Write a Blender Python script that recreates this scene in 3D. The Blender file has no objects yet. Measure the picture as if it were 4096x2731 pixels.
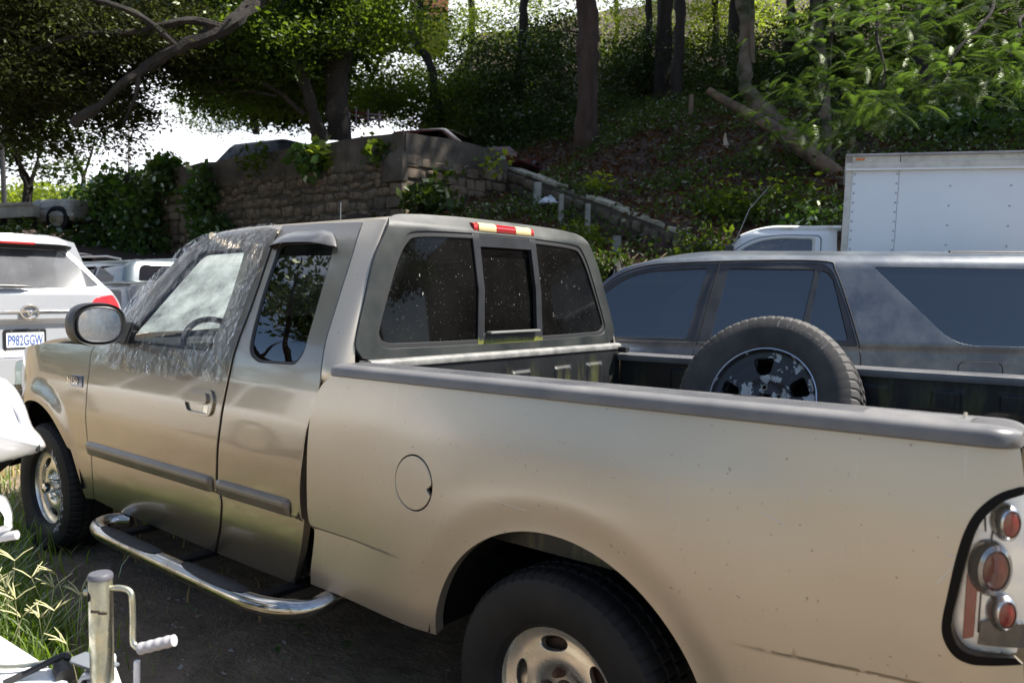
import bpy, bmesh, math, random
import numpy as np
from mathutils import Vector, Matrix, noise
from mathutils.geometry import delaunay_2d_cdt
random.seed(7); RNG = np.random.default_rng(11)
SC = bpy.context.scene
COL = SC.collection

# ------------------------------------------------------------------ camera
CAMP = Vector((1.2942, -2.7285, 1.4963))
YAW, PIT, ROL = 0.686176, -0.062294, 0.010521
_F = Vector((-math.sin(YAW)*math.cos(PIT), math.cos(YAW)*math.cos(PIT), math.sin(PIT)))
_R = Vector((math.cos(YAW), math.sin(YAW), 0)); _U = _R.cross(_F)
_c, _s = math.cos(ROL), math.sin(ROL)
_R2 = _c*_R + _s*_U; _U2 = -_s*_R + _c*_U
cam = bpy.data.cameras.new("camera"); camo = bpy.data.objects.new("camera", cam); COL.objects.link(camo)
camo.matrix_world = Matrix(((_R2.x, _U2.x, -_F.x, CAMP.x), (_R2.y, _U2.y, -_F.y, CAMP.y), (_R2.z, _U2.z, -_F.z, CAMP.z), (0, 0, 0, 1)))
cam.sensor_width = 36; cam.lens = 28.18; cam.clip_start = 0.05; cam.clip_end = 2000
cam.dof.use_dof = True; cam.dof.focus_distance = 3.6; cam.dof.aperture_fstop = 4.5
SC.camera = camo

# ------------------------------------------------------------------ light
SUNV = Vector((0.62, 0.58, 1.20)).normalized()
EL = math.asin(SUNV.z)
world = bpy.data.worlds.new("World"); SC.world = world; world.use_nodes = True
wn = world.node_tree.nodes; wl = world.node_tree.links
sky = wn.new('ShaderNodeTexSky'); sky.sky_type = 'NISHITA'; sky.sun_disc = False
sky.sun_elevation = EL; sky.sun_rotation = math.atan2(SUNV.x, SUNV.y)
sky.air_density = 1.0; sky.dust_density = 2.0; sky.ozone_density = 1.0; sky.altitude = 1000
bg = wn['Background']; 
_tc = wn.new('ShaderNodeTexCoord'); _cn = wn.new('ShaderNodeTexNoise'); _cn.inputs['Scale'].default_value = 1.7; _cn.inputs['Detail'].default_value = 7; _cn.inputs['Roughness'].default_value = .55
_mp = wn.new('ShaderNodeMapping'); _mp.inputs['Scale'].default_value = (1, 1, 2.4); wl.new(_tc.outputs['Generated'], _mp.inputs[0]); wl.new(_mp.outputs[0], _cn.inputs['Vector'])
_cr = wn.new('ShaderNodeValToRGB'); _cr.color_ramp.elements[0].position = .50; _cr.color_ramp.elements[1].position = .68; _dp = wn.new('ShaderNodeVectorMath'); _dp.operation = 'DOT_PRODUCT'; wl.new(_tc.outputs['Generated'], _dp.inputs[0]); _dp.inputs[1].default_value = (-.60*.2, .78*.2, .0)
_ca = wn.new('ShaderNodeMath'); wl.new(_cn.outputs['Fac'], _ca.inputs[0]); wl.new(_dp.outputs['Value'], _ca.inputs[1]); wl.new(_ca.outputs[0], _cr.inputs[0])   # cloud bank over the hill, clear behind
_cm = wn.new('ShaderNodeMix'); _cm.data_type = 'RGBA'; wl.new(_cr.outputs[0], _cm.inputs[0]); wl.new(sky.outputs[0], _cm.inputs[6]); _cm.inputs[7].default_value = (8.0, 8.2, 8.7, 1)   # broken white cloud
wl.new(_cm.outputs[2], bg.inputs[0]); bg.inputs[1].default_value = 0.09
sun = bpy.data.lights.new("sun", 'SUN'); sun.energy = 5.0; sun.angle = math.radians(0.53); sun.color = (1.0, 0.95, 0.87)
suno = bpy.data.objects.new("sun", sun); COL.objects.link(suno)
suno.rotation_euler = SUNV.to_track_quat('Z', 'Y').to_euler(); suno.location = (10, 6, 20)
vs = SC.view_settings; vs.view_transform = 'Standard'; vs.look = 'None'; vs.gamma = 1; vs.exposure = 1.25; vs.use_curve_mapping = False
SC.cycles.max_bounces = 8; SC.cycles.transparent_max_bounces = 24; SC.cycles.diffuse_bounces = 3; SC.cycles.glossy_bounces = 4
SC.cycles.transmission_bounces = 6; SC.cycles.caustics_reflective = False; SC.cycles.caustics_refractive = False
SC.cycles.sample_clamp_indirect = 6

# ------------------------------------------------------------------ materials
def lk(nt, a, b): nt.links.new(a, b)
def mat(name, col, rough=0.5, metal=0.0, coat=0.0, coatr=0.05, spec=0.5, sheen=0.0, trans=0.0):
    m = bpy.data.materials.new(name); m.use_nodes = True
    b = m.node_tree.nodes['Principled BSDF']
    b.inputs['Base Color'].default_value = (*col, 1); b.inputs['Roughness'].default_value = rough
    b.inputs['Metallic'].default_value = metal; b.inputs['Coat Weight'].default_value = coat
    b.inputs['Coat Roughness'].default_value = coatr; b.inputs['Specular IOR Level'].default_value = spec
    b.inputs['Transmission Weight'].default_value = trans
    return m
def nnoise(nt, scale, detail=4, rough=0.55, coord='Object', vec=None, stretch=None):
    n = nt.nodes.new('ShaderNodeTexNoise'); n.inputs['Scale'].default_value = scale
    n.inputs['Detail'].default_value = detail; n.inputs['Roughness'].default_value = rough
    t = nt.nodes.new('ShaderNodeTexCoord')
    src = t.outputs[coord]
    if stretch:
        mp = nt.nodes.new('ShaderNodeMapping'); mp.inputs['Scale'].default_value = stretch
        lk(nt, src, mp.inputs['Vector']); src = mp.outputs[0]
    lk(nt, src, n.inputs['Vector']); return n.outputs['Fac']
def nramp(nt, fac, lo, hi, c0=(0, 0, 0, 1), c1=(1, 1, 1, 1)):
    r = nt.nodes.new('ShaderNodeValToRGB'); e = r.color_ramp.elements
    e[0].position = lo; e[0].color = c0; e[1].position = hi; e[1].color = c1
    lk(nt, fac, r.inputs[0]); return r.outputs[0]
def nmix(nt, fac, a, b):
    m = nt.nodes.new('ShaderNodeMix'); m.data_type = 'RGBA'
    if hasattr(fac, 'node'): lk(nt, fac, m.inputs[0])
    else: m.inputs[0].default_value = fac
    for s, v in ((m.inputs[6], a), (m.inputs[7], b)):
        if hasattr(v, 'node'): lk(nt, v, s)
        else: s.default_value = (*v, 1)
    return m.outputs[2]
def nmath(nt, op, a, b=0.0):
    m = nt.nodes.new('ShaderNodeMath'); m.operation = op
    for s, v in ((m.inputs[0], a), (m.inputs[1], b)):
        if hasattr(v, 'node'): lk(nt, v, s)
        else: s.default_value = v
    return m.outputs[0]
def bump(m, fac, strength=0.3, dist=0.01):
    nt = m.node_tree; b = nt.nodes.new('ShaderNodeBump'); b.inputs['Strength'].default_value = strength
    b.inputs['Distance'].default_value = dist; lk(nt, fac, b.inputs['Height'])
    lk(nt, b.outputs[0], nt.nodes['Principled BSDF'].inputs['Normal'])
def setin(m, key, sock): lk(m.node_tree, sock, m.node_tree.nodes['Principled BSDF'].inputs[key])
def mottled(name, c0, c1, scale, rough=0.6, lo=0.35, hi=0.65, bstr=0.0, bdist=0.01, bscale=None, metal=0, coat=0, coatr=.1, r0=None, r1=None, stretch=None, spec=.5):
    m = mat(name, c0, rough, metal, coat, coatr, spec); nt = m.node_tree
    f = nnoise(nt, scale, 6, 0.6, stretch=stretch)
    setin(m, 'Base Color', nramp(nt, f, lo, hi, (*c0, 1), (*c1, 1)))
    if r0 is not None: setin(m, 'Roughness', nramp(nt, f, lo, hi, (r0,)*3+(1,), (r1,)*3+(1,)))
    if bstr: bump(m, nnoise(nt, bscale or scale*3, 5, .6), bstr, bdist)
    return m

def paint(name, c, metal, rough, coat, coatr, dirt=0.25, fade=None, scr=0.0):
    """car paint: flake colour, clear coat, dust film, fine scratches"""
    m = mat(name, c, rough, metal, coat, coatr); nt = m.node_tree
    base = nmix(nt, nmath(nt, 'MULTIPLY', nramp(nt, nnoise(nt, 2.2, 5, .6), .35, .75), dirt), c, tuple(x*.62+.06 for x in c))
    sp = nramp(nt, nnoise(nt, 95, 2, .4), .735, .76)
    base = nmix(nt, nmath(nt, 'MULTIPLY', sp, .55), base, (.06, .045, .035))
    if fade: base = nmix(nt, nramp(nt, nnoise(nt, 3.3, 6, .65), .42, .66), base, fade)
    if scr:
        s1 = nramp(nt, nnoise(nt, 9, 2, .5, stretch=(7, 1, .4)), .70, .72)
        base = nmix(nt, nmath(nt, 'MULTIPLY', s1, scr), base, (.55, .52, .48))
    setin(m, 'Base Color', base)
    setin(m, 'Coat Roughness', nramp(nt, nnoise(nt, 5, 5, .6), .3, .8, (coatr,)*3+(1,), (coatr+.10,)*3+(1,)))
    return m
def glassmat(name, tint, refl=1.0, ior=1.5, rough=0.0, dust=None, dcol=(.6, .6, .55), tlf=.4):
    """thin pane: mirror reflection by Fresnel over tinted see-through, dust on top"""
    m = bpy.data.materials.new(name); m.use_nodes = True; nt = m.node_tree; nt.nodes.clear()
    out = nt.nodes.new('ShaderNodeOutputMaterial'); tr = nt.nodes.new('ShaderNodeBsdfTransparent'); tr.inputs[0].default_value = (*tint, 1)
    gl = nt.nodes.new('ShaderNodeBsdfGlossy'); gl.inputs['Roughness'].default_value = rough; gl.inputs[0].default_value = (refl,)*3+(1,)
    fr = nt.nodes.new('ShaderNodeFresnel'); fr.inputs[0].default_value = ior
    mx = nt.nodes.new('ShaderNodeMixShader'); lk(nt, fr.outputs[0], mx.inputs[0]); lk(nt, tr.outputs[0], mx.inputs[1]); lk(nt, gl.outputs[0], mx.inputs[2])
    res = mx.outputs[0]
    if dust:
        di = nt.nodes.new('ShaderNodeBsdfDiffuse'); di.inputs[0].default_value = (*dcol, 1)
        tl = nt.nodes.new('ShaderNodeBsdfTranslucent'); tl.inputs[0].default_value = (*dcol, 1)
        ad = nt.nodes.new('ShaderNodeMixShader'); ad.inputs[0].default_value = tlf; lk(nt, di.outputs[0], ad.inputs[1]); lk(nt, tl.outputs[0], ad.inputs[2])
        film, specks = dust
        f = nmath(nt, 'MULTIPLY', nramp(nt, nnoise(nt, 4, 5, .6), .25, .8), film)
        if specks:
            s = nmath(nt, 'MULTIPLY', nramp(nt, nnoise(nt, 52, 2, .5, stretch=(1, 1.3, .55)), .735, .765), specks)
            s2 = nmath(nt, 'MULTIPLY', nramp(nt, nnoise(nt, 150, 2, .5), .70, .74), specks*.5)
            f = nmath(nt, 'MAXIMUM', f, nmath(nt, 'MAXIMUM', s, s2))
        m2 = nt.nodes.new('ShaderNodeMixShader'); lk(nt, f, m2.inputs[0]); lk(nt, res, m2.inputs[1]); lk(nt, ad.outputs[0], m2.inputs[2]); res = m2.outputs[0]
    lk(nt, res, out.inputs[0]); return m
def leafmat(name, c, tr, mixf=.45, var=.35, scale=1.3, gloss=.12):
    m = bpy.data.materials.new(name); m.use_nodes = True; nt = m.node_tree; nt.nodes.clear()
    out = nt.nodes.new('ShaderNodeOutputMaterial')
    f = nnoise(nt, scale, 3, .6); g = nt.nodes.new('ShaderNodeNewGeometry')
    rnd = nmath(nt, 'ADD', nmath(nt, 'MULTIPLY', g.outputs['Random Per Island'], .6), nmath(nt, 'MULTIPLY', f, .6))
    c0 = nmix(nt, nramp(nt, rnd, .2, .9), tuple(x*(1-var) for x in c), (c[0]*(1+var*1.4), c[1]*(1+var), c[2]*(1+var*.3)))
    d = nt.nodes.new('ShaderNodeBsdfDiffuse'); lk(nt, c0, d.inputs[0])
    t = nt.nodes.new('ShaderNodeBsdfTranslucent'); t.inputs[0].default_value = (*tr, 1)
    mx = nt.nodes.new('ShaderNodeMixShader'); mx.inputs[0].default_value = mixf; lk(nt, d.outputs[0], mx.inputs[1]); lk(nt, t.outputs[0], mx.inputs[2])
    gl = nt.nodes.new('ShaderNodeBsdfGlossy'); gl.inputs['Roughness'].default_value = .5; gl.inputs[0].default_value = (.55, .6, .45, 1)
    m2 = nt.nodes.new('ShaderNodeMixShader')
    lw = nt.nodes.new('ShaderNodeFresnel'); lw.inputs[0].default_value = 1.4
    lk(nt, nmath(nt, 'MULTIPLY', lw.outputs[0], gloss*2.2), m2.inputs[0]); lk(nt, mx.outputs[0], m2.inputs[1]); lk(nt, gl.outputs[0], m2.inputs[2])
    lk(nt, m2.outputs[0], out.inputs[0]); return m

# ------------------------------------------------------------------ mesh helpers
class MB:
    def __init__(s): s.V = []; s.F = []; s.N = []; s.n = 0; s.custom = False
    def add(s, V, F, N=None):
        V = np.asarray(V, float).reshape(-1, 3)
        s.V.append(V); s.F += [tuple(int(i)+s.n for i in f) for f in F]; s.n += len(V)
        if N is None: s.N.append(np.zeros_like(V))
        else: s.N.append(np.asarray(N, float)); s.custom = True
        return s
    def addq(s, VF): return s.add(*VF)
    def build(s, name, m, parent=None, smooth=True, sharp=38, xf=None, **tags):
        V = np.concatenate(s.V) if s.V else np.zeros((0, 3))
        if xf is not None: V = V @ np.array(xf.to_3x3()).T + np.array(xf.translation)
        return mkobj(name, V, s.F, m, parent, smooth, sharp, np.concatenate(s.N) if s.custom else None, **tags)
def mkobj(name, V, F, m, parent=None, smooth=True, sharp=38, N=None, mats=None, fm=None, **tags):
    V = np.asarray(V, float)
    org = np.zeros(3)
    if parent is None and len(V): org = np.array([(V[:, 0].min()+V[:, 0].max())/2, (V[:, 1].min()+V[:, 1].max())/2, V[:, 2].min()])
    me = bpy.data.meshes.new(name); me.from_pydata((V-org).tolist(), [], F); me.update()
    for mm in (mats or [m]): me.materials.append(mm)
    if fm is not None: me.polygons.foreach_set('material_index', np.asarray(fm, np.int32))
    if smooth:
        me.polygons.foreach_set('use_smooth', [True]*len(me.polygons))
        if N is None: me.set_sharp_from_angle(angle=math.radians(sharp))
        else: me.normals_split_custom_set_from_vertices(N.tolist())
    o = bpy.data.objects.new(name, me); COL.objects.link(o); o.location = org
    if parent is not None: attach(o, parent)
    tag(o, **tags); return o
def attach(o, parent):
    o.parent = parent
    p = parent; keep = False
    while p: keep = keep or bool(p.get('_local')); p = p.parent
    if not keep: o.matrix_parent_inverse = parent_world(parent).inverted()
def parent_world(p):
    M = Matrix.LocRotScale(p.location, p.rotation_euler, p.scale)
    return (parent_world(p.parent) @ p.matrix_parent_inverse @ M) if p.parent else M
def tag(o, label=None, cat=None, group=None, kind=None):
    if label: o['label'] = label
    if cat: o['category'] = cat
    if group: o['group'] = group
    if kind: o['kind'] = kind
    return o
def thing(name, loc, label, cat, group=None):
    o = bpy.data.objects.new(name, None); COL.objects.link(o); o.location = loc; o.empty_display_size = .2
    return tag(o, label, cat, group)
def copy_tree(o, parent=None, top=True):
    c = o.copy(); COL.objects.link(c)
    if parent: c.parent = parent; c.matrix_parent_inverse = o.matrix_parent_inverse.copy()
    for ch in o.children: copy_tree(ch, c)
    return c
def box(c, s, bev=0.0, seg=2, rot=None):
    bm = bmesh.new(); bmesh.ops.create_cube(bm, size=1.0)
    for v in bm.verts: v.co = Vector((v.co.x*s[0], v.co.y*s[1], v.co.z*s[2]))
    if bev: bmesh.ops.bevel(bm, geom=bm.edges[:], offset=min(bev, min(s)*.45), segments=seg, affect='EDGES', profile=.6)
    bm.verts.index_update()
    M = rot.to_matrix() if rot is not None else Matrix.Identity(3)
    V = [M @ v.co + Vector(c) for v in bm.verts]; F = [[v.index for v in f.verts] for f in bm.faces]; bm.free()
    return np.array([tuple(v) for v in V]), F
def frames(P):
    P = np.asarray(P, float); T = np.gradient(P, axis=0); T /= np.linalg.norm(T, axis=1)[:, None]+1e-12
    ref = np.array([0, 0, 1.]) if abs(T[0][2]) < .9 else np.array([1., 0, 0])
    A = []; a = ref-T[0]*(ref@T[0]); a /= np.linalg.norm(a)
    for t in T:
        a = a-t*(a@t); a /= np.linalg.norm(a)+1e-12; A.append(a)
    A = np.array(A); return P, T, A, np.cross(T, A)
def tube(path, r, n=10, cap=True, oval=1.0):
    P, T, A, B = frames(path); k = len(P); r = np.broadcast_to(np.asarray(r, float), (k,))
    th = np.linspace(0, 2*np.pi, n, endpoint=False)
    V = (P[:, None, :]+r[:, None, None]*(np.cos(th)[None, :, None]*A[:, None, :]*oval+np.sin(th)[None, :, None]*B[:, None, :])).reshape(-1, 3)
    F = [(i*n+j, i*n+(j+1) % n, (i+1)*n+(j+1) % n, (i+1)*n+j) for i in range(k-1) for j in range(n)]
    if cap: F += [tuple(range(n-1, -1, -1)), tuple((k-1)*n+j for j in range(n))]
    return V, F
def revolve(prof, c, ax, n=48, ref=(0, 0, 1), a0=0, closed=False):
    """prof: (radius, along-axis) pairs"""
    ax = np.array(ax, float); ax /= np.linalg.norm(ax); ref = np.array(ref if abs(ax @ np.array(ref, float)) < .95 else (1, 0, 0), float); u = ref-ax*(ref@ax); u /= np.linalg.norm(u); w = np.cross(ax, u)
    th = np.linspace(0, 2*np.pi, n, endpoint=False)+a0; prof = np.asarray(prof, float); k = len(prof)
    V = (np.array(c)[None, None, :]+prof[:, None, 0:1]*(np.cos(th)[None, :, None]*u+np.sin(th)[None, :, None]*w)+prof[:, None, 1:2]*ax).reshape(-1, 3)
    rng = range(k if closed else k-1)
    F = [(i*n+j, i*n+(j+1) % n, ((i+1) % k)*n+(j+1) % n, ((i+1) % k)*n+j) for i in rng for j in range(n)]
    return V, F
def loft(rings, closed=False, caps=False):
    R = np.asarray(rings, float); k, n, _ = R.shape
    jn = n if closed else n-1
    F = [(i*n+j, i*n+(j+1) % n, (i+1)*n+(j+1) % n, (i+1)*n+j) for i in range(k-1) for j in range(jn)]
    if caps: F += [tuple(range(n-1, -1, -1)), tuple((k-1)*n+j for j in range(n))]
    return R.reshape(-1, 3), F
def smooth(pts, n=8, closed=False):
    P = np.asarray(pts, float); out = []; k = len(P)
    rng = range(k) if closed else range(k-1)
    for i in rng:
        p0 = P[(i-1) % k] if closed or i > 0 else 2*P[0]-P[1]
        p1, p2 = P[i], P[(i+1) % k]
        p3 = P[(i+2) % k] if closed or i+2 < k else 2*P[-1]-P[-2]
        for t in np.linspace(0, 1, n, endpoint=False):
            out.append(.5*((2*p1)+(p2-p0)*t+(2*p0-5*p1+4*p2-p3)*t*t+(3*p1-p0-3*p2+p3)*t**3))
    if not closed: out.append(P[-1])
    return np.array(out)
def rpoly(pts, r=.02, n=5):
    """polygon with rounded corners (r may be a list)"""
    P = np.asarray(pts, float); k = len(P); out = []
    for i in range(k):
        rr = r[i] if hasattr(r, '__len__') else r
        p, a, b = P[i], P[i-1], P[(i+1) % k]; da, db = a-p, b-p; la, lb = np.linalg.norm(da), np.linalg.norm(db)
        t = min(rr, la*.48, lb*.48)
        if t < 1e-5: out.append(p); continue
        s, e = p+da/la*t, p+db/lb*t
        for q in np.linspace(0, 1, n): out.append((1-q)**2*s+2*q*(1-q)*p+q*q*e)
    return np.array(out)
def dens(P, step):
    P = np.asarray(P, float); out = []
    for i in range(len(P)):
        a, b = P[i], P[(i+1) % len(P)]; m = max(1, int(np.ceil(np.linalg.norm(b-a)/step)))
        for j in range(m): out.append(a+(b-a)*j/m)
    return np.array(out)
def inpoly(Q, P):
    x, y = Q[:, 0], Q[:, 1]; c = np.zeros(len(Q), bool); px, py = P[:, 0], P[:, 1]; j = len(P)-1
    for i in range(len(P)):
        cond = ((py[i] > y) != (py[j] > y)); 
        with np.errstate(divide='ignore', invalid='ignore'): xi = (px[j]-px[i])*(y-py[i])/(py[j]-py[i])+px[i]
        c ^= cond & (x < xi); j = i
    return c
def panel(outer, fn, holes=(), step=.03, flange=.012, out=(0, -1, 0), lines=(), flip=False, chamf=.0025):
    """sheet-metal panel: a 2-D outline (with holes) laid on the surface fn(u,v), exact normals, folded edges"""
    loops = [dens(outer, step)]+[dens(h, step) for h in holes]
    pts = []; edges = []
    for L in loops:
        b = len(pts); pts += L.tolist(); edges += [(b+i, b+(i+1) % len(L)) for i in range(len(L))]
    nb = len(pts)
    lo, hi = loops[0].min(0), loops[0].max(0)
    gx, gy = np.meshgrid(np.arange(lo[0]+step*.5, hi[0], step), np.arange(lo[1]+step*.5, hi[1], step))
    G = np.stack([gx.ravel(), gy.ravel()], 1)
    keep = inpoly(G, loops[0])
    for h in loops[1:]: keep &= ~inpoly(G, h)
    B = np.array(pts)
    G = G[keep]
    for L in lines:
        L = np.asarray(L, float); k = inpoly(L, loops[0])
        for h in loops[1:]: k &= ~inpoly(L, h)
        G = np.concatenate([G, L[k]])
    if len(G):
        d = np.min(np.concatenate([((G[:, None, :]-B[None, s:s+400, :])**2).sum(2).min(1)[:, None] for s in range(0, len(B), 400)], 1), 1)
        G = G[d > (step*.3)**2]
    allp = [Vector(p) for p in pts]+[Vector(p) for p in G]
    co, _, fc, _, _, _ = delaunay_2d_cdt(allp, edges, [], 0, 1e-7)
    Q = np.array([tuple(c) for c in co]); T = np.array([f for f in fc if len(f) == 3])
    C = Q[T].mean(1); k = inpoly(C, loops[0])
    for h in loops[1:]: k &= ~inpoly(C, h)
    T = T[k]
    def S(q): return np.stack(fn(q[:, 0], q[:, 1]), 1)
    def NN(q):
        e = 1e-4; du = S(q+[e, 0])-S(q-[e, 0]); dv = S(q+[0, e])-S(q-[0, e]); n = np.cross(du, dv); n /= np.linalg.norm(n, axis=1)[:, None]+1e-12
        sg = np.sign((n*np.array(out)).sum(1)); sg[sg == 0] = 1
        return n*sg[:, None]
    V = S(Q); N = NN(Q)
    a, b, c = V[T[:, 0]], V[T[:, 1]], V[T[:, 2]]
    fl = (np.cross(b-a, c-a)*N[T[:, 0]]).sum(1) < 0
    T[fl] = T[fl][:, ::-1]
    F = [tuple(t) for t in T.tolist()]
    VV = [V]; NV = [N]; base = len(V)
    if flange:
        for li, L in enumerate(loops):
            vb = S(L); nb_ = NN(L); k = len(L); tg = np.roll(vb, -1, 0)-np.roll(vb, 1, 0); side = np.cross(tg, nb_); side /= np.linalg.norm(side, axis=1)[:, None]+1e-12
            # outward side: away from the sheet
            area = np.sum(L[:, 0]*np.roll(L[:, 1], -1)-np.roll(L[:, 0], -1)*L[:, 1])
            test = S(L[:1]+0)[0]; cen = vb.mean(0); s0 = np.sign(((vb-cen)*side).sum()) or 1
            side *= s0*(1 if li == 0 else -1)
            mid = vb-nb_*chamf+side*chamf*.6; deep = mid-nb_*flange
            n1 = nb_*.5+side*.87; n1 /= np.linalg.norm(n1, axis=1)[:, None]
            VV += [vb, mid, mid, deep]; NV += [nb_, n1, side, side]
            for i in range(k):
                j = (i+1) % k
                F += [(base+i, base+j, base+k+j, base+k+i), (base+2*k+i, base+2*k+j, base+3*k+j, base+3*k+i)]
            base += 4*k
    V, N = np.concatenate(VV), np.concatenate(NV)
    return V, fixwind(V, F, N), N
def fixwind(V, F, N):
    out = []
    for n in (3, 4):
        A = np.array([f for f in F if len(f) == n])
        if not len(A): continue
        g = np.cross(V[A[:, 1]]-V[A[:, 0]], V[A[:, 2]]-V[A[:, 0]])
        if n == 4: g = g+np.cross(V[A[:, 2]]-V[A[:, 0]], V[A[:, 3]]-V[A[:, 0]])
        fl = (g*N[A].mean(1)).sum(1) < 0; A[fl] = A[fl][:, ::-1]; out += [tuple(a) for a in A.tolist()]
    return out
def textmesh(s, size=1.0, depth=0.0, bold=0.0):
    cu = bpy.data.curves.new('t', 'FONT'); cu.body = s; cu.size = size; cu.extrude = depth; cu.offset = bold; cu.resolution_u = 3
    o = bpy.data.objects.new('t', cu); COL.objects.link(o); bpy.context.view_layer.update()
    me = o.evaluated_get(bpy.context.evaluated_depsgraph_get()).to_mesh()
    V = np.array([tuple(v.co) for v in me.vertices]).reshape(-1, 3); F = [tuple(p.vertices) for p in me.polygons]
    bpy.data.objects.remove(o, do_unlink=True); bpy.data.curves.remove(cu); return V, F
def site(l, d, z=0.0):   # the slope's own axes: d up the yard, l along it
    return np.array([1.2942-.63359*d+.77367*l, -2.7285+.77367*d+.63359*l, z])
def curve1(knots, sig=.03):
    xs = np.array([k[0] for k in knots]); ys = np.array([k[1] for k in knots]); g = np.linspace(xs[0]-.3, xs[-1]+.3, 800); h = g[1]-g[0]
    sl0 = (ys[1]-ys[0])/(xs[1]-xs[0]); sl1 = (ys[-1]-ys[-2])/(xs[-1]-xs[-2])
    v = np.interp(g, xs, ys); v[g < xs[0]] = ys[0]+(g[g < xs[0]]-xs[0])*sl0; v[g > xs[-1]] = ys[-1]+(g[g > xs[-1]]-xs[-1])*sl1
    k = np.exp(-.5*(np.arange(-60, 61)*h/sig)**2); k /= k.sum(); vp = np.pad(v, 60, 'reflect', reflect_type='odd'); w = np.convolve(vp, k, 'valid')
    return lambda z: np.interp(z, g, w)
def sstep(a, b, x): t = np.clip((x-a)/(b-a), 0, 1); return t*t*(3-2*t)

# shared materials
M_TAN = paint('tan_paint_gloss', (.31, .272, .218), .85, .29, 1.0, .02, .3)
M_TAND = paint('tan_paint_chalky', (.50, .44, .358), .76, .42, .6, .16, .3, scr=.25)
M_TANIN = mat('tan_inner_paint', (.20, .17, .13), .6)
M_BLK = mottled('black_plastic', (.009, .009, .010), (.022, .022, .023), 6, .42, bstr=.15, bscale=260, bdist=.001)
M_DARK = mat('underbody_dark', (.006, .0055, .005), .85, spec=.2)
M_GREYPL = mottled('weathered_grey_plastic', (.10, .10, .106), (.165, .16, .156), 5, .5, bstr=.25, bscale=300, bdist=.0012, r0=.36, r1=.55)
M_LINER = mottled('bed_liner_plastic', (.005, .0055, .007), (.014, .015, .016), 5, .45, bstr=.2, bscale=120, bdist=.001)
M_CHROME = mottled('chrome', (.80, .80, .80), (.55, .53, .50), 9, .1, lo=.45, hi=.8, metal=1, r0=.07, r1=.28)
M_ALU = mottled('polished_aluminium', (.86, .82, .72), (.62, .57, .47), 9, .25, lo=.4, hi=.75, metal=.85, r0=.20, r1=.40)
M_RUST = mottled('rusty_steel', (.055, .022, .012), (.12, .055, .03), 30, .85, bstr=.5, bscale=160, bdist=.002)
M_TYRE = mottled('tyre_rubber', (.007, .007, .0075), (.020, .018, .016), 7, .66, spec=.3, lo=.38, hi=.75, bstr=.25, bscale=90, bdist=.001)
M_TYRED = mottled('weathered_tyre_rubber', (.026, .025, .024), (.070, .064, .058), 8, .75, lo=.35, hi=.75, bstr=.3, bscale=90, bdist=.001)
M_RED = mat('red_lens', (.30, .008, .012), .12, coat=1)
M_AMBER = mat('amber_lens', (.65, .16, .02), .2, coat=1)
M_REDF = mottled('faded_red_lens', (.42, .02, .015), (.30, .012, .012), 40, .25, coat=.5)
M_CREAML = mat('faded_clear_lens', (.62, .50, .26), .3, coat=.4)
M_GLASSD = glassmat('dark_tint_glass', (.02, .022, .025), .6, 1.5)
M_GLASSR = glassmat('dusty_rear_glass', (.018, .019, .02), .5, 1.40, .02, (.022, .62), (.66, .66, .62))
M_GLASSC = glassmat('clear_glass', (.75, .82, .80), 1, 1.5)
M_WSHIELD = glassmat('dusty_windscreen', (.62, .72, .68), 1, 1.5, .02, (.95, .3), (.84, .94, .87), .75)
M_WHITEP = paint('white_car_paint', (.76, .77, .78), 0, .4, 1.0, .04, .12)
M_RUBBER = mat('black_seal_rubber', (.012, .012, .013), .6)
# ================================================================== the pickup truck
TRUCK = thing('pickup_truck', (-1.5, 0, 0), 'tan pickup truck with a flat front tyre and plastic over its driver window', 'pickup truck')
_cw = curve1([(.30, .90), (.38, .932), (.45, .95), (.55, .967), (.7, .982), (.85, .988), (1.0, .981), (1.12, .966), (1.22, .948), (1.3, .918), (1.5, .823), (1.7, .725), (1.8, .66)], .022)
def undercut(z, zc, A=.012):
    t = zc-z; return np.where(t < 0, 0, np.where(t < .010, A*sstep(0, .010, t), A*np.exp(-np.clip(t-.010, 0, 9)/.10)))
def side_cab(x, z, off=0.0):
    w = _cw(z)-undercut(z, .660)*sstep(.30, .42, z)
    dx = np.clip(-3.50-x, 0, 2); w = w-.36*dx**2
    r = np.sqrt((x+3.526)**2+(z-.40)**2); w = w+.018*sstep(.60, .50, r)*sstep(-3.0, -3.25, x)
    return (x, -(w+off), z)
_bw = curve1([(.30, .92), (.40, .945), (.47, .962), (.58, .970), (.69, .981), (.8, .988), (.92, .990), (1.05, .985), (1.2, .966), (1.26, .956)], .025)
def side_bed(x, z, off=0.0):
    zc = np.where(x > 0, .69+.06*(x-.5), .642); fade = np.where(x > 0, sstep(.50, 1.02, x), sstep(-.56, -.88, x))
    r = np.sqrt((x-.015)**2+(z-.36)**2)
    w = _bw(z)-undercut(z, zc, .016)*fade+(.020*sstep(1.0, .59, r)-.012*sstep(.590, .475, r))*sstep(.30, .42, z)
    w = w-.62*np.clip(x-1.0, 0, 1)**2*10*.45
    return (x, -(w+off), z)
clines = [np.stack([np.arange(-3.2, -1.0, .02), np.full(110, zz)], 1) for zz in (.661, .656, .650, .644)]
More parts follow.
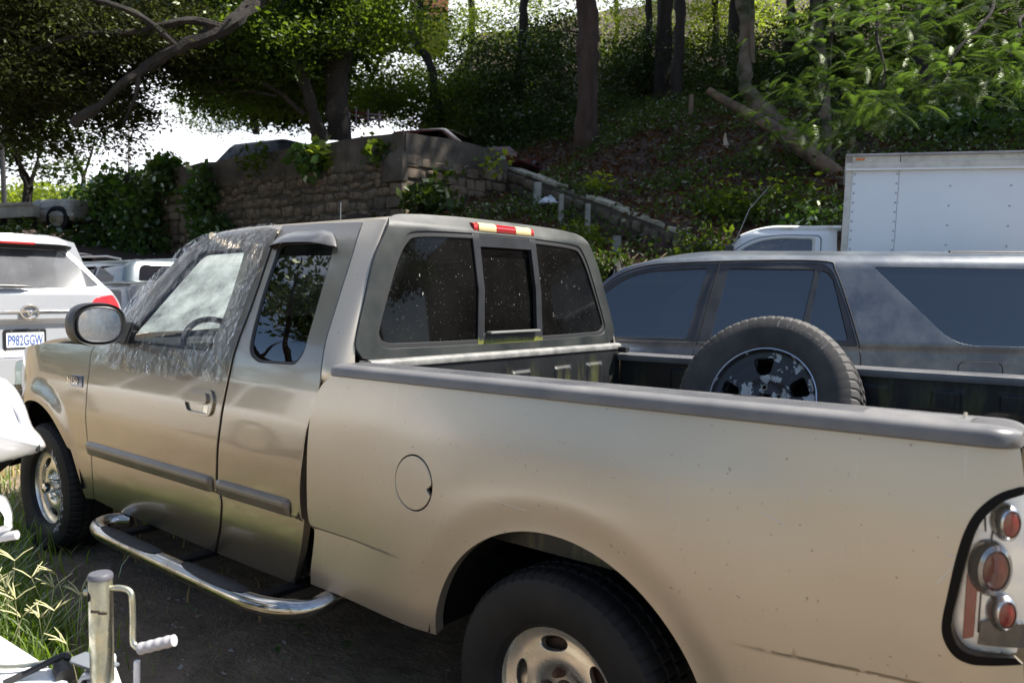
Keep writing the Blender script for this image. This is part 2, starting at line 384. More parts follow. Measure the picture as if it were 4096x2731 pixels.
# ---- seams
SEAM = smooth([(-1.668, 1.766), (-1.655, 1.66), (-1.630, 1.50), (-1.620, 1.36), (-1.622, 1.18), (-1.648, 1.01), (-1.673, .865), (-1.690, .74), (-1.699, .665), (-1.688, .60), (-1.722, .49), (-1.800, .374)], 6)
SEAMF = smooth([(-2.745, 1.262), (-2.885, 1.185), (-2.890, 1.08), (-2.897, .95), (-2.905, .83), (-2.898, .70), (-2.900, .62), (-2.907, .52), (-2.940, .408)], 6)
SEAMR = smooth([(-1.130, 1.757), (-1.106, 1.63), (-1.084, 1.43), (-1.072, 1.318), (-1.052, 1.224), (-1.045, 1.16), (-1.060, 1.06), (-1.088, .97), (-1.104, .87), (-1.116, .80), (-1.124, .74), (-1.122, .66), (-1.130, .60), (-1.165, .50), (-1.235, .374)], 6)
APIL = smooth([(-2.745, 1.268), (-2.52, 1.515), (-2.33, 1.685), (-2.20, 1.738), (-2.02, 1.757), (-1.70, 1.767)], 6)
sidef = lambda off=0.0: (lambda u, v: side_cab(u, v, off))
# front door
dwin = rpoly([(-2.600, 1.232), (-2.410, 1.455), (-2.235, 1.668), (-1.850, 1.676), (-1.800, 1.453), (-1.788, 1.232)], [.02, .1, .05, .05, .05, .04], 6)
door = np.concatenate([APIL[:-1], SEAM[1:]+[-.011, 0], [(-2.28, .384), (-2.757, .394)], (SEAMF[::-1]+[.006, 0])[:-1]])
V = panel(door, sidef(), [dwin], .03, .03, lines=clines)
DOOR = MB().add(*V).build('front_door', M_TAN, TRUCK)
# rear door
qwin = rpoly([(-1.612, 1.695), (-1.245, 1.695), (-1.222, 1.62), (-1.188, 1.425), (-1.166, 1.262), (-1.200, 1.214), (-1.450, 1.208), (-1.520, 1.240), (-1.549, 1.329), (-1.582, 1.469)], [.03, .05, .1, .1, .05, .05, .05, .05, .1, .1], 5)
rdoor = np.concatenate([SEAM[::-1]+[.010, 0], [(-1.40, 1.764)], SEAMR+np.stack([-.010*sstep(1.15, 1.0, SEAMR[:, 1]), 0*SEAMR[:, 1]], 1), [(-1.5, .371)]])
V = panel(rdoor, sidef(), [qwin], .03, .03, lines=clines)
RDOOR = MB().add(*V).build('rear_door', M_TAN, TRUCK)
# fender
fa = [(-3.526+.47*math.cos(t), .40+.47*math.sin(t)) for t in np.linspace(math.pi*1.0, 0.03, 40)]
fend = np.concatenate([[(-4.34, .72)], smooth([(-4.33, .86), (-4.27, .99), (-4.08, 1.085), (-3.78, 1.150), (-3.45, 1.186), (-3.2, 1.196), (-2.91, 1.204), (-2.80, 1.235)], 5), SEAMF[2:]+[-.006, 0], [(-3.05, .392)], fa[::-1][1:-1], [(-4.05, .45), (-4.30, .50)]])
V = panel(fend, sidef(), [], .03, .035)
FEND = MB().add(*V).build('front_fender', M_TAN, TRUCK)
# inner shell behind the gaps, coloured near-black to give them shade
shell = [(-2.95, .42), (-2.86, 1.19), (-2.70, 1.25), (-2.30, 1.66), (-2.1, 1.735), (-1.14, 1.735), (-1.08, 1.42), (-1.06, 1.2), (-1.10, .9), (-1.14, .6), (-1.2, .40)]
V = panel(shell, sidef(-.034), [dwin*[1.0, 1], qwin], .06, 0)
MB().add(*V).build('door_frame', M_DARK, TRUCK)
# far side of the cab
far = lambda u, v: (u, -side_cab(u, v)[1], v)
farp = np.concatenate([APIL, SEAMR, [(-2.94, .394)], SEAMF[::-1][:-1]])
V = panel(farp, far, [dwin, qwin], .06, .02, out=(0, 1, 0)); b = MB().add(*V)
V = panel(fend, far, [], .06, .03, out=(0, 1, 0)); b.add(*V)
b.build('far_side_panel', M_TAN, TRUCK)
b = MB()
for w in (dwin, qwin):
    MB().add(*panel(w, lambda u, v: (u, -side_cab(u, v, -.012)[1], v), [], .08, 0, out=(0, 1, 0))).build('far_window', M_GLASSD, TRUCK)
# ---- roof: continues the lean of the doors up and over
def roof_pt(x, s):
    y = .672*s; a = np.abs(s); z = 1.765+.053*(1-a**3.0)
    z = z-.35*np.clip(-2.02-x, 0, 1)**2-(2.6*np.clip(x+1.13, 0, 1)**2)
    return (x, y, z)
xs = np.concatenate([np.linspace(-2.27, -2.0, 10), np.linspace(-1.9, -1.2, 10), np.linspace(-1.15, -1.03, 8)])
ss = np.sin(np.linspace(-1, 1, 41)*math.pi/2)
rings = [[(x,)+tuple(float(q) for q in roof_pt(x, s)[1:]) for s in ss] for x in xs]
for r_, x in zip(rings, xs):  # fold the edge down into the door gutter
    e0, e1 = r_[0], r_[-1]; r_.insert(0, (x, -.69, e0[2]-.035)); r_.append((x, .69, e1[2]-.035))
MB().addq(loft(rings)).build('roof', M_TAND, TRUCK, sharp=60)
bm_ = MB()
bm_.addq(loft([[(x, y*.97, z-.03) for x, y, z in r_] for r_ in rings])); bm_.build('headliner', mat('headliner_cloth', (.16, .15, .13), .9), TRUCK)
# ---- rear corner pillar: from the door seam round to the back panel
def backx(z): return -.95-.11*(z-1.2)
FRL = curve1([(.35, -.86), (1.20, -.865), (1.26, -.862), (1.345, -.850), (1.453, -.806), (1.606, -.748), (1.69, -.70), (1.78, -.645)], .02)
zs = np.linspace(.40, 1.765, 46); sx = np.interp(zs, SEAMR[::-1, 1], SEAMR[::-1, 0])
for sgn in (1, -1):
    rings = []
    for z, x0 in zip(zs, sx):
        x0 = x0+.008 if z > 1.16 else min(x0+.008, -1.055)
        p0 = np.array([x0, -float(_cw(z))+.055*float(sstep(1.19, 1.10, z))]); p2 = np.array([backx(z)-.004, float(FRL(z))-.004]); p1 = np.array([backx(z)-.012, p0[1]+.010])
        q = np.linspace(0, 1, 14)[:, None]; c = (1-q)**2*p0+2*q*(1-q)*p1+q*q*p2
        c = np.concatenate([[p0+[0.0, .03]], c]); rings.append([(a, sgn*b_, z) for a, b_ in c])
    MB().addq(loft(rings)).build('corner_pillar', M_TAND, TRUCK, sharp=60)
# ---- back of the cab
def backf(off=0.0):
    return lambda u, v: (-.95-.11*(v-1.2)+.03*(1-(u/.86)**2)-.05*sstep(1.73, 1.82, v)+off, u, v)
fo = np.array([(-.652, 1.772), (-.703, 1.691), (-.753, 1.606), (-.811, 1.453), (-.850, 1.345), (-.862, 1.29), (-.838, 1.250), (-.785, 1.238)])
fo_full = np.concatenate([smooth(fo[:-1], 4), fo[-1:], fo[::-1][:1]*[-1, 1], smooth(fo[:-1][::-1]*[-1, 1], 4)[:-1], smooth([(.652, 1.772), (.60, 1.7885), (.50, 1.797), (.38, 1.802), (0, 1.806), (-.38, 1.802), (-.50, 1.797), (-.60, 1.7885), (-.652, 1.772)], 4)[:-1]])
gl = np.array([(-.60, 1.700), (-.655, 1.62), (-.712, 1.488), (-.765, 1.355), (-.772, 1.310), (-.735, 1.281)])
go = smooth(np.concatenate([gl, [(-.60, 1.2765), (-.2, 1.274), (.2, 1.274), (.60, 1.2765)], gl[::-1]*[-1, 1], [(.535, 1.727), (.3, 1.737), (0, 1.741), (-.3, 1.737), (-.535, 1.727)]]), 3, True)
M_FRAME = mottled('faded_black_surround', (.010, .013, .0125), (.030, .033, .029), 5, .5, lo=.35, hi=.7, r0=.38, r1=.55)
V = panel(fo_full, backf(.006), [go], .03, .02, out=(1, 0, 0)); FRAME = MB().add(*V).build('rear_window_surround', M_FRAME, TRUCK)
MB().add(*panel([(-.84, 1.24), (-.86, .42), (.86, .42), (.84, 1.24)], backf(-.012), [], .1, 0, out=(1, 0, 0))).build('back_panel', M_TAND, TRUCK)
gi = go*[.985, 1]+[0, 0]
ring = lambda P, w: np.array([p-(p-P.mean(0))*[w/abs(P[:, 0]).max(), w/.23] for p in P])
MB().add(*panel(go, backf(.001), [ring(go, .020)], .03, .008, out=(1, 0, 0))).build('window_seal', M_RUBBER, TRUCK)
def clipx(P, lo, hi):
    P = np.asarray(P); t = P[(P[:, 0] > lo) & (P[:, 0] < hi)]; return t
gin = dens(ring(go, .018), .02)
def pane(lo, hi, off):
    top = sorted([p for p in gin.tolist() if lo <= p[0] <= hi and p[1] > 1.5], key=lambda p: p[0]); bot = sorted([p for p in gin.tolist() if lo <= p[0] <= hi and p[1] <= 1.5], key=lambda p: -p[0])
    pts = top+bot
    if lo > -.5: pts = [p for p in pts if p[0] > lo]; pts.sort(key=lambda p: math.atan2(p[1]-1.5, p[0]-(lo+hi)/2))
    return pts
def srt(pts, c): return sorted(pts, key=lambda p: math.atan2(p[1]-c[1], p[0]-c[0]))
lp = srt([p for p in gin.tolist() if p[0] < -.20]+[[-.20, 1.74], [-.20, 1.285]], (-.45, 1.5))
rp = srt([p for p in gin.tolist() if p[0] > .20]+[[.20, 1.74], [.20, 1.285]], (.45, 1.5))
MB().add(*panel(lp, backf(-.006), [], .05, 0, out=(1, 0, 0))).build('rear_window_pane', M_GLASSR, TRUCK)
MB().add(*panel(rp, backf(-.006), [], .05, 0, out=(1, 0, 0))).build('rear_window_pane', M_GLASSR, TRUCK)
MB().add(*panel([(-.19, 1.30), (.185, 1.30), (.185, 1.70), (-.19, 1.70)], backf(-.024), [], .05, 0, out=(1, 0, 0))).build('sliding_pane', M_GLASSR, TRUCK)
M_SLIDE = mottled('slider_frame_black', (.006, .0065, .008), (.016, .017, .020), 8, .45)
nt = M_SLIDE.node_tree  # moss along the lowest edge of the slider frame
tc = nt.nodes.new('ShaderNodeTexCoord'); sx_ = nt.nodes.new('ShaderNodeSeparateXYZ'); lk(nt, tc.outputs['Object'], sx_.inputs[0])
hh = nmath(nt, 'SUBTRACT', 1.318, nmath(nt, 'MULTIPLY', nnoise(nt, 45, 4, .7, stretch=(1, 1, .25)), .07))
bc = nt.nodes['Principled BSDF'].inputs['Base Color'].links[0].from_socket
def mossy(m, zlo, zhi, amp, col=(.16, .17, .022), sc=45, gate=None):
    nt = m.node_tree; b = nt.nodes['Principled BSDF'].inputs['Base Color']; tc = nt.nodes.new('ShaderNodeNewGeometry'); s = nt.nodes.new('ShaderNodeSeparateXYZ'); lk(nt, tc.outputs['Position'], s.inputs[0])
    n = nnoise(nt, sc, 4, .7, stretch=(1, 1, .22)); f = nmath(nt, 'SUBTRACT', nmath(nt, 'ADD', zhi, nmath(nt, 'MULTIPLY', n, amp)), nmath(nt, 'ADD', s.outputs[2], amp*.5))
    f = nmath(nt, 'MULTIPLY', nramp(nt, nmath(nt, 'MULTIPLY', f, 1/(zhi-zlo)), .0, 1.0), .42 if gate else .75)
    if gate: f = nmath(nt, 'MULTIPLY', f, nramp(nt, nnoise(nt, gate, 4, .7, stretch=(1, 1, .16)), .50, .64))
    if b.links: prev = b.links[0].from_socket
    else: prev = tuple(b.default_value)[:3]
    lk(nt, nmix(nt, f, prev, col), b)
mossy(M_SLIDE, 1.285, 1.298, .05); pass
for name, P in (('slider_frame', [(-.238, 1.272), (-.200, 1.272), (-.172, 1.50), (-.182, 1.738), (-.222, 1.738), (-.208, 1.50)]), ('slider_frame', [(.168, 1.272), (.205, 1.272), (.222, 1.50), (.205, 1.736), (.168, 1.736), (.186, 1.50)])):
    MB().add(*panel(smooth(P, 4, True) if 0 else P, backf(.004), [], .03, .018, out=(1, 0, 0))).build(name, M_SLIDE, TRUCK)
MB().add(*panel([(-.183, 1.685), (.172, 1.687), (.172, 1.737), (-.186, 1.738)], backf(.0025), [], .03, .018, out=(1, 0, 0))).build('slider_frame', M_SLIDE, TRUCK)
MB().add(*panel([(-.202, 1.274), (.170, 1.274), (.172, 1.318), (-.200, 1.318)], backf(.006), [], .02, .02, out=(1, 0, 0))).build('slider_frame', M_SLIDE, TRUCK)
MB().addq(box((backx(1.322)+.048, -.014, 1.322), (.03, .34, .010), .003)).build('slider_sill', mat('bare_aluminium_sill', (.55, .55, .5), .35, .8), TRUCK)
# third brake light: five bands set in a housing
xb = lambda y, z: backf(.0)(y, z)[0]
BL = MB().addq(loft([[(-1.030+.035*(1-(y/.75)**2)+dx, y, z) for dx, z in ((-.02, 1.742), (.006, 1.744), (.014, 1.752), (.012, 1.776), (.002, 1.784), (-.02, 1.786))] for y in np.linspace(-.205, .205, 12)], caps=True)).build('third_brake_light', M_REDF, TRUCK, sharp=50)
def band(y0, y1, m, name):
    MB().addq(loft([[(-1.030+.035*(1-(y/.75)**2)+dx, y, z) for dx, z in ((-.01, 1.740), (.009, 1.742), (.018, 1.752), (.016, 1.777), (.005, 1.786), (-.01, 1.788))] for y in np.linspace(y0, y1, 5)], caps=True)).build(name, m, BL, sharp=50)
band(-.178, -.068, M_CREAML, 'clear_lens'); band(-.066, .066, M_RED, 'red_lens'); band(.068, .178, M_CREAML, 'clear_lens')

# ---- quarter window, visor, door glass
MB().add(*panel(qwin, sidef(-.006), [ring2 for ring2 in [qwin-(qwin-qwin.mean(0))*[.06, .05]]], .03, .01)).build('window_seal', M_RUBBER, RDOOR)
MB().add(*panel(qwin-(qwin-qwin.mean(0))*[.05, .04], sidef(-.010), [], .04, 0)).build('quarter_window', glassmat('quarter_tint_glass', (.01, .011, .012), 1.0, 1.95), RDOOR)
def visor():
    rings = []
    for q in np.linspace(0, 1, 9):   # q=0 against the door, 1 = outer lip
        row = []
        for t in np.linspace(0, 1, 25):
            x = -1.648+.436*t; sh = (1-abs(2*t-1)**4.5)
            zt = 1.672+.072*sh-.012*t; zl = 1.668+.020*(1-abs(2*t-1)**3.0)-.006*t
            a = q*math.pi/2
            z = zl+(zt-zl)*math.cos(a); o = .050*sh**.6*math.sin(a)+.004
            row.append((x, float(side_cab(np.array(x), np.array(z))[1])-o, z))
        rings.append(row)
    return loft(rings)
M_VISOR = mottled('smoked_visor_plastic', (.05, .048, .048), (.085, .08, .078), 6, .28, coat=.6, coatr=.12)
V_, F_ = visor(); VIS = MB().add(V_, F_); VIS.add(V_+[0, .006, -.003], [f[::-1] for f in F_]); VIS.build('rain_visor', M_VISOR, RDOOR)
MB().add(*panel(dwin, sidef(-.02), [dwin-(dwin-dwin.mean(0))*[.04, .05]], .03, .012)).build('window_seal', M_RUBBER, DOOR)
b = MB(); b.addq(tube([(-2.52, -.925, 1.236), (-2.1, -.935, 1.236), (-1.80, -.932, 1.236)], .009, 8)); b.build('window_seal', M_RUBBER, DOOR)

# ---- windscreen, hood, front end
def wsh(u, v):  # u across -1..1, v up 0..1
    y = u*(.86-.20*v); x = -2.83+.60*v-.16*(1-u**2)*(1-.4*v); z = 1.245+.51*v
    return (x, y, z)
MB().add(*panel([(-.96, .03), (.96, .03), (.96, .98), (-.96, .98)], wsh, [], .08, 0, out=(-1, 0, 1))).build('windscreen', M_WSHIELD, TRUCK)
b = MB()
for s in (-1, 1):
    MB().addq(tube([(-2.86, s*.885, 1.235), (-2.60, s*.80, 1.45), (-2.35, s*.715, 1.665), (-2.2, s*.685, 1.735)], .028, 8)).build('windscreen_pillar', M_TAN, TRUCK)
def hood_pt(u, v):  # u across -1..1, v 0 rear .. 1 front
    w = .885-.10*v**2; x = -2.86-1.42*v-.10*(1-u**2); 
    return (x, u*w, 1.232-.02*v-.165*v**3+.055*(1-np.abs(u)**2.5)*(1-.5*v))
MB().add(*panel([(-1, 0), (1, 0), (1, 1), (-1, 1)], hood_pt, [], .05, .03, out=(0, 0, 1))).build('hood', M_TAN, TRUCK)
b = MB(); b.addq(box((-4.33, 0, .93), (.10, 1.35, .26), .04)); b.addq(box((-3.6, 0, .95), (1.4, 1.5, .3), .05)); b.build('grille', M_DARK, TRUCK)
b = MB()
for i in range(5): MB().addq(box((-4.385, 0, .84+i*.045), (.02, 1.0, .018), .005)).build('grille_bar', M_CHROME, TRUCK)
for s in (-1, 1):
    MB().addq(box((-4.34, s*.70, .93), (.12, .22, .20), .05)).build('headlight', M_GLASSC, TRUCK)
MB().addq(loft([[(-4.38+.25*abs(y)**3+dx, y, z) for dx, z in ((.05, .40), (-.05, .44), (-.08, .54), (-.05, .64), (.05, .68))] for y in np.linspace(-.93, .93, 21)])).build('front_bumper', M_CHROME, TRUCK)

# ---- mouldings, handle, badge, mirror
def strip(x0, x1, z0, z1, zr=.0, thick=.017, end=.03):
    rings = []
    for x in np.concatenate([np.linspace(x0, x0+.03, 4), np.linspace(x0+.05, x1-end*1.5, 16), np.linspace(x1-end, x1, 5)]):
        k = 1.0 if x0+.012 < x < x1-end else max(.25, math.sqrt(max(0, 1-((x-(x1-end))/end)**2))) if x >= x1-end else .75
        zc = (z0+z1)/2+zr*(x-x0); h = (z1-z0)/2*(.6+.4*k)
        rr = []
        for q, dz in ((0, h), (.55, h*.93), (.95, h*.55), (1, h*.1), (.93, -h*.1), (.55, -h*.55), (.5, -h*.8), (.3, -h), (0, -h)):
            rr.append((x, float(side_cab(np.array(x), np.array(.69))[1])-.001-thick*q*k, zc+dz))
        rings.append(rr)
    return loft(rings, caps=True)
M_MOLD = mottled('taupe_moulding', (.10, .082, .062), (.14, .118, .092), 5, .36, coat=.3, coatr=.2)
MB().addq(strip(-2.895, -1.722, .655, .722)).build('door_moulding', M_MOLD, DOOR, sharp=50)
MB().addq(strip(-1.684, -1.190, .655, .720)).build('door_moulding', M_MOLD, RDOOR, sharp=50)
hz = lambda u, v: side_cab(u, v, .010)
hp = rpoly([(-1.948, 1.010), (-1.900, 1.072), (-1.730, 1.078), (-1.708, 1.040), (-1.722, .980), (-1.760, .968), (-1.905, .972), (-1.940, .992)], .04, 5)
hole = rpoly([(-1.932, 1.018), (-1.738, 1.018), (-1.742, .979), (-1.905, .979)], .015, 4)
HB = MB().add(*panel(hp, hz, [hole], .02, .014)).build('door_handle', M_TAN, DOOR)
MB().add(*panel(hole*1.0, lambda u, v: side_cab(u, v, -.012), [], .02, 0)).build('handle_recess', mat('handle_recess_shade', (.03, .026, .02), .6), HB)  # shade of the cup put into a darker tan
fl = rpoly([(-1.938, 1.022), (-1.892, 1.062), (-1.748, 1.064), (-1.742, 1.024), (-1.80, 1.019), (-1.87, 1.019)], .015, 4)
MB().add(*panel(fl, lambda u, v: side_cab(u, v, .022), [], .02, .014)).build('handle_flap', M_TAN, HB)
MB().add(*panel(rpoly([(-1.782, 1.012), (-1.748, 1.014), (-1.752, .982), (-1.785, .984)], .006, 3), lambda u, v: side_cab(u, v, .006), [], .02, .004)).build('key_lock', M_ALU, HB)
# badge on the fender
bp = rpoly([(-3.085, 1.042), (-2.952, 1.046), (-2.945, .990), (-3.080, .986)], .008, 3)
BADGE = MB().add(*panel(bp, lambda u, v: side_cab(u, v, .004), [], .02, .004)).build('fender_badge', mat('badge_blue', (.03, .05, .13), .25, .3, coat=1), FEND)
tv, tf = textmesh('F-150', .052, .0, .0012)
tx = -3.118+(tv[:, 0]-tv[:, 0].min())*1.08; tz = 1.000+tv[:, 1]
sv = np.stack(side_cab(tx, tz, .008), 1); MB().add(sv, tf).build('badge_lettering', M_CHROME, BADGE, smooth=False)
# mirror
mc = np.array([-2.50, -1.085, 1.325])
def ell(t, a, b_, p=2.6): c, s = math.cos(t), math.sin(t); return a*abs(c)**(2/p)*math.copysign(1, c), b_*abs(s)**(2/p)*math.copysign(1, s)
th = np.linspace(0, 2*np.pi, 40, endpoint=False)
rings = []
for dx, k in ((.0, .93), (.006, 1.0), (-.03, 1.05), (-.07, 1.03), (-.11, .9), (-.14, .66), (-.155, .3)):
    rings.append([(mc[0]+dx+.12*ell(t, .112*k, 0)[0], mc[1]+ell(t, .112*k, .092*k)[0], mc[2]+ell(t, .112*k, .095*k)[1]) for t in th])
MIR = MB().addq(loft(rings, closed=True, caps=True)).build('door_mirror', M_BLK, TRUCK, sharp=50)
gm = [(mc[0]+.004+.12*ell(t, .094, 0)[0], mc[1]+ell(t, .094, .0)[0], mc[2]+ell(t, .09, .079)[1]) for t in th]
MB().add(gm+[(mc[0]+.005, mc[1], mc[2])], [(i, (i+1) % 40, 40) for i in range(40)]).build('mirror_glass', mottled('dirty_mirror', (.62, .63, .66), (.42, .43, .46), 22, .12, lo=.4, hi=.7, metal=1, r0=.12, r1=.4), MIR, smooth=False)
MB().addq(tube([(gm_[0]+.003, gm_[1], gm_[2]) for gm_ in gm+[gm[0]]], .004, 6, False)).build('mirror_rim', M_BLK, MIR)
b = MB(); b.addq(loft([[(-2.57+dx, y, z) for dx, z in ((-.09, 1.235), (.06, 1.235), (.05, 1.33), (-.05, 1.34))] for y in (-1.03, -.96, -.92)], closed=True, caps=True)); b.build('mirror_arm', M_BLK, MIR)
# aerial on the far fender
MB().addq(tube([(-3.14, .80, 1.19), (-3.13, .80, 1.6), (-3.12, .80, 2.09)], [.006, .0035, .003], 6)).build('aerial', mat('aerial_steel', (.4, .4, .4), .3, 1), TRUCK)

# ---- cabin inside
M_CLOTH = mottled('seat_cloth', (.11, .095, .08), (.15, .13, .11), 30, .9)
b = MB(); b.addq(box((-2.0, 0, .45), (1.9, 1.75, .06), .02)); b.build('cabin_floor', M_DARK, TRUCK)
b = MB(); b.addq(loft([[(-2.80+dx, y, z) for dx, z in ((0, .7), (.42, .72), (.45, .95), (.40, 1.16), (.30, 1.215), (.0, 1.235))] for y in np.linspace(-.84, .84, 9)])); b.build('dashboard', mat('dash_plastic', (.035, .034, .033), .6), TRUCK)
for y in (-.42, .42):
    b = MB(); b.addq(box((-1.95, y, .78), (.52, .62, .16), .06)); b.addq(box((-1.66, y, 1.10), (.16, .60, .58), .07, rot=Matrix.Rotation(math.radians(14), 3, 'Y').to_euler())); b.build('seat', M_CLOTH, TRUCK)
b = MB(); b.addq(box((-1.12, 0, .95), (.14, 1.5, .65), .05)); b.build('rear_seat', M_CLOTH, TRUCK)
axw = Vector((.86, 0, .5)).normalized(); 
ST = MB().addq(revolve([(.185+.016*math.cos(a), .016*math.sin(a)) for a in np.linspace(0, 2*np.pi, 9)[:-1]], (-2.48, -.50, 1.175), axw, 40, closed=True))
ST.addq(revolve([(0, .02), (.06, .015), (.07, -.02), (.04, -.1)], (-2.48, -.50, 1.175), axw, 20)); ST.addq(tube([(-2.48, -.67, 1.175), (-2.48, -.50, 1.175), (-2.48, -.33, 1.175)], .014, 8)); ST.addq(tube([(-2.49, -.50, 1.17), (-2.70, -.50, 1.06)], .03, 8))
ST.build('steering_wheel', mat('wheel_plastic', (.03, .03, .03), .5), TRUCK)

# ---- bed side
arch = [(.015+.478*math.cos(t), .36+.476*math.sin(t)) for t in np.linspace(math.pi*.965, .10, 48)]
lampo = smooth([(1.098, 1.138), (1.058, 1.118), (1.026, 1.082), (1.008, 1.04), (.996, .987), (.985, .914), (.977, .854), (.981, .82), (.999, .793), (1.025, .784), (1.055, .787), (1.110, .797)], 5)
bed = np.concatenate([[(-1.118, .408)], smooth([(-1.085, .53), (-1.074, .61), (-1.086, .69), (-1.080, .82), (-1.070, .98), (-1.052, 1.08), (-1.02, 1.15), (-.965, 1.195)], 5), [(-.90, 1.203), (0, 1.203), (1.085, 1.216), (1.094, 1.16)], lampo, [(1.118, .70), (1.122, .45), (.52, .42)], arch[::-1], [(-.458, .406)]])
zl = [np.stack([np.arange(.5, 1.12, .02), .69+.06*(np.arange(.5, 1.12, .02)-.5)-d], 1) for d in (-.002, .004, .009, .014)]+[np.stack([np.arange(-1.1, -.55, .02), np.full(28, .642-d)], 1) for d in (-.002, .004, .009, .014)]
fuel = np.array([(-.515+.0905*math.cos(t), .894+.0905*math.sin(t)) for t in np.linspace(0, 2*np.pi, 48, endpoint=False)])
bedf = lambda off=0.0: (lambda u, v: side_bed(u, v, off))
BED = MB().add(*panel(bed, bedf(), [fuel], .028, .035, lines=zl+[np.stack([.015+rr_*np.cos(np.linspace(-.1, 3.24, 130)), .36+rr_*np.sin(np.linspace(-.1, 3.24, 130))], 1) for rr_ in (.502, .520, .534, .546, .558, .570, .582, .594, .606, .622)])).build('bed_side', M_TAND, TRUCK)
fd = np.array([((-.515+(.0828-.022*math.exp(-((t+.12)/.13)**2))*math.cos(t)), .894+.0828*math.sin(t)) for t in np.linspace(-math.pi, math.pi, 64, endpoint=False)])
MB().add(*panel(fd, bedf(.0012), [], .02, .01)).build('fuel_door', M_TAND, BED)
MB().add(*panel(fuel*1.0, bedf(-.03), [], .05, 0)).build('fuel_recess', M_DARK, BED)
far = lambda u, v: (u, -side_bed(u, v)[1], v-.045*sstep(1.0, 1.2, v))
MB().add(*panel(bed, far, [], .08, .03, out=(0, 1, 0))).build('bed_side', M_TAND, TRUCK)
# wheel housings and underbody
b = MB()
for cx, cz in ((.015, .36), (-3.526, .40)):
    for s in (-1, 1):
        b = MB(); b.addq(loft([[(cx+.50*math.cos(t), s*y, cz+.50*math.sin(t)) for t in np.linspace(.10, math.pi-.10, 24)] for y in (.965, .60, .50)]))
        b.add([(cx+.5*math.cos(t), s*.5, cz+.5*math.sin(t)) for t in np.linspace(0, math.pi, 24)], [tuple(range(24))]); b.build('wheel_housing', M_DARK, TRUCK)
b = MB()
for s in (-1, 1):
    b.addq(box((-1.6, s*.42, .50), (5.3, .08, .14), .01)); 
b.addq(box((-1.95, 0, .42), (1.95, 1.72, .05), .01)); b.addq(box((.05, 0, .585), (2.1, 1.0, .04), .01)); b.addq(tube([(0, -.85, .345), (0, .85, .345)], .05, 10)); b.addq(revolve([(0, -.13), (.1, -.1), (.13, 0), (.1, .1), (0, .13)], (0, .1, .345), (0, 1, 0), 16)); b.addq(tube([(-3.526, -.85, .36), (-3.526, .85, .36)], .04, 8))
b.build('chassis', mottled('dirty_chassis', (.018, .015, .012), (.045, .034, .024), 12, .9), TRUCK)
b = MB()
b.addq(box((-.44, -.62, .43), (.10, .05, .12), .01)); b.addq(tube([(-.50, -.60, .44), (-.1, -.58, .42), (.5, -.58, .50)], .028, 8)); b.addq(revolve([(0, -.03), (.02, -.03), (.02, .03), (0, .03)], (-.44, -.66, .445), (0, 1, 0), 12)); b.addq(tube([(-.33, -.66, .76), (.0, -.68, .80), (.25, -.66, .78)], .015, 6))
b.build('leaf_spring', mottled('rusty_spring', (.04, .028, .018), (.09, .06, .035), 20, .9), TRUCK)
# ---- rail cap
def capring(x, s=-1, k=1.0, zoff=0.0):
    r_ = [(-.970, 1.196), (-.986, 1.197), (-.992, 1.203), (-.991, 1.228), (-.987, 1.239), (-.980, 1.247), (-.970, 1.251), (-.950, 1.2525)]
    y = -.946
    for i in range(9):
        r_ += [(y, 1.2530), (y+.006, 1.2530), (y+.0075, 1.2495), (y+.0105, 1.2495)]; y += .012
    r_ += [(-.832, 1.252), (-.822, 1.247), (-.818, 1.225), (-.822, 1.19)]
    return [(x, s*(-(.90+( -yy-.90)*k)), zoff+1.200+(zz-1.200)*.72*(.25+.75*k)) for yy, zz in r_]
xs = np.concatenate([np.linspace(-.962, -.90, 7), np.linspace(-.8, .92, 16), np.linspace(1.0, 1.088, 9)])
for s, nm in ((-1, 'near'), (1, 'far')):
    rings = []
    for x in xs:
        k = 1.0
        if x > 1.035: k = math.sqrt(max(.02, 1-((x-1.035)/.055)**2))*.60+.40
        if x < -.92: k = math.sqrt(max(.02, 1-((-.92-x)/.045)**2))*.45+.55
        rings.append([(a, (b_ if s < 0 else -b_), c+.011*(x+.9)/2-(0 if s < 0 else .044+.35*max(0, c-1.20))) for a, b_, c in capring(x, 1, k)])
    RC = MB().addq(loft(rings, caps=True)).build('bed_rail_cap', M_GREYPL, TRUCK, sharp=40)
    if s < 0:
        MB().addq(loft([[(x+dx, y, 1.2505+.004*(dx == 0)) for dx in (0,)] and [(x, y, 1.2470+.0040*math.sin(math.pi*min(1, max(0, (y+.955)/.105))**1)) for y in np.linspace(-.955, -.85, 9)] for x in np.linspace(.80, 1.0, 7)])).build('stake_pocket_cover', M_GREYPL, RC)
        MB().addq(tube([(.985, -.90, 1.245), (.985, -.90, 1.262)], .0035, 8)).build('cover_pin', M_ALU, RC)
        MB().addq(tube(smooth([(.44, -.850, 1.241), (.50, -.845, 1.246), (.54, -.842, 1.242)], 5), [.003]*11, 5)).build('torn_strip', M_RUBBER, RC)
        MB().addq(loft([[(x, -.812, 1.252+.004*math.sin(x*30)), (x, -.800, 1.232)] for x in np.linspace(.86, 1.0, 8)]+[[(1.02, -.802, 1.256), (1.02, -.79, 1.245)], [(1.06, -.795, 1.254), (1.06, -.785, 1.243)], [(1.075, -.79, 1.248), (1.07, -.785, 1.243)]])).build('torn_strip', M_LINER, RC)
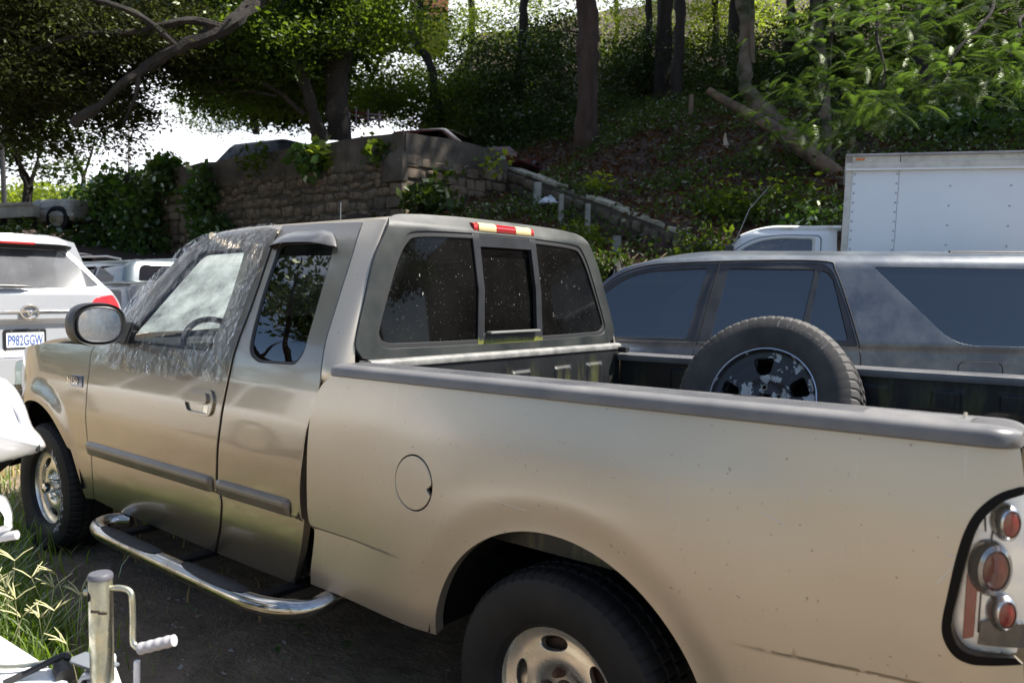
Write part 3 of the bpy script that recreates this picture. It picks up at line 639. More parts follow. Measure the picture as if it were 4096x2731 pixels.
# ---- bed liner
mossy(M_LINER, 1.06, 1.20, .2, (.13, .135, .04), 16, gate=11)
b = MB()
def fw(u, v):
    e = 0
    for yc in (-.62, -.30, .02, .33, .60): e = e+.014*sstep(.075, .055, np.abs(u-yc))*sstep(1.155, 1.135, v)
    return (-.905+.012*(1.22-v)+e+.02*sstep(1.20, 1.225, v)*0, u, v)
fl_ = [np.stack([np.full(20, yc+s), np.linspace(.75, 1.16, 20)], 1) for yc in (-.62, -.30, .02, .33, .60) for s in (-.078, -.066, -.054, .054, .066, .078)]+[np.stack([np.linspace(-.8, .8, 80), np.full(80, q)], 1) for q in (1.134, 1.145, 1.156)]
b.add(*panel([(-.83, .62), (.83, .62), (.838, 1.222), (-.838, 1.232)], fw, [], .035, 0, out=(1, 0, 0), lines=fl_))
def rw(u, v):
    e = 0
    for xc in (-.55, -.18, .35, .62, .86): e = e+.012*sstep(.06, .045, np.abs(u-xc))*sstep(1.125, 1.11, v)
    return (u, .842-e-.02*(1.19-v)*.5, v)
rl_ = [np.stack([np.full(20, xc+s), np.linspace(.75, 1.13, 20)], 1) for xc in (-.55, -.18, .35, .62, .86) for s in (-.062, -.053, -.044, .044, .053, .062)]+[np.stack([np.linspace(-.85, 1.0, 90), np.full(90, q)], 1) for q in (1.11, 1.118, 1.126)]
b.add(*panel([(-.90, .62), (1.05, .62), (1.05, 1.150), (.98, 1.172), (.2, 1.166), (-.3, 1.17), (-.90, 1.178)], rw, [], .035, .01, out=(0, -1, 0), lines=rl_))
b.add(*panel([(-.90, .72), (1.05, .72), (1.05, 1.20), (-.90, 1.20)], lambda u, v: (u, -.838+0*u, v), [], .1, 0, out=(0, 1, 0)))
b.addq(loft([[(-.91, y, .622+.006*(i % 2)), (1.08, y, .622+.006*(i % 2))] for i, y in enumerate(np.linspace(-.84, .84, 30))]))
b.build('bed_liner', M_LINER, TRUCK, sharp=45)
MB().addq(loft([[(-.945+.0*y, y, z) if 0 else (-.905+dx, y, z-.005*(y+.83)) for dx, z in ((-.03, 1.222), (-.028, 1.240), (-.015, 1.245), (.004, 1.241), (.010, 1.230), (.007, 1.215))] for y in np.linspace(-.84, .84, 9)], caps=True)).build('header_rail', mottled('worn_header_plastic', (.12, .12, .115), (.24, .235, .22), 14, .45), TRUCK, sharp=50)
b = MB(); b.addq(box((-.865, .815, 1.205), (.05, .04, .03), .008)); b.build('liner_clip', M_LINER, TRUCK)
# ---- tailgate: top corner bent and scuffed
M_SCUFF = mottled('scuffed_tailgate_paint', (.60, .60, .60), (.33, .30, .25), 16, .45, lo=.42, hi=.6, bstr=.3, bscale=30, bdist=.004, r0=.3, r1=.6)
def tgf(u, v): return (1.128+.02*np.sin(u*5)+.012*np.cos(v*9)+.035*sstep(-.55, -.86, u)*sstep(1.0, 1.25, v)*0, u, v)
TG = MB().add(*panel(rpoly([(-.868, .74), (.868, .74), (.868, 1.235), (-.80, 1.235), (-.862, 1.17)], .02, 4), tgf, [], .06, .03, out=(1, 0, 0)))
TG.addq(loft([[(1.102, y, 1.225), (1.108, y, 1.242+.02*sstep(-.8, .6, y)), (1.135, y, 1.240+.02*sstep(-.8, .6, y)), (1.165, y, 1.215)] for y in np.linspace(-.83, .86, 18)]))
TGO = TG.build('tailgate', M_SCUFF, TRUCK)
b = MB()
for i, y in enumerate(np.linspace(-.74, -.1, 8)): MB().addq(box((1.1435, y, 1.2300+.004*i), (.014, .045, .006), .001, rot=Matrix.Rotation(math.radians(40), 3, 'Y').to_euler())).build('tailgate_slot', M_RUBBER, TGO)
b = MB(); b.addq(loft([[(1.075+dx, y, z) for dx, y in ((.012, -.915), (.04, -.905), (.052, -.885), (.03, -.862))] for z in (.5, .8, 1.05, 1.16, 1.205)])); b.build('tail_pillar', mottled('bronze_tail_pillar', (.16, .12, .06), (.25, .20, .12), 12, .4, coat=.4), TRUCK)
MB().addq(loft([[(1.10, y, .43), (1.23, y, .45), (1.26, y, .55), (1.23, y, .66), (1.10, y, .68)] for y in np.linspace(-.95, .95, 9)], caps=True)).build('rear_bumper', M_CHROME, TRUCK)

# ---- tail lamp
lampi = smooth([(1.098, 1.118), (1.070, 1.103), (1.044, 1.072), (1.028, 1.037), (1.017, .985), (1.006, .919), (.997, .862), (1.001, .835), (1.014, .815), (1.040, .808), (1.112, .816)], 5)
lampi = lampi+(lampo[:len(lampi)]-lampi)*.28 if len(lampi) <= len(lampo) else lampi
LO = np.concatenate([lampo, [(1.120, .80), (1.112, 1.0), (1.104, 1.13)]])
LI = np.concatenate([lampi, [(1.1135, .9), (1.108, 1.0), (1.102, 1.10)]])
LAMP = MB().add(*panel(np.concatenate([lampo, lampi[::-1]]), bedf(.003), [], .012, .02)).build('tail_lamp', mat('lamp_bezel_black', (.003, .003, .004), .35, spec=.12), TRUCK)
MB().add(*panel(LI, lambda u, v: side_bed(u, v, -.030), [], .012, 0)).build('lamp_reflector', mottled('lamp_silver', (.95, .95, .96), (.82, .82, .84), 25, .2, metal=.5, r0=.28, r1=.45), LAMP)
def pod(x, z, r, name, ring_m, lens_m, deep=.03, ov=1.25):
    c = side_bed(np.array(x), np.array(z), -.024); c = np.array([float(q) for q in c]); ax = np.array([.66, -.75, 0])
    V, F = revolve([(r*1.48, -.016), (r*1.45, .0), (r*1.30, .010), (r*1.04, .014), (r, .008)], c, ax, 32); V[:, 2] = c[2]+(V[:, 2]-c[2])*ov; P = MB().add(V, F).build(name, ring_m, LAMP)
    V, F = revolve([(r*1.01, .008), (r*.92, .0125), (r*.6, .0145), (.0005, .015)], c, ax, 32); V[:, 2] = c[2]+(V[:, 2]-c[2])*ov; MB().add(V, F).build('red_lens', lens_m, P)
M_LRING = mat('lamp_ring', (.75, .75, .77), .25, 1)
pod(1.072, 1.062, .0170, 'round_lamp', M_LRING, M_RED, ov=1.5); pod(1.073, .887, .0170, 'round_lamp', M_LRING, M_RED, ov=1.5)
pod(1.052, .970, .0262, 'round_lamp', mat('smoked_ring', (.22, .22, .24), .15, .8, coat=1), mat('dark_red_lens', (.16, .006, .012), .06, coat=1), ov=1.45)
MB().add(*panel([(1.0125, .958), (1.029, .925), (1.026, .83), (1.010, .822)], lambda u, v: side_bed(u, v, -.022), [], .01, .006)).build('red_reflector', M_RED, LAMP)
MB().add(*panel([(1.040, .862), (1.052, .868), (1.108, .868), (1.110, .822), (1.036, .818)], lambda u, v: side_bed(u, v, -.020), [], .012, .008)).build('smoked_block', mat('smoked_block', (.05, .05, .055), .1, coat=1), LAMP)
for (a, b_, c, d) in ((1.034, 1.09, 1.038, 1.04), (1.052, 1.075, 1.048, 1.02), (1.036, .93, 1.034, .84)):
    MB().addq(tube([np.array([float(q) for q in side_bed(np.array(p[0]), np.array(p[1]), -.026)]) for p in ((a, b_), ((a+c)/2, (b_+d)/2), (c, d))], .0016, 5)).build('reflector_rib', M_RUBBER, LAMP)
MB().add(*panel(LI, bedf(.0015), [], .012, 0)).build('clear_lens', glassmat('lamp_cover', (.98, .98, .97), 1.0, 1.42), LAMP)
for P_, r_ in (([(.975, .992), (1.003, .985), (.992, .972), (.965, .93)], .0007), ([(.60, 1.005), (.63, .998), (.66, .985)], .0005), ([(.68, 1.10), (.70, 1.06), (.705, 1.04)], .0004), ([(.35, 1.05), (.37, 1.02), (.375, .97)], .0005), ([(-.17, .90), (-.10, .893), (-.06, .89)], .0005)):
    MB().addq(tube(np.stack(side_bed(np.array([q[0] for q in smooth(P_, 3)]) if 0 else np.array(P_)[:, 0], np.array(P_)[:, 1], .0004), 1), r_, 4, False)).build('scratch', mat('scratch_white', (.75, .78, .80), .5), BED)
tv, tf = textmesh('40.4130 TLR', .011); tv = np.stack(side_bed(1.045+tv[:, 0]*.85, .8165+tv[:, 1]*.8, .0045), 1); MB().add(tv, tf).build('lens_lettering', mat('lettering_grey', (.5, .5, .45), .5), LAMP, smooth=False)

# ---- running board
pth = smooth([(-2.62, -.90, .352), (-2.665, -.955, .352), (-2.672, -1.01, .352), (-2.63, -1.055, .352), (-2.54, -1.082, .352), (-2.45, -1.090, .352), (-2.0, -1.102, .352), (-1.40, -1.112, .352), (-1.22, -1.105, .353), (-1.10, -1.065, .355), (-1.03, -.985, .36), (-1.00, -.84, .40)], 7)
RB = MB().addq(tube(pth, .036, 20)).build('running_board', mottled('dusty_chrome', (.46, .44, .41), (.22, .19, .15), 6, .2, lo=.4, hi=.75, metal=1, r0=.10, r1=.42), TRUCK)
b = MB(); 
for x in (-2.4, -1.85, -1.25): MB().addq(box((x, -.93, .36), (.06, .30, .02), .004)).build('step_bracket', M_DARK, RB)
M_PAD = mottled('step_pad_rubber', (.009, .009, .010), (.022, .022, .024), 9, .72)
for x0, x1 in ((-2.48, -1.93), (-1.74, -1.27)):
    rings = []
    for x in np.linspace(x0, x1, 34):
        t = (x-x0)/(x1-x0); k = min(1, math.sin(math.pi*min(1, max(.02, t)))**.35); yy = float(np.interp(x, pth[:, 0][np.argsort(pth[:, 0])], pth[:, 1][np.argsort(pth[:, 0])])) if 0 else -1.100-.02*(x+2.0)*.5
        groove = -.0022 if (int(t*34) % 4 == 0 and .18 < t < .82) else 0
        rings.append([(x, yy+.0410*math.sin(a)*1.02, .352+.0410*math.cos(a)+.004+groove*(abs(a) < .7)-.004*(1-k)*2) for a in np.linspace(-1.05*k, 1.05*k, 13)])
    MB().addq(loft(rings)).build('step_pad', M_PAD, RB, sharp=25)

# ---- wheels
def tyre_prof(R, r, w, tread=.009):
    """(radius, along axis) from inner bead over the tread to the outer bead"""
    h = w/2
    return [(r-.004, h*.72), (r+.012, h*.90), (r+.035, h*.99), ((R+r)/2, h*1.05), (R-.045, h*1.02), (R-.020, h*.94), (R-.006, h*.80)]
def tyre(c, ax, R, r, w, n=300, flat=None, seed=1, m=M_TYRE):
    half = tyre_prof(R, r, w); h = w/2
    tread = [(R-.002, h*.72), (R, h*.55), (R, h*.45), (R-.009, h*.43), (R-.009, h*.37), (R+.001, h*.35), (R+.001, h*.07), (R-.009, h*.05)]
    prof = half+tread; prof = prof+[(a, -b_) for a, b_ in prof[::-1]]
    V, F = revolve(prof, (0, 0, 0), (0, -1, 0), n); k = len(prof); V = V.reshape(k, n, 3)
    for i in range(k):
        rr, aa = prof[i]
        cut = 0
        if i in (5, 6, 7, 8, 9) or i in (k-6, k-7, k-8, k-9, k-10): cut = .0042
        if i in (12, 13) or i in (k-13, k-14): cut = .006
        if cut:
            for j in range(n):
                if (j+(i > k/2)*2) % 5 == 0:
                    q = V[i, j]; l = math.hypot(q[0], q[2]); f = (l-cut)/l; V[i, j, 0] *= f; V[i, j, 2] *= f
    V = V.reshape(-1, 3); a = Vector((0, -1, 0)).rotation_difference(Vector(ax)).to_matrix(); V = V @ np.array(a).T+np.array(c)
    if flat is not None:
        d = np.clip(flat-V[:, 2], 0, 1); V[:, 2] = np.maximum(V[:, 2], flat+.0)
        low = np.clip((flat+.13-V[:, 2])/.13, 0, 1)
        V[:, 1] += np.sign(V[:, 1]-c[1])*(.035*low*(d.max() > .03)+d*.2)
    return V, F
def rim_panel(c, ax, prof, r0, r1, holes, m, name, parent, n=48, flange=.02, up=(0, 0, 1)):
    """dished disc with openings; prof gives depth along the axle by radius"""
    ax = np.array(ax, float); up = np.array(up, float); up = up-ax*(up @ ax); up /= np.linalg.norm(up); u_ = np.cross(up, ax); pr = np.array(prof)
    g = curve1(prof, .006)
    def fn(u, v):
        r = np.sqrt(u*u+v*v); d = g(r); return tuple(c[i]+u_[i]*u+up[i]*v+ax[i]*d for i in range(3))
    outer = [(r1*math.cos(t), r1*math.sin(t)) for t in np.linspace(0, 2*np.pi, n, endpoint=False)]
    hs = list(holes)
    if r0: hs.append(np.array([(r0*math.cos(t), r0*math.sin(t)) for t in np.linspace(0, 2*np.pi, 20, endpoint=False)]))
    return MB().add(*panel(outer, fn, hs, .013, flange, out=tuple(ax))).build(name, m, parent)
def slot_holes(k, rc, a, b_, ph=0.0, p=2.2):
    out = []
    for i in range(k):
        t0 = ph+i*2*math.pi/k; L = []
        for t in np.linspace(0, 2*np.pi, 22, endpoint=False):
            x, y = ell(t, a, b_, p); y = y+rc
            L.append((x*math.cos(t0)-y*math.sin(t0), x*math.sin(t0)+y*math.cos(t0)))
        out.append(np.array(L))
    return out
def truck_wheel(cx, cz, ph, flat, hubcap):
    c = np.array([cx, -.845, cz]); ax = (0, -1, 0)
    W = MB().addq(revolve([(0, -.05), (.15, -.05), (.15, .02), (0, .02)], c, ax, 32)).build('wheel', M_RUST, TRUCK)
    MB().addq(tyre(c, ax, .363, .205, .245, flat=flat)).build('tyre', M_TYRE, W, sharp=20)
    b = MB().addq(revolve([(.196, -.09), (.205, .085), (.222, .094), (.226, .100), (.223, .106), (.214, .105), (.206, .094), (.199, .075), (.1985, .070)], c, ax, 72)).build('rim', M_ALU, W)
    rim_panel(c, ax, [(.0, .040), (.055, .042), (.075, .050), (.088, .064), (.105, .066), (.13, .066), (.16, .060), (.178, .063), (.200, .072)], .036, .1995, slot_holes(5, .146, .050, .0235, ph), M_ALU, 'rim_face', W)
    MB().addq(revolve([(.0005, .052), (.024, .054), (.034, .046), (.036, .02)], c, ax, 24)).build('hub', M_RUST if not hubcap else M_CHROME, W)
    if hubcap: MB().addq(revolve([(.0005, .125), (.028, .118), (.034, .09), (.038, .05)], c, ax, 20)).build('hub_cap', M_CHROME, W)
    for i in range(5):
        t = ph+.35+i*2*math.pi/5; q = c+np.array([.062*math.cos(t), 0, .062*math.sin(t)])
        V, F = revolve([(.0165, .035), (.0165, .055), (.0135, .058), (.0135, .066), (.0105, .069), (.0105, .076), (.008, .079), (.0005, .084)], q, ax, 8)
        MB().add(V, F).build('lug_nut', M_CHROME if hubcap else M_RUST, W, smooth=False)
truck_wheel(0, .345, .21, -.005, False)
truck_wheel(-3.526, .372, .55, .045, True)
_w = [o for o in TRUCK.children if o.name.startswith('wheel')][-1]; rm = random.Random(3); b = MB()
for a in np.arange(-1.25, 1.0, .055):   # worn white lettering round the sidewall
    for k in range(rm.choice((1, 2, 2, 3))):
        r_ = rm.uniform(.262, .292); a_ = a+rm.uniform(-.02, .02); c = np.array([-3.526+r_*math.cos(a_), -.845-.1285-.003, .372+r_*math.sin(a_)]); t_ = np.array([-math.sin(a_), 0, math.cos(a_)]); n_ = np.array([math.cos(a_), 0, math.sin(a_)]); L_, h_ = rm.uniform(.003, .009), rm.uniform(.002, .010)
        b.add([c-t_*L_-n_*h_, c+t_*L_-n_*h_*.6, c+t_*L_+n_*h_, c-t_*L_*.7+n_*h_], [(0, 1, 2, 3)])
b.build('tyre_marking', mat('worn_white_letters', (.42, .41, .40), .7), _w, smooth=False, kind='stuff')
b = MB()
for cx, cz, fl in ((0, .345, -.005), (-3.526, .365, .04)):
    b = MB(); b.addq(tyre(np.array([cx, .845, cz]), (0, 1, 0), .363, .205, .245, 64, flat=fl)); b.addq(revolve([(0, .05), (.205, .06)], (cx, .845, cz), (0, 1, 0), 24)); b.build('far_wheel', M_TYRE, TRUCK)
# ================================================================== spare wheel in the bed
SP = thing('spare_wheel', (-.02, .66, .73), 'worn tyre on a peeling dark five spoke rim standing in the pickup bed', 'spare wheel')
sc_ = np.array([-.028, .655, 1.072]); sa = np.array([.06, -.92, .36]); sa /= np.linalg.norm(sa)
TY = MB().addq(tyre(sc_, tuple(sa), .352, .200, .235, 300, m=M_TYRED)).build('tyre', M_TYRED, SP, sharp=24)
M_PEEL = mottled('peeling_dark_rim_paint', (.026, .027, .030), (.46, .46, .46), 19, .4, lo=.545, hi=.575, r0=.4, r1=.32)
RIM = MB().addq(revolve([(.190, -.09), (.200, .080), (.2115, .090), (.214, .096), (.211, .101), (.203, .099), (.1985, .088), (.196, .076)], sc_, sa, 72)).build('rim', M_PEEL, SP)
MB().addq(revolve([(.2105, .0985), (.2125, .1025), (.206, .1035), (.2045, .0995)], sc_, sa, 72)).build('rim_lip', mat('bright_rim_lip', (.60, .62, .64), .3, 1), RIM)
def spoke_holes():
    out = []
    for i in range(5):
        t0 = .12+i*2*math.pi/5
        P = rpoly([(-.044, .176), (.044, .176), (.028, .112), (0, .100), (-.028, .112)], [.02, .02, .018, .012, .018], 4)
        out.append(np.array([(x*math.cos(t0)-y*math.sin(t0), x*math.sin(t0)+y*math.cos(t0)) for x, y in P]))
    return out
lugs = [np.array([(.058*math.cos(t0)+.009*math.cos(t), .058*math.sin(t0)+.009*math.sin(t)) for t in np.linspace(0, 2*np.pi, 10, endpoint=False)]) for t0 in [math.pi/2+.12+i*2*math.pi/5 for i in range(5)]]
rim_panel(sc_, sa, [(0, .060), (.075, .060), (.085, .068), (.10, .074), (.14, .078), (.17, .074), (.1965, .080)], .038, .1965, spoke_holes()+lugs, M_PEEL, 'rim_face', RIM, flange=.035)
MB().addq(revolve([(.0005, -.03), (.195, -.03)], sc_, sa, 32)).build('rim_barrel', M_DARK, RIM)
up = np.array([0, 0, 1.]); su = np.cross(up, sa); su /= np.linalg.norm(su); sv_ = np.cross(sa, su)
for l in lugs:
    q = l.mean(0); c = sc_+su*q[0]+sv_*q[1]
    MB().addq(revolve([(.0085, .045), (.0085, .062), (.0125, .0635), (.013, .060)], c, sa, 12)).build('lug_hole', mat('worn_lug_seat', (.33, .30, .25), .5, .6) if l is lugs[0] else bpy.data.materials['worn_lug_seat'], RIM)
tv, tf = textmesh('Luxotik', .050, 0, -.0006); w_ = tv[:, 0].max()
ang = math.radians(86)-(tv[:, 0]/w_)*math.radians(46); rr = .292+tv[:, 1]*.78
hb = np.interp(rr, [.235, .276, .307, .332], [.118*.99, .123, .1205, .111])
tp = sc_+su*(-rr*np.cos(ang)*-1)[:, None]+sv_*(rr*np.sin(ang))[:, None]+sa*(hb+.0060)[:, None]
MB().add(tp, tf).build('tyre_lettering', mat('raised_letter_grey', (.14, .135, .13), .7), TY, smooth=False)

SP.scale = (1.09, 1.09, 1.09); SP.location = (-.024, .66, .640)
# ================================================================== the clear sheet taped over the driver's window
pin = smooth([(-2.86, 1.085), (-2.79, 1.12), (-2.755, 1.23), (-2.70, 1.36), (-2.55, 1.54), (-2.38, 1.685), (-2.27, 1.742), (-2.08, 1.760), (-1.690, 1.775), (-1.672, 1.66), (-1.652, 1.50), (-1.638, 1.36), (-1.636, 1.18), (-1.665, 1.115), (-1.78, 1.118), (-1.90, 1.128), (-2.0, 1.102), (-2.15, 1.108), (-2.32, 1.104), (-2.48, 1.112), (-2.60, 1.108), (-2.70, 1.128)], 5, True)
_rng = np.random.default_rng(5); wk = [(_rng.uniform(-1, 1), _rng.uniform(-1, 1), _rng.uniform(0, 6.28), _rng.uniform(12, 46)) for _ in range(14)]
def sheetf(u, v):
    d = 0
    for a, b_, ph, k in wk: d = d+np.abs(np.sin((u*a+v*b_)*k+ph+1.5*np.sin(v*7+u*5)))**3*.0016
    inside = np.exp(-((u+2.15)/.30)**4-((v-1.45)/.20)**4)
    d = d*(1-.55*inside)+.010+.012*np.exp(-((v-1.12)/.05)**2)*np.abs(np.sin(u*37+3*np.sin(u*11)))
    return side_cab(u, v, d)
def sheetmat():
    m = bpy.data.materials.new('clear_plastic_film'); m.use_nodes = True; nt = m.node_tree; nt.nodes.clear()
    out = nt.nodes.new('ShaderNodeOutputMaterial'); tr = nt.nodes.new('ShaderNodeBsdfTransparent'); tr.inputs[0].default_value = (.965, .97, .97, 1)
    gl = nt.nodes.new('ShaderNodeBsdfGlossy'); gl.inputs['Roughness'].default_value = .06
    di = nt.nodes.new('ShaderNodeBsdfDiffuse'); di.inputs[0].default_value = (.88, .89, .89, 1)
    tc = nt.nodes.new('ShaderNodeTexCoord'); nz = nt.nodes.new('ShaderNodeTexNoise'); nz.inputs['Scale'].default_value = 9; nz.inputs['Detail'].default_value = 4; lk(nt, tc.outputs['Object'], nz.inputs['Vector'])
    wv = nt.nodes.new('ShaderNodeVectorMath'); wv.operation = 'MULTIPLY_ADD'; lk(nt, nz.outputs['Color'], wv.inputs[0]); wv.inputs[1].default_value = (.10, .10, .10); lk(nt, tc.outputs['Object'], wv.inputs[2])
    mp = nt.nodes.new('ShaderNodeMapping'); mp.inputs['Scale'].default_value = (1, 1, .5); lk(nt, wv.outputs[0], mp.inputs[0])
    def vor(sc, feat):
        v = nt.nodes.new('ShaderNodeTexVoronoi'); v.feature = feat; v.inputs['Scale'].default_value = sc; lk(nt, mp.outputs[0], v.inputs['Vector']); return v.outputs['Distance']
    bp = nt.nodes.new('ShaderNodeBump'); bp.inputs['Strength'].default_value = 1.0; bp.inputs['Distance'].default_value = .010
    lk(nt, nmath(nt, 'ADD', vor(26, 'F1'), nmath(nt, 'MULTIPLY', vor(75, 'F1'), .35)), bp.inputs['Height'])
    crease_glint = nmath(nt, 'MAXIMUM', nmath(nt, 'MULTIPLY', nramp(nt, vor(17, 'DISTANCE_TO_EDGE'), .0, .030, (1, 1, 1, 1), (0, 0, 0, 1)), nramp(nt, nnoise(nt, 14, 4, .7), .48, .62)), nmath(nt, 'MULTIPLY', nramp(nt, vor(52, 'DISTANCE_TO_EDGE'), .0, .06, (1, 1, 1, 1), (0, 0, 0, 1)), nramp(nt, nnoise(nt, 23, 4, .7), .52, .60)))  # white glints along the creases, painted as diffuse film colour
    gp = nt.nodes.new('ShaderNodeNewGeometry'); sp_ = nt.nodes.new('ShaderNodeSeparateXYZ'); lk(nt, gp.outputs['Position'], sp_.inputs[0])
    ex = nmath(nt, 'POWER', nmath(nt, 'ABSOLUTE', nmath(nt, 'MULTIPLY', nmath(nt, 'ADD', sp_.outputs[0], 2.13), 1/.40)), 3.0); ez = nmath(nt, 'POWER', nmath(nt, 'ABSOLUTE', nmath(nt, 'MULTIPLY', nmath(nt, 'ADD', sp_.outputs[2], -1.46), 1/.235)), 3.0)
    taut = nramp(nt, nmath(nt, 'ADD', ex, ez), .55, 1.15)   # 0 where the film is stretched over the opening
    lk(nt, nmath(nt, 'ADD', nmath(nt, 'MULTIPLY', taut, .8), .2), bp.inputs['Strength'])
    for s in (gl, di): lk(nt, bp.outputs[0], s.inputs['Normal'])
    fr = nt.nodes.new('ShaderNodeFresnel'); fr.inputs[0].default_value = 1.36; lk(nt, bp.outputs[0], fr.inputs['Normal'])
    m1 = nt.nodes.new('ShaderNodeMixShader'); lk(nt, nmath(nt, 'MINIMUM', nmath(nt, 'MULTIPLY', fr.outputs[0], .85), 1.0), m1.inputs[0]); lk(nt, tr.outputs[0], m1.inputs[1]); lk(nt, gl.outputs[0], m1.inputs[2])
    m2 = nt.nodes.new('ShaderNodeMixShader'); em = nmath(nt, 'ADD', nmath(nt, 'MULTIPLY', nmath(nt, 'MULTIPLY', crease_glint, nmath(nt, 'ADD', nmath(nt, 'MULTIPLY', taut, .8), .25)), .55), .012)
    lk(nt, em, m2.inputs[0]); lk(nt, m1.outputs[0], m2.inputs[1]); lk(nt, di.outputs[0], m2.inputs[2]); lk(nt, m2.outputs[0], out.inputs[0]); return m
MB().add(*panel(pin, sheetf, [], .012, 0)).build('plastic_sheet', sheetmat(), label='crinkled clear plastic sheet taped over the driver window', cat='plastic sheet')

# ================================================================== grey estate behind the bed
P0 = np.array([-.350, 2.840, 0]); su_ = np.array([.866, .5, 0]); sn = np.array([.5, -.866, 0])
SUV = thing('estate_car', P0+su_*(-.2)-sn*.85, 'faded blue grey sport utility with dark tinted windows beside the pickup bed', 'estate car')
_sw = curve1([(.3, -.03), (.6, .0), (.95, .012), (1.12, 0), (1.18, -.012), (1.70, -.140), (1.74, -.165), (1.79, -.25)], .018)
def suvf(off=0.0):
    def f(u, v):
        w = _sw(v)+off-.010*sstep(1.118, 1.126, v-.006*(u))*sstep(1.17, 1.13, v)
        w = w-.35*np.clip(-1.9-u, 0, 2)**2
        return (P0[0]+su_[0]*u+sn[0]*w, P0[1]+su_[1]*u+sn[1]*w, v)
    return f
SO = tuple(sn)
M_SUV = paint('faded_blue_grey_paint', (.062, .078, .105), .35, .40, .4, .14, .35, fade=(.155, .17, .18))
so = np.concatenate([smooth([(-1.86, 1.20), (-1.70, 1.50), (-1.555, 1.640), (-1.40, 1.70), (-1.20, 1.735), (-.9, 1.757), (-.5, 1.765), (.5, 1.765), (1.9, 1.755)], 5), [(2.15, 1.2), (2.15, .45), (-2.9, .45), (-2.9, .95), (-1.98, 1.10)]])
wfull = rpoly([(-1.700, 1.478), (-1.555, 1.602), (-1.38, 1.668), (-1.15, 1.698), (-.6, 1.718), (-.155, 1.714), (-.090, 1.66), (-.005, 1.40), (.058, 1.150), (-1.66, 1.165)], [.05, .1, .1, .1, .1, .05, .06, .1, .02, .05], 5)
qg = rpoly([(.165, 1.690), (1.72, 1.672), (1.85, 1.40), (1.80, 1.162), (.66, 1.174)], [.035, .06, .1, .06, .13], 7)
B_ = MB().add(*panel(so, suvf(), [wfull, qg], .04, .03, out=SO)).build('body_side', M_SUV, SUV)
MB().add(*panel(wfull, suvf(-.008), [rpoly([(-1.662, 1.475), (-1.50, 1.600), (-1.332, 1.650), (-.925, 1.676), (-1.065, 1.186), (-1.62, 1.184)], [.03, .1, .1, .02, .02, .02], 4), rpoly([(-.782, 1.674), (-.205, 1.670), (-.318, 1.190), (-.905, 1.186)], .015, 3), rpoly([(-.172, 1.665), (-.125, 1.655), (-.085, 1.60), (.000, 1.19), (-.278, 1.190)], .02, 3)], .04, .012, out=SO)).build('window_frame', mottled('black_door_frame', (.018, .019, .022), (.04, .04, .044), 6, .42), SUV)
M_SGL = glassmat('suv_tint_glass', (.015, .016, .02), 1.0, 2.0)
for nm, P in (('front_window', [(-1.69, 1.46), (-1.50, 1.62), (-1.332, 1.665), (-.90, 1.69), (-1.06, 1.17), (-1.65, 1.17)]), ('rear_window', [(-.80, 1.69), (-.19, 1.685), (-.31, 1.175), (-.92, 1.17)]), ('small_window', [(-.19, 1.68), (-.11, 1.67), (.012, 1.175), (-.30, 1.175)])):
    MB().add(*panel(P, suvf(-.022), [], .1, 0, out=SO)).build(nm, M_SGL, SUV)
MB().add(*panel(qg, suvf(-.008), [], .06, .01, out=SO)).build('quarter_window', M_SGL, SUV)
gf = suvf(.0012)
def seamtube(P, f, r, name, m, par): MB().addq(tube(np.stack(f(np.array(P)[:, 0], np.array(P)[:, 1]), 1), r, 6)).build(name, m, par)
seamtube(smooth([(-.845, 1.706), (-.985, 1.18), (-1.015, 1.10), (-1.03, .9), (-1.02, .55)], 5), gf, .004, 'door_gap', M_RUBBER, SUV)
seamtube(smooth([(.062, 1.152), (.073, 1.09), (.070, 1.0), (.03, .8)], 5), gf, .004, 'door_gap', M_RUBBER, SUV)
seamtube(smooth([(-1.70, 1.482), (-1.555, 1.612), (-1.37, 1.682), (-1.15, 1.708), (-.6, 1.728), (-.14, 1.724), (-.075, 1.66), (.008, 1.40), (.072, 1.150)], 6), suvf(.004), .006, 'roof_gutter', M_RUBBER, SUV)
fp = rpoly([(.68, 1.068), (.945, 1.068), (.955, .90), (.675, .90)], .045, 6); fp = np.concatenate([fp, fp[:1]])
seamtube(fp, gf, .0028, 'fuel_flap', M_RUBBER, SUV)
# roof, far side, nose, tail
def sroof(u, v):
    f = suvf()(u, 1.775+0*u); x, y = f[0]-sn[0]*v*1.36, f[1]-sn[1]*v*1.36
    z = 1.765+.060*(1-np.abs(2*v-1)**2.6)-.205*np.clip(-.72-u, 0, 2)**2.0
    return (x, y, z)
MB().add(*panel([(-1.55, 0), (1.95, 0), (1.95, 1), (-1.55, 1)], lambda u, v: sroof(u, v), [], .06, .03, out=(0, 0, 1))).build('roof', M_SUV, SUV)
far = lambda u, v: tuple(np.array(c) for c in (lambda w: (P0[0]+su_[0]*u-sn[0]*(1.70+w), P0[1]+su_[1]*u-sn[1]*(1.70+w), v))(_sw(v)))
MB().add(*panel(so, far, [wfull, qg], .08, .02, out=tuple(-sn))).build('far_side', M_SUV, SUV)
b = MB(); q = lambda u, w, z: P0+su_*u-sn*w+np.array([0, 0, z])
b.add(*panel([(0, 0), (1, 0), (1, 1), (0, 1)], lambda a, t: tuple((P0[i]+su_[i]*(-1.95+.42*t)-sn[i]*(.06+.09*t+(1.58-.18*t)*a)+(0 if i < 2 else 1.15+.60*t)) for i in range(3)), [], .2, 0, out=(-1, 0, .5))); b.build('windscreen', M_SGL, SUV)
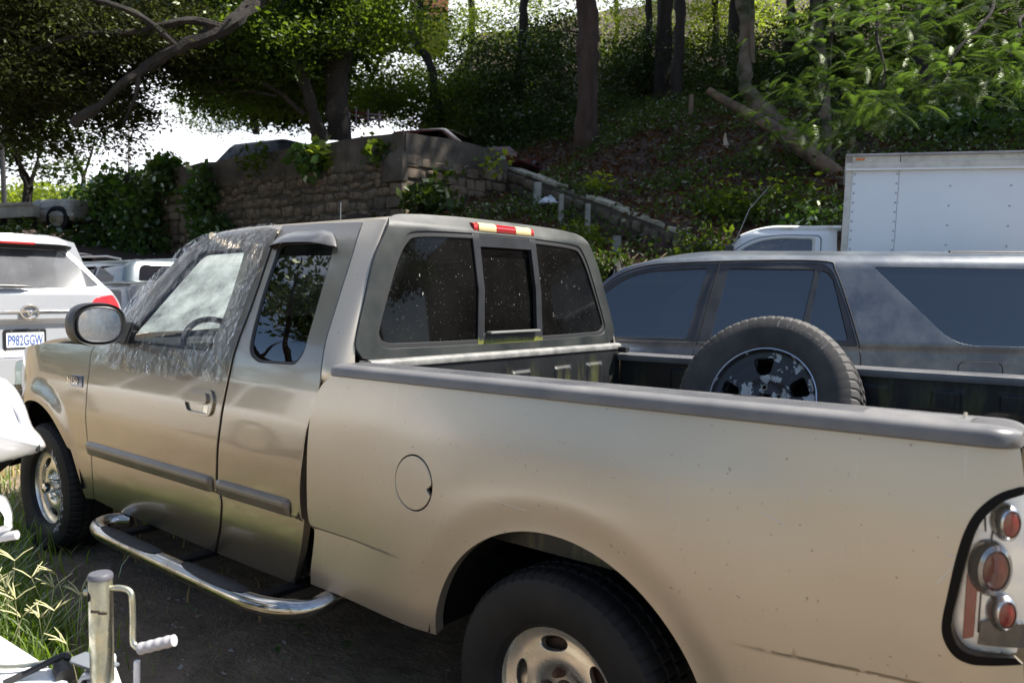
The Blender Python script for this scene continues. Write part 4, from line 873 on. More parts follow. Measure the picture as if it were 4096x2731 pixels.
b = MB(); b.addq(loft([[tuple(q(u, .05+.06*(i in (0, 4)), 1.12-.07*max(0, -1.9-u)+dz)) if i == 0 else tuple(q(u, w, 1.14-.06*max(0, -1.9-u))) for i, (w, dz) in enumerate(((.06, -.03), (.3, 0), (.85, .02), (1.4, 0), (1.64, -.03)))] for u in np.linspace(-2.75, -1.9, 6)])); b.build('bonnet', M_SUV, SUV)
b = MB(); b.addq(loft([[tuple(q(1.98+.10*(z < 1.2), w, z)) for z in (.45, .8, 1.15, 1.2, 1.75)] for w in (.05, .85, 1.65)])); b.build('tail', M_SUV, SUV)
b = MB(); b.addq((np.array([q(u, w, z) for u in (-2.7, 2.05) for w in (.06, 1.64) for z in (.42, .50)]), [(0, 1, 3, 2), (4, 6, 7, 5), (0, 4, 5, 1), (2, 3, 7, 6), (1, 5, 7, 3), (0, 2, 6, 4)])); b.build('floor_pan', M_DARK, SUV)
for u in (-2.0, 1.0):
    for w, s in ((.14, 1), (1.56, -1)):
        MB().addq(tyre(q(u, w, .36), tuple(sn*s), .36, .2, .24, 48)).build('wheel', M_TYRE, SUV)
for u, w in ((1.0, .0),): 
    rings = [[tuple(sroof(np.array(uu), np.array(.16))[i]+(.010*math.sin(t) if i == 2 else 0)-sn[i]*.02*math.cos(t) for i in range(3)) for t in np.linspace(0, math.pi, 7)] for uu in np.linspace(.75, 1.5, 6)]
    MB().addq(loft(rings)).build('roof_rail', M_BLK, SUV)

# ================================================================== white box lorry
P1 = np.array([-1.095, 5.138, 0]); bu = np.array([math.cos(math.radians(17.6)), math.sin(math.radians(17.6)), 0]); bn = np.array([bu[1], -bu[0], 0])
LOR = thing('box_truck', P1+bu*1.5-bn*1.0, 'white box truck with rivets down its panels behind the grey car', 'truck')
q = lambda u, w, z: P1+bu*u-bn*w+np.array([0, 0, z])
def bq(u0, u1, w0, w1, z0, z1, bev=.008):
    c = q((u0+u1)/2, (w0+w1)/2, (z0+z1)/2); return box(c, (u1-u0, w1-w0, z1-z0), bev, 2, Matrix.Rotation(math.atan2(bu[1], bu[0]), 3, 'Z').to_euler())
M_BOXW = mottled('white_box_panel', (.80, .83, .86), (.74, .77, .80), 1.6, .38, lo=.3, hi=.7, bstr=.05, bscale=7, bdist=.01)
M_TRIM = mottled('weathered_cream_trim', (.60, .58, .52), (.40, .39, .34), 9, .5, lo=.45, hi=.75)
MB().addq(bq(.0, 4.3, .012, 2.05, .95, 2.70)).build('cargo_box', M_BOXW, LOR)
MB().addq(bq(.004, .396, 0, .02, 1.0, 2.66, .002)).build('side_panel', M_BOXW, LOR); MB().addq(bq(.402, 1.62, 0, .02, 1.0, 2.66, .002)).build('side_panel', M_BOXW, LOR); MB().addq(bq(1.625, 2.85, 0, .02, 1.0, 2.66, .002)).build('side_panel', M_BOXW, LOR); MB().addq(bq(2.855, 4.29, 0, .02, 1.0, 2.66, .002)).build('side_panel', M_BOXW, LOR)
MB().addq(bq(-.055, .003, -.008, .10, .98, 2.70, .006)).build('corner_post', M_TRIM, LOR)
MB().addq(bq(-.06, 4.3, -.028, .05, 2.655, 2.725, .006)).build('top_rail', M_TRIM, LOR)
MB().addq(bq(-.06, 4.3, -.034, .0, 2.653, 2.672, .004)).build('drip_edge', mat('pale_drip_edge', (.72, .73, .74), .35, .3), LOR)
MB().addq(bq(-.003, .398, -.012, .05, 2.722, 2.785, .003)).build('roof_bow', M_TRIM, LOR); MB().addq(bq(.404, 4.3, -.012, .05, 2.722, 2.785, .003)).build('roof_bow', M_TRIM, LOR)
MB().addq(bq(-.065, 4.32, -.035, 2.08, 2.785, 2.805, .004)).build('roof_sheet', mottled('grey_roof_sheet', (.36, .36, .37), (.24, .24, .25), 7, .5), LOR)
V, F = bq(.022, .100, -.028, -.010, 2.748, 2.768, .007); MB().add(V, F).build('marker_lamp', M_AMBER, LOR)
M_RIV = mat('grey_rivet', (.42, .43, .45), .35, .8); rv = [(.024, z) for z in np.arange(1.15, 2.66, .0865)]+[(.397+(.018 if i % 1 else -.014), z) for i, z in enumerate(np.arange(1.15, 2.66, .0865))]+[(u, z) for u in (.822, 1.296, 1.60, 1.78, 2.25, 2.72) for z in np.arange(1.10, 2.6, .176)]
R0 = None
for u, z in rv:
    if R0 is None:
        V, F = revolve([(.0005, .006), (.0075, .004), (.010, 0)], (0, 0, 0), bn, 8); R0 = MB().add(V, F).build('rivet', M_RIV, LOR); R0['x'] = 0
        del R0['x']; R0.location = Vector(q(u, 0, z)); continue
    r_ = R0.copy(); COL.objects.link(r_); r_.parent = LOR; r_.matrix_parent_inverse = R0.matrix_parent_inverse.copy(); r_.location = Vector(q(u, 0, z))
# cab
_lw = curve1([(.5, 0), (1.45, 0), (1.55, -.012), (2.05, -.09), (2.10, -.11), (2.17, -.22)], .02)
labf = lambda off=0.0: (lambda u, v: tuple(P1[i]+bu[i]*u+bn[i]*(-.02+off+_lw(v)) if i < 2 else v+0*u for i in range(3)))
co_ = np.concatenate([smooth([(-1.62, 1.42), (-1.34, 1.70), (-1.085, 1.94), (-.985, 2.030), (-.88, 2.080), (-.75, 2.118), (-.56, 2.140), (-.10, 2.145)], 6), [(-.085, 1.9), (-.07, .8), (-1.7, .8), (-1.75, 1.2)]])
cwin = rpoly([(-1.28, 1.60), (-.972, 1.922), (-.82, 2.004), (-.62, 2.040), (-.285, 2.036), (-.285, 1.50), (-1.28, 1.50)], [.04, .1, .1, .1, .03, .03, .03], 5)
MB().add(*panel(co_, labf(), [cwin], .04, .02, out=tuple(bn))).build('cab', M_BOXW if 0 else paint('old_white_paint', (.72, .735, .75), 0, .4, .5, .15, .25), LOR)
cs = rpoly([(-1.33, 1.60), (-1.0, 1.935), (-.85, 2.022), (-.64, 2.060), (-.235, 2.058), (-.225, 1.40), (-1.33, 1.40)], [.04, .1, .1, .1, .05, .03, .03], 5)
MB().addq(tube(np.stack(labf(.002)(np.append(cs[:, 0], cs[0, 0]), np.append(cs[:, 1], cs[0, 1])), 1), .004, 6, False)).build('door_seam', M_RUBBER, LOR)
MB().add(*panel(cwin, labf(-.006), [cwin-(cwin-cwin.mean(0))*[.05, .05]], .03, .012, out=tuple(bn))).build('window_seal', M_TRIM, LOR)
MB().add(*panel(cwin, labf(-.014), [], .1, 0, out=tuple(bn))).build('side_window', glassmat('cab_glass', (.2, .22, .22), 1, 2.0, .02, (.25, 0), (.5, .52, .55)), LOR)
def croof(u, v):
    x = P1[0]+bu[0]*u-bn[0]*(.14+1.5*v); y = P1[1]+bu[1]*u-bn[1]*(.14+1.5*v)
    return (x, y, 2.138+.05*(1-np.abs(2*v-1)**3)-.62*np.clip(-.62-u, 0, 1)**2+.006*np.sin(v*40)*sstep(-.35, -.1, u))
M_CABR = mottled('rust_stained_white_roof', (.70, .71, .72), (.36, .24, .16), 6, .45, lo=.50, hi=.80)
MB().add(*panel([(-1.0, 0), (-.06, 0), (-.06, 1), (-1.0, 1)], croof, [], .04, .03, out=(0, 0, 1))).build('cab_roof', M_CABR, LOR)
b = MB(); b.addq(loft([[tuple(q(u, w, z)) for u, z in ((-.07, .8), (-.085, 1.9), (-.10, 2.08), (-.15, 2.15))] for w in (.03, .8, 1.6)])); b.build('cab_back', M_TRIM, LOR)
b = MB(); b.addq(loft([[tuple(q(u, w, z)) for u, z in ((-1.75, .8), (-1.72, 1.35), (-1.62, 1.42), (-1.0, 2.03))] for w in (.05, .8, 1.6)])); b.build('windscreen', M_SGL, LOR)
for i, u in enumerate((-1.2, 1.0, 3.2)):
    MB().addq(tyre(q(u, .16, .40), tuple(bn), .38, .21, .22, 40)).build('wheel', M_TYRE, LOR)
MB().addq(bq(-1.6, 4.2, .5, 1.5, .62, .95, .02)).build('chassis', M_DARK, LOR)
MB().addq(tube([tuple(q(-1.034, .0, 1.95)), tuple(q(-.905, -.02, 2.298)), tuple(q(-.75, -.03, 2.49))], [.007, .005, .004], 6)).build('aerial', mat('grey_aerial', (.30, .29, .29), .4, .6), LOR)
MB().addq(bq(-1.12, -1.03, -.05, .02, 1.86, 1.945, .02)).build('aerial_base', M_BLK, LOR)

LOR.rotation_mode = 'QUATERNION'; _pv = Matrix.Translation(Vector(P1+[0, 0, 1.5])); _m = _pv @ Matrix.Rotation(math.radians(-1.7), 4, Vector(bn)) @ _pv.inverted() @ Matrix.Translation(LOR.location); LOR.location = _m.translation; LOR.rotation_quaternion = _m.to_quaternion()
# ================================================================== generic parked car
def car(name, label, cat, loc, ang, L, W, H, pm, kind='hatch', group=None, tint=None, zbelt=None, lamps=True, rails=False):
    """x runs nose (+) to tail (-); body, cabin, windows, wheels, lamps"""
    T = thing(name, loc, label, cat, group); T.rotation_euler = (0, 0, ang); T['_local'] = 1
    zb = zbelt or H*.60; hw = W/2; n = 30; us = np.linspace(-L/2, L/2, n)
    def prof(u):
        t = (u+L/2)/L
        nose = sstep(.62, 1.0, t); top = zb-.02-(.20*H)*nose**2-.05*sstep(.93, 1, t)*H
        if kind == 'pickup' or kind == 'sedan': top = top-.02*sstep(.2, 0, t)
        else: top = top-.02*sstep(.06, 0, t)
        wv = hw*(1-.16*max(0, (t-.8)/.2)**2-.10*max(0, (.14-t)/.14)**2)
        return top, wv
    rings = []
    for u in us:
        t = (u+L/2)/L; top, wv = prof(u); e = 1-.5*max(0, (t-.97)/.03)-.35*max(0, (.02-t)/.02)
        zl = .24+.12*max(0, (t-.9)/.1)+.1*max(0, (.08-t)/.08)
        pr = [(0, zl), (wv*.90, zl), (wv*.97, .38), (wv*1.0, zb*.72), (wv*.985, zb*.9), (wv*.93, top), (wv*.80, top+.018), (wv*.4, top+.035), (0, top+.04)]
        rings.append([(u, y, zl+(z-zl)*e) for y, z in pr]+[(u, -y, zl+(z-zl)*e) for y, z in pr[::-1][1:-1]])
    MB().addq(loft(rings, closed=True, caps=True)).build('body', pm, T, sharp=50)
    c0, c1, r0, r1 = {'hatch': (-.485, .24, -.43, .06), 'van': (-.495, .33, -.485, .22), 'sedan': (-.36, .22, -.24, .06), 'pickup': (-.10, .24, -.07, .08)}[kind]
    c0, c1, r0, r1 = c0*L, c1*L, r0*L, r1*L; st = []
    def sect(f, z):   # f 0 tail .. 1 nose at height z
        k = (z-zb)/(H-zb); a = c0+(r0-c0)*k**1.2; b_ = c1+(r1-c1)*k; return a+(b_-a)*f
    rows = []
    hs = [zb-.03, zb+.02, zb+(H-zb)*.45, zb+(H-zb)*.82, zb+(H-zb)*.95, H]
    iw = [.93, .925, .84, .76, .70, .55]
    for z, k in zip(hs, iw):
        zz = max(z, zb); a, b_ = sect(0, zz), sect(1, zz); w = hw*k; rad = .10
        loop = rpoly([(a, -w), (b_, -w*.93), (b_, w*.93), (a, w)], [.12, .16, .16, .12], 5); rows.append([(p[0], p[1], z) for p in loop])
    rows.append([(sect(.5, H)+(p[0]-sect(.5, H))*.5, p[1]*.5, H+.02) for p in rows[-1]])
    MB().addq(loft(rows, closed=True, caps=True)).build('cabin', pm, T, sharp=50)
    gm = tint or M_GLASSD
    def wy(z): return np.interp(z, hs, [k*hw for k in iw])
    nm = {'hatch': [(.09, .36), (.385, .63), (.655, .93)], 'van': [(.04, .32), (.35, .62), (.65, .92)], 'sedan': [(.12, .48), (.505, .92)], 'pickup': [(.10, .90)]}[kind]
    for s in (-1, 1):
        for f0, f1 in nm:
            P = [(sect(f0, zb+.05), zb+.05), (sect(f1, zb+.05), zb+.05), (sect(f1-.01, H-.09), H-.09), (sect(f0+.01, H-.09), H-.09)]
            MB().add(*panel(rpoly(P, .05, 4), lambda u, v: (u, s*(wy(v)*(.985-.0*u)+.004), v), [], .15, .0, out=(0, s, 0))).build('side_window', gm, T)
    for s, nmw in ((0, 'rear_window'), (1, 'windscreen')):
        f = lambda a, z: (np.array([sect(s, float(zz)) for zz in np.ravel(z)]).reshape(np.shape(z))+(.006 if s else -.006), a*wy(z)*.86, z)
        MB().add(*panel(rpoly([(-.9, zb+.06), (.9, zb+.06), (.86, H-.07), (-.86, H-.07)], .08, 4), f, [], .1, 0, out=((1 if s else -1), 0, .3))).build(nmw, gm, T)
    for u in (-.30*L, .31*L):
        for s in (-1, 1):
            w_ = MB().addq(tyre((u, s*(hw-.10), .31), (0, s, 0), .31, .19, .20, 40)).build('wheel', M_TYRE, T); MB().addq(revolve([(.0005, .08), (.06, .08), (.15, .075), (.19, .09)], (u, s*(hw-.10), .31), (0, s, 0), 20)).build('rim', M_ALU, w_)
    if lamps:
        for s in (-1, 1):
            MB().addq(box((-L/2+.07, s*hw*.76, zb*.82), (.12, .18, .24), .04)).build('tail_lamp', M_RED, T)
            MB().addq(box((L/2-.10, s*hw*.68, zb*.66), (.14, .34, .14), .05)).build('headlight', M_GLASSC, T)
    if rails:
        for s in (-1, 1): MB().addq(tube([(r0*.8, s*hw*.62, H+.01), (r0*.6, s*hw*.64, H+.055), (r1*.2, s*hw*.64, H+.06), (r1*.9, s*hw*.62, H+.0)], .014, 8)).build('roof_rail', mat('rail_grey', (.45, .46, .48), .3, .8), T)
    del T['_local']; return T
M_SILV = paint('pale_silver_paint', (.07, .092, .105), .2, .35, 1, .05, .15); M_DGREY = paint('dark_grey_paint', (.028, .031, .035), .3, .35, 1, .04, .2)
M_REDP = paint('dark_red_paint', (.085, .005, .008), .1, .35, 1, .05, .3); M_BLUEW = mottled('dusty_blue_wrap', (.025, .032, .050), (.10, .12, .16), 5, .45, lo=.42, hi=.62, bstr=.4, bscale=9, bdist=.02)

# ================================================================== white car seen from behind at the left
MZ = thing('hatchback_car', (-8.6, .1, .25), 'white car seen from behind with a registration plate reading P982GGW', 'car')
MW = paint('pearl_white_paint', (.42, .435, .46), .2, .4, 1.0, .04, .12)
yc = .10
def mzx(y, z):
    a = np.abs(y-yc)
    x = -6.70-.62*np.clip(z-1.44, 0, 1)-.30*np.clip(a-.52, 0, 1)**1.8*1.5-.10*sstep(1.44, 1.30, z)*0-.05*sstep(1.20, 1.165, z)*sstep(.78, .70, a)+.10*sstep(.92, .86, z)
    return x
mzf = lambda off=0.0: (lambda u, v: (mzx(u, v)+off, u, v))
hl = [(.10, 1.985), (.26, 1.975), (.40, 1.940), (.50, 1.890), (.60, 1.79), (.70, 1.66), (.80, 1.53), (.885, 1.44), (.945, 1.36), (.985, 1.25), (1.005, 1.08), (1.01, .9), (.99, .7), (.93, .50)]
hm = [(2*yc-a, b_) for a, b_ in hl[::-1]]
out_ = smooth(hl, 4); outl = np.concatenate([out_, np.array([(2*yc-a, b_) for a, b_ in out_[::-1]])[:-1]])
gwin = rpoly([(-.30, 1.845), (.50, 1.845), (.765, 1.510), (.66, 1.492), (.10, 1.470), (-.46, 1.492), (-.565, 1.510)], [.04, .04, .03, .1, .2, .1, .03], 6)
MB().add(*panel(outl, mzf(), [gwin], .03, .02, out=(1, 0, 0))).build('tailgate', MW, MZ)
MB().add(*panel(gwin, mzf(-.006), [], .06, 0, out=(1, 0, 0))).build('rear_window', glassmat('grey_tint_glass', (.12, .13, .14), 1, 1.9, .03, (.22, .5), (.55, .58, .62)), MZ)
sp = MB(); sp.addq(loft([[(mzx(np.array(y), np.array(1.86))+dx, y, z-.35*max(0, abs(y-yc)-.28)**2) for dx, z in ((-.03, 1.855), (.085, 1.872), (.10, 1.895), (.02, 1.945), (-.14, 1.985))] for y in np.linspace(-.33, .53, 14)], caps=True)); sp.build('roof_spoiler', MW, MZ, sharp=40)
sp = MB(); sp.addq(loft([[(mzx(np.array(y), np.array(1.86))+dx, y, z-.35*max(0, abs(y-yc)-.28)**2) for dx, z in ((.0, 1.842), (.088, 1.868), (.103, 1.888))] for y in np.linspace(-.36, .56, 14)])); sp.build('spoiler_underside', M_BLK, MZ)
sp = MB(); sp.addq(box((-6.86, .09, 1.8905), (.02, .30, .022), .006)); sp.build('brake_light', M_REDF, MZ)
lm_ = rpoly([(.645, 1.295), (.70, 1.392), (.88, 1.422), (.935, 1.345), (.965, 1.262), (.78, 1.272)], [.03, .04, .03, .03, .03, .05], 4)
MB().add(*panel(lm_, mzf(.006), [], .03, .01, out=(1, 0, 0))).build('tail_lamp', mottled('sunlit_red_lens', (.55, .05, .06), (.48, .03, .05), 9, .15, coat=1), MZ)
MB().add(*panel([(2*yc-a, b_) for a, b_ in lm_], mzf(.006), [], .03, .01, out=(1, 0, 0))).build('tail_lamp', bpy.data.materials['sunlit_red_lens'], MZ)
MB().add(*panel(rpoly([(-.42, 1.258), (.62, 1.258), (.62, 1.274), (-.42, 1.274)], .004, 2), mzf(.008), [], .03, .008, out=(1, 0, 0))).build('chrome_strip', M_CHROME, MZ)
e_ = lambda a, b_: [(.120+a*math.cos(t), 1.262+b_*math.sin(t)) for t in np.linspace(0, 2*np.pi, 40, endpoint=False)]
EM = MB().add(*panel(e_(.080, .068), mzf(.020), [np.array(e_(.066, .055))], .01, .012, out=(1, 0, 0))).build('emblem', M_CHROME, MZ)
wing = [(.052, 1.290), (.075, 1.284), (.108, 1.262), (.120, 1.238), (.132, 1.262), (.165, 1.284), (.188, 1.290), (.180, 1.278), (.150, 1.266), (.128, 1.226), (.112, 1.226), (.090, 1.266), (.060, 1.278)]
MB().add(*panel(wing, mzf(.022), [], .01, .010, out=(1, 0, 0))).build('emblem_wing', M_CHROME, EM)
pl = mzf(.012); PLT = MB().add(*panel(rpoly([(-.078, 1.108), (.270, 1.108), (.270, .915), (-.078, .915)], .015, 3), pl, [], .04, .015, out=(1, 0, 0))).build('plate_frame', M_BLK, MZ)
MB().add(*panel(rpoly([(-.060, 1.078), (.252, 1.078), (.252, .945), (-.060, .945)], .008, 3), mzf(.0145), [], .04, .0, out=(1, 0, 0))).build('number_plate', mat('plate_white', (.72, .74, .78), .5), PLT)
tv, tf = textmesh('P982GGW', .118, 0, .001); tw = tv[:, 0].max(); ty = -.050+tv[:, 0]/tw*.292; tz = .965+tv[:, 1]*1.12
MB().add(np.stack(mzf(.017)(ty, tz), 1), tf).build('plate_lettering', mat('plate_blue', (.06, .12, .34), .5), PLT, smooth=False)
for y_ in (-.02, .212): MB().addq(revolve([(.0005, .004), (.007, .003), (.008, 0)], (float(mzx(np.array(y_), np.array(1.092)))+.013, y_, 1.092), (1, 0, 0), 10)).build('plate_screw', M_CHROME, PLT)
WP = MB().addq(tube([(mzx(np.array(y), np.array(1.5))+.05, y, 1.497+.012*(.2-y)) for y in (-.3, -.05, .08, .15)], [.022, .024, .020, .006], 8, oval=.6)).build('wiper', M_BLK, MZ)
MB().add(*panel(rpoly([(-.70, .905), (.92, .905), (.93, .868), (-.71, .868)], .01, 2), mzf(.006), [], .03, .01, out=(1, 0, 0))).build('bumper_strip', mat('bumper_grey_strip', (.42, .44, .47), .4), MZ)
MB().add(*panel(rpoly([(-.80, .62), (1.0, .62), (.96, .45), (-.76, .45)], .03, 3), mzf(.012), [], .04, .01, out=(1, 0, 0))).build('lower_bumper', M_BLK, MZ)
rings = []
for x, k, zt in ((-7.05, .80, 1.985), (-7.6, .86, 2.01), (-8.6, .86, 1.99), (-9.2, .80, 1.88), (-9.9, .78, 1.42), (-10.9, .70, 1.15)):
    rings.append([(x, yc+a*k, z) for a, z in ((-1.08, .5), (-1.1, 1.15), (-.98, min(zt, 1.40)), (-.70, zt-.06), (-.4, zt), (.4, zt), (.70, zt-.06), (.98, min(zt, 1.40)), (1.1, 1.15), (1.08, .5))])
MB().addq(loft(rings, caps=True)).build('body', MW, MZ, sharp=50)
for s in (-1, 1):
    for x in (-7.6, -10.1): MB().addq(tyre((x, yc+s*.80, .57), (0, s, 0), .34, .2, .22, 40)).build('wheel', M_TYRE, MZ)

car('estate_car', 'pale silver estate with roof rails parked beyond the white car', 'car', (-11.6, 3.05, .22), math.pi, 4.5, 1.8, 1.66, M_SILV, 'hatch', rails=True)
car('sedan_car', 'dark grey car whose curved roof edge shows beside the white car', 'car', (-8.75, 2.10, .18), math.pi, 4.4, 1.72, 1.38, M_DGREY, 'sedan')
car('red_car', 'dark red car low behind the silver estate with only its roof showing', 'car', (-17.3, 4.2, .75), math.pi, 4.3, 1.75, 1.45, M_REDP, 'sedan')

# ================================================================== trailer with tongue jack, white hull
TRL = thing('boat_trailer', (-1.15, -2.15, .1), 'white trailer tongue with a galvanised crank jack in the foreground', 'trailer')
M_GALV = mottled('galvanised_steel', (.50, .48, .37), (.22, .23, .19), 22, .35, lo=.38, hi=.72, metal=.85, r0=.22, r1=.6, bstr=.15, bscale=120, bdist=.001)
M_WGEL = mottled('white_painted_steel', (.80, .80, .80), (.70, .70, .70), 3, .4)
jx, jy = -.675, -1.8865
JACK = MB().addq(revolve([(.027, -.10), (.027, .797), (.026, .800)], (jx, jy, 0), (0, 0, 1), 40)).build('jack_tube', M_GALV, TRL)
MB().addq(revolve([(.0288, .794), (.0288, .802), (.025, .807), (.0005, .809)], (jx, jy, 0), (0, 0, 1), 40)).build('jack_cap', mat('grey_jack_cap', (.085, .085, .10), .5), JACK)
jr = np.array([.77367, .63359, 0]); jf = np.array([-.63359, .77367, 0]); jc = np.array([jx, jy, 0])
J = lambda a, b_, z: jc+jr*a+jf*b_+np.array([0, 0, z])
KZ = lambda z: .770+(z-.797)*.77
MB().addq(tube(smooth([J(a*.9, b_*.9, KZ(z)) for a, b_, z in ((.025, 0, .797), (.055, 0, .798), (.078, 0, .788), (.086, -.004, .765), (.088, -.006, .70), (.089, -.010, .655), (.092, -.014, .630), (.104, -.018, .618), (.118, -.020, .617))], 6), .0072, 12)).build('jack_crank', M_GALV, JACK)
hp_ = np.array([J(.100+.088*t, -.016-.011*t, KZ(.612)+.027*t) for t in np.linspace(0, 1, 40)])
MB().addq(tube(hp_, [.0140+.0007*math.sin(t*2*math.pi*4) for t in np.linspace(0, 1, 40)], 18)).build('crank_grip', mottled('pale_grey_grip', (.42, .41, .42), (.36, .35, .36), 20, .5), JACK)
for z0, a in ((.752, .2), (.640, .3), (.615, -.4)):
    pass
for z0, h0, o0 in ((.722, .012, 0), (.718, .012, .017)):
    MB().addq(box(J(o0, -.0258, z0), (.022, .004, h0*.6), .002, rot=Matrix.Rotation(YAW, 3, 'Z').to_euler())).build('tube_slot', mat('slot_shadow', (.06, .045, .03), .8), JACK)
MB().addq(revolve([(.0005, .012), (.007, .011), (.0075, .002), (.0115, .0)], J(-.0265, -.004, .762), tuple(-jr*.9-jf*.4), 6)).build('jack_bolt', mat('zinc_bolt', (.45, .47, .42), .35, .9), JACK, smooth=False)
MB().addq(revolve([(.0005, .001), (.0045, .0)], J(-.0242, -.0125, .733), tuple(-jr*.9-jf*.43), 10)).build('bolt_hole', M_DARK, JACK)
MB().addq(revolve([(.0005, .001), (.013, .0)], J(-.0225, -.0155, .754), tuple(-jr*.85-jf*.5), 14)).build('bolt_hole', M_DARK, JACK)
# frame rails, bracket and deck
def bar(a, b_, w, h, bev=.006):
    a, b_ = np.array(a), np.array(b_); d = b_-a; L = np.linalg.norm(d); R = Vector(d).to_track_quat('X', 'Z').to_euler(); return box((a+b_)/2, (L, w, h), bev, 2, R)
hb_ = MB(); 
def hollow(a, b_, w, h, t=.006):
    a, b_ = np.array(a), np.array(b_); d = (b_-a)/np.linalg.norm(b_-a); s = np.cross(d, [0, 0, 1.]); s /= np.linalg.norm(s); u = np.cross(s, d); rs = []
    L = rpoly([(-w/2, -h/2), (w/2, -h/2), (w/2, h/2), (-w/2, h/2)], .012, 4); Li = rpoly([(-w/2+t, -h/2+t), (w/2-t, -h/2+t), (w/2-t, h/2-t), (-w/2+t, h/2-t)], .008, 4)
    for P, c in ((L, a), (L, b_), (Li, b_), (Li, a+d*.05)): rs.append([tuple(c+s*x+u*y) for x, y in P])
    return loft(rs, closed=True)
MB().addq(hollow((-.86, -1.80, .500), (-.700, -1.905, .528), .055, .040)).build('coupler_tube', M_WGEL, TRL)
MB().addq(bar((-.83, -1.885, .552), (-.690, -1.862, .556), .055, .008)).build('jack_bracket', mat('blue_grey_bracket', (.20, .22, .24), .5, .3), TRL)
MB().addq(bar((-.80, -1.84, .51), (-.62, -1.90, .525), .07, .03)).build('frame_rail', M_WGEL, TRL)
dk = rpoly([(-1.45, -1.975), (-.70, -1.945), (-.60, -2.15), (-.62, -2.7), (-1.6, -2.7)], [.02, .03, .1, .1, .1], 5)
MB().addq(loft([[(x, y, z) for x, y in (dk-(dk-dk.mean(0))*k)] for z, k in ((.500, .01), (.545, .0), (.553, .012), (.555, .03))], closed=True, caps=True)).build('deck', M_WGEL, TRL, sharp=30)
MB().addq(tube(smooth([(-.98, -2.10, .575), (-.855, -2.035, .572), (-.81, -1.955, .570), (-.795, -1.935, .568)], 5), .006, 8)).build('threaded_rod', M_GALV, TRL)
MB().addq(tube(smooth([(-.80, -2.06, .558), (-.785, -2.0, .574), (-.772, -1.948, .590), (-.765, -1.930, .592), (-.755, -1.935, .584)], 6), .008, 10)).build('cable_sleeve', M_RUBBER, TRL)
MB().addq(tube(smooth([(-.79, -1.945, .570), (-.755, -1.948, .568), (-.715, -1.955, .560)], 5), [.012]*5+[.021]*6, 14)).build('rubber_boot', M_RUBBER, TRL)
MB().addq(tube([(-.590, -1.845, .50), (-.587, -1.843, .600)], .0075, 10)).build('safety_pin', M_WGEL, TRL)
MB().addq(bar(J(-.62, .02, .56), J(-.60, .02, .70), .03, .03)).build('winch_post', M_WGEL, TRL) if 0 else None
# hull nose and winch at the left edge
HW = mottled('white_gelcoat', (.82, .82, .83), (.74, .74, .76), 2.2, .22, coat=1, coatr=.05, lo=.35, hi=.7)
def at(px, py, d):  # yard point measured on the photograph
    return site((px-1176)/1841*d, d, 1.4963+(669-py)/1841*d)
HU = thing('boat_hull', at(-120, 1180, 2.55), 'white glossy hull nose poking in from the left edge', 'boat')
prof_ = [(-260, 800), (-100, 840), (0, 880), (30, 902), (52, 945), (66, 990), (84, 1012), (97, 1036), (90, 1048), (82, 1050), (66, 1058), (0, 1076), (-110, 1105), (-260, 1140)]
rows = []
for k, dd in ((.3, 2.85), (.8, 2.62), (1.0, 2.45), (.985, 2.39), (.93, 2.345), (.80, 2.31), (.55, 2.28), (.25, 2.27), (.0, 2.265)):
    row = []
    for px, py in smooth(prof_, 3): 
        d = dd; f = .35+.65*k
        pt = at(-160+(px+160)*k, 985+(py-985)*k, d); row.append(tuple(pt))
    rows.append(row)
MB().addq(loft(rows)).build('hull', HW, HU, sharp=70)
MB().addq(tube(smooth([at(-60, 870, 2.33), at(20, 940, 2.33), at(40, 990, 2.335), at(5, 1030, 2.335), at(-40, 1075, 2.34)], 5), .006, 8)).build('rub_strip', mat('grey_strip', (.55, .56, .6), .3), HU)
MB().addq(box(at(78, 1043, 2.352), (.012, .010, .020), .002)).build('drain_slot', M_RUBBER, HU)
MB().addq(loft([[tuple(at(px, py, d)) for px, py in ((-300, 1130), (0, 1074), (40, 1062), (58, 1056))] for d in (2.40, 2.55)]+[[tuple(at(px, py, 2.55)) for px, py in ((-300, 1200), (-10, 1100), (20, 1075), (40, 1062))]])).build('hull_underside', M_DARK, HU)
WN = thing('winch', at(-10, 1240, 2.3), 'white winch housing with a grey handle low at the left edge', 'winch')
MB().addq(loft([[tuple(at(px*.6-40*(1-k), 1215+(py-1215)*k, d)) for px, py in smooth([(-60, 1150), (-10, 1154), (12, 1170), (26, 1200), (24, 1222), (18, 1240), (-60, 1262)], 3)] for k, d in ((.5, 2.42), (.9, 2.38), (1, 2.34), (.92, 2.30), (.5, 2.28))])).build('winch_housing', HW, WN, sharp=40)
MB().addq(tube([at(-60, 1263, 2.30), at(-20, 1256, 2.30), at(24, 1248, 2.30)], .0135, 14)).build('winch_grip', bpy.data.materials['pale_grey_grip'], WN)
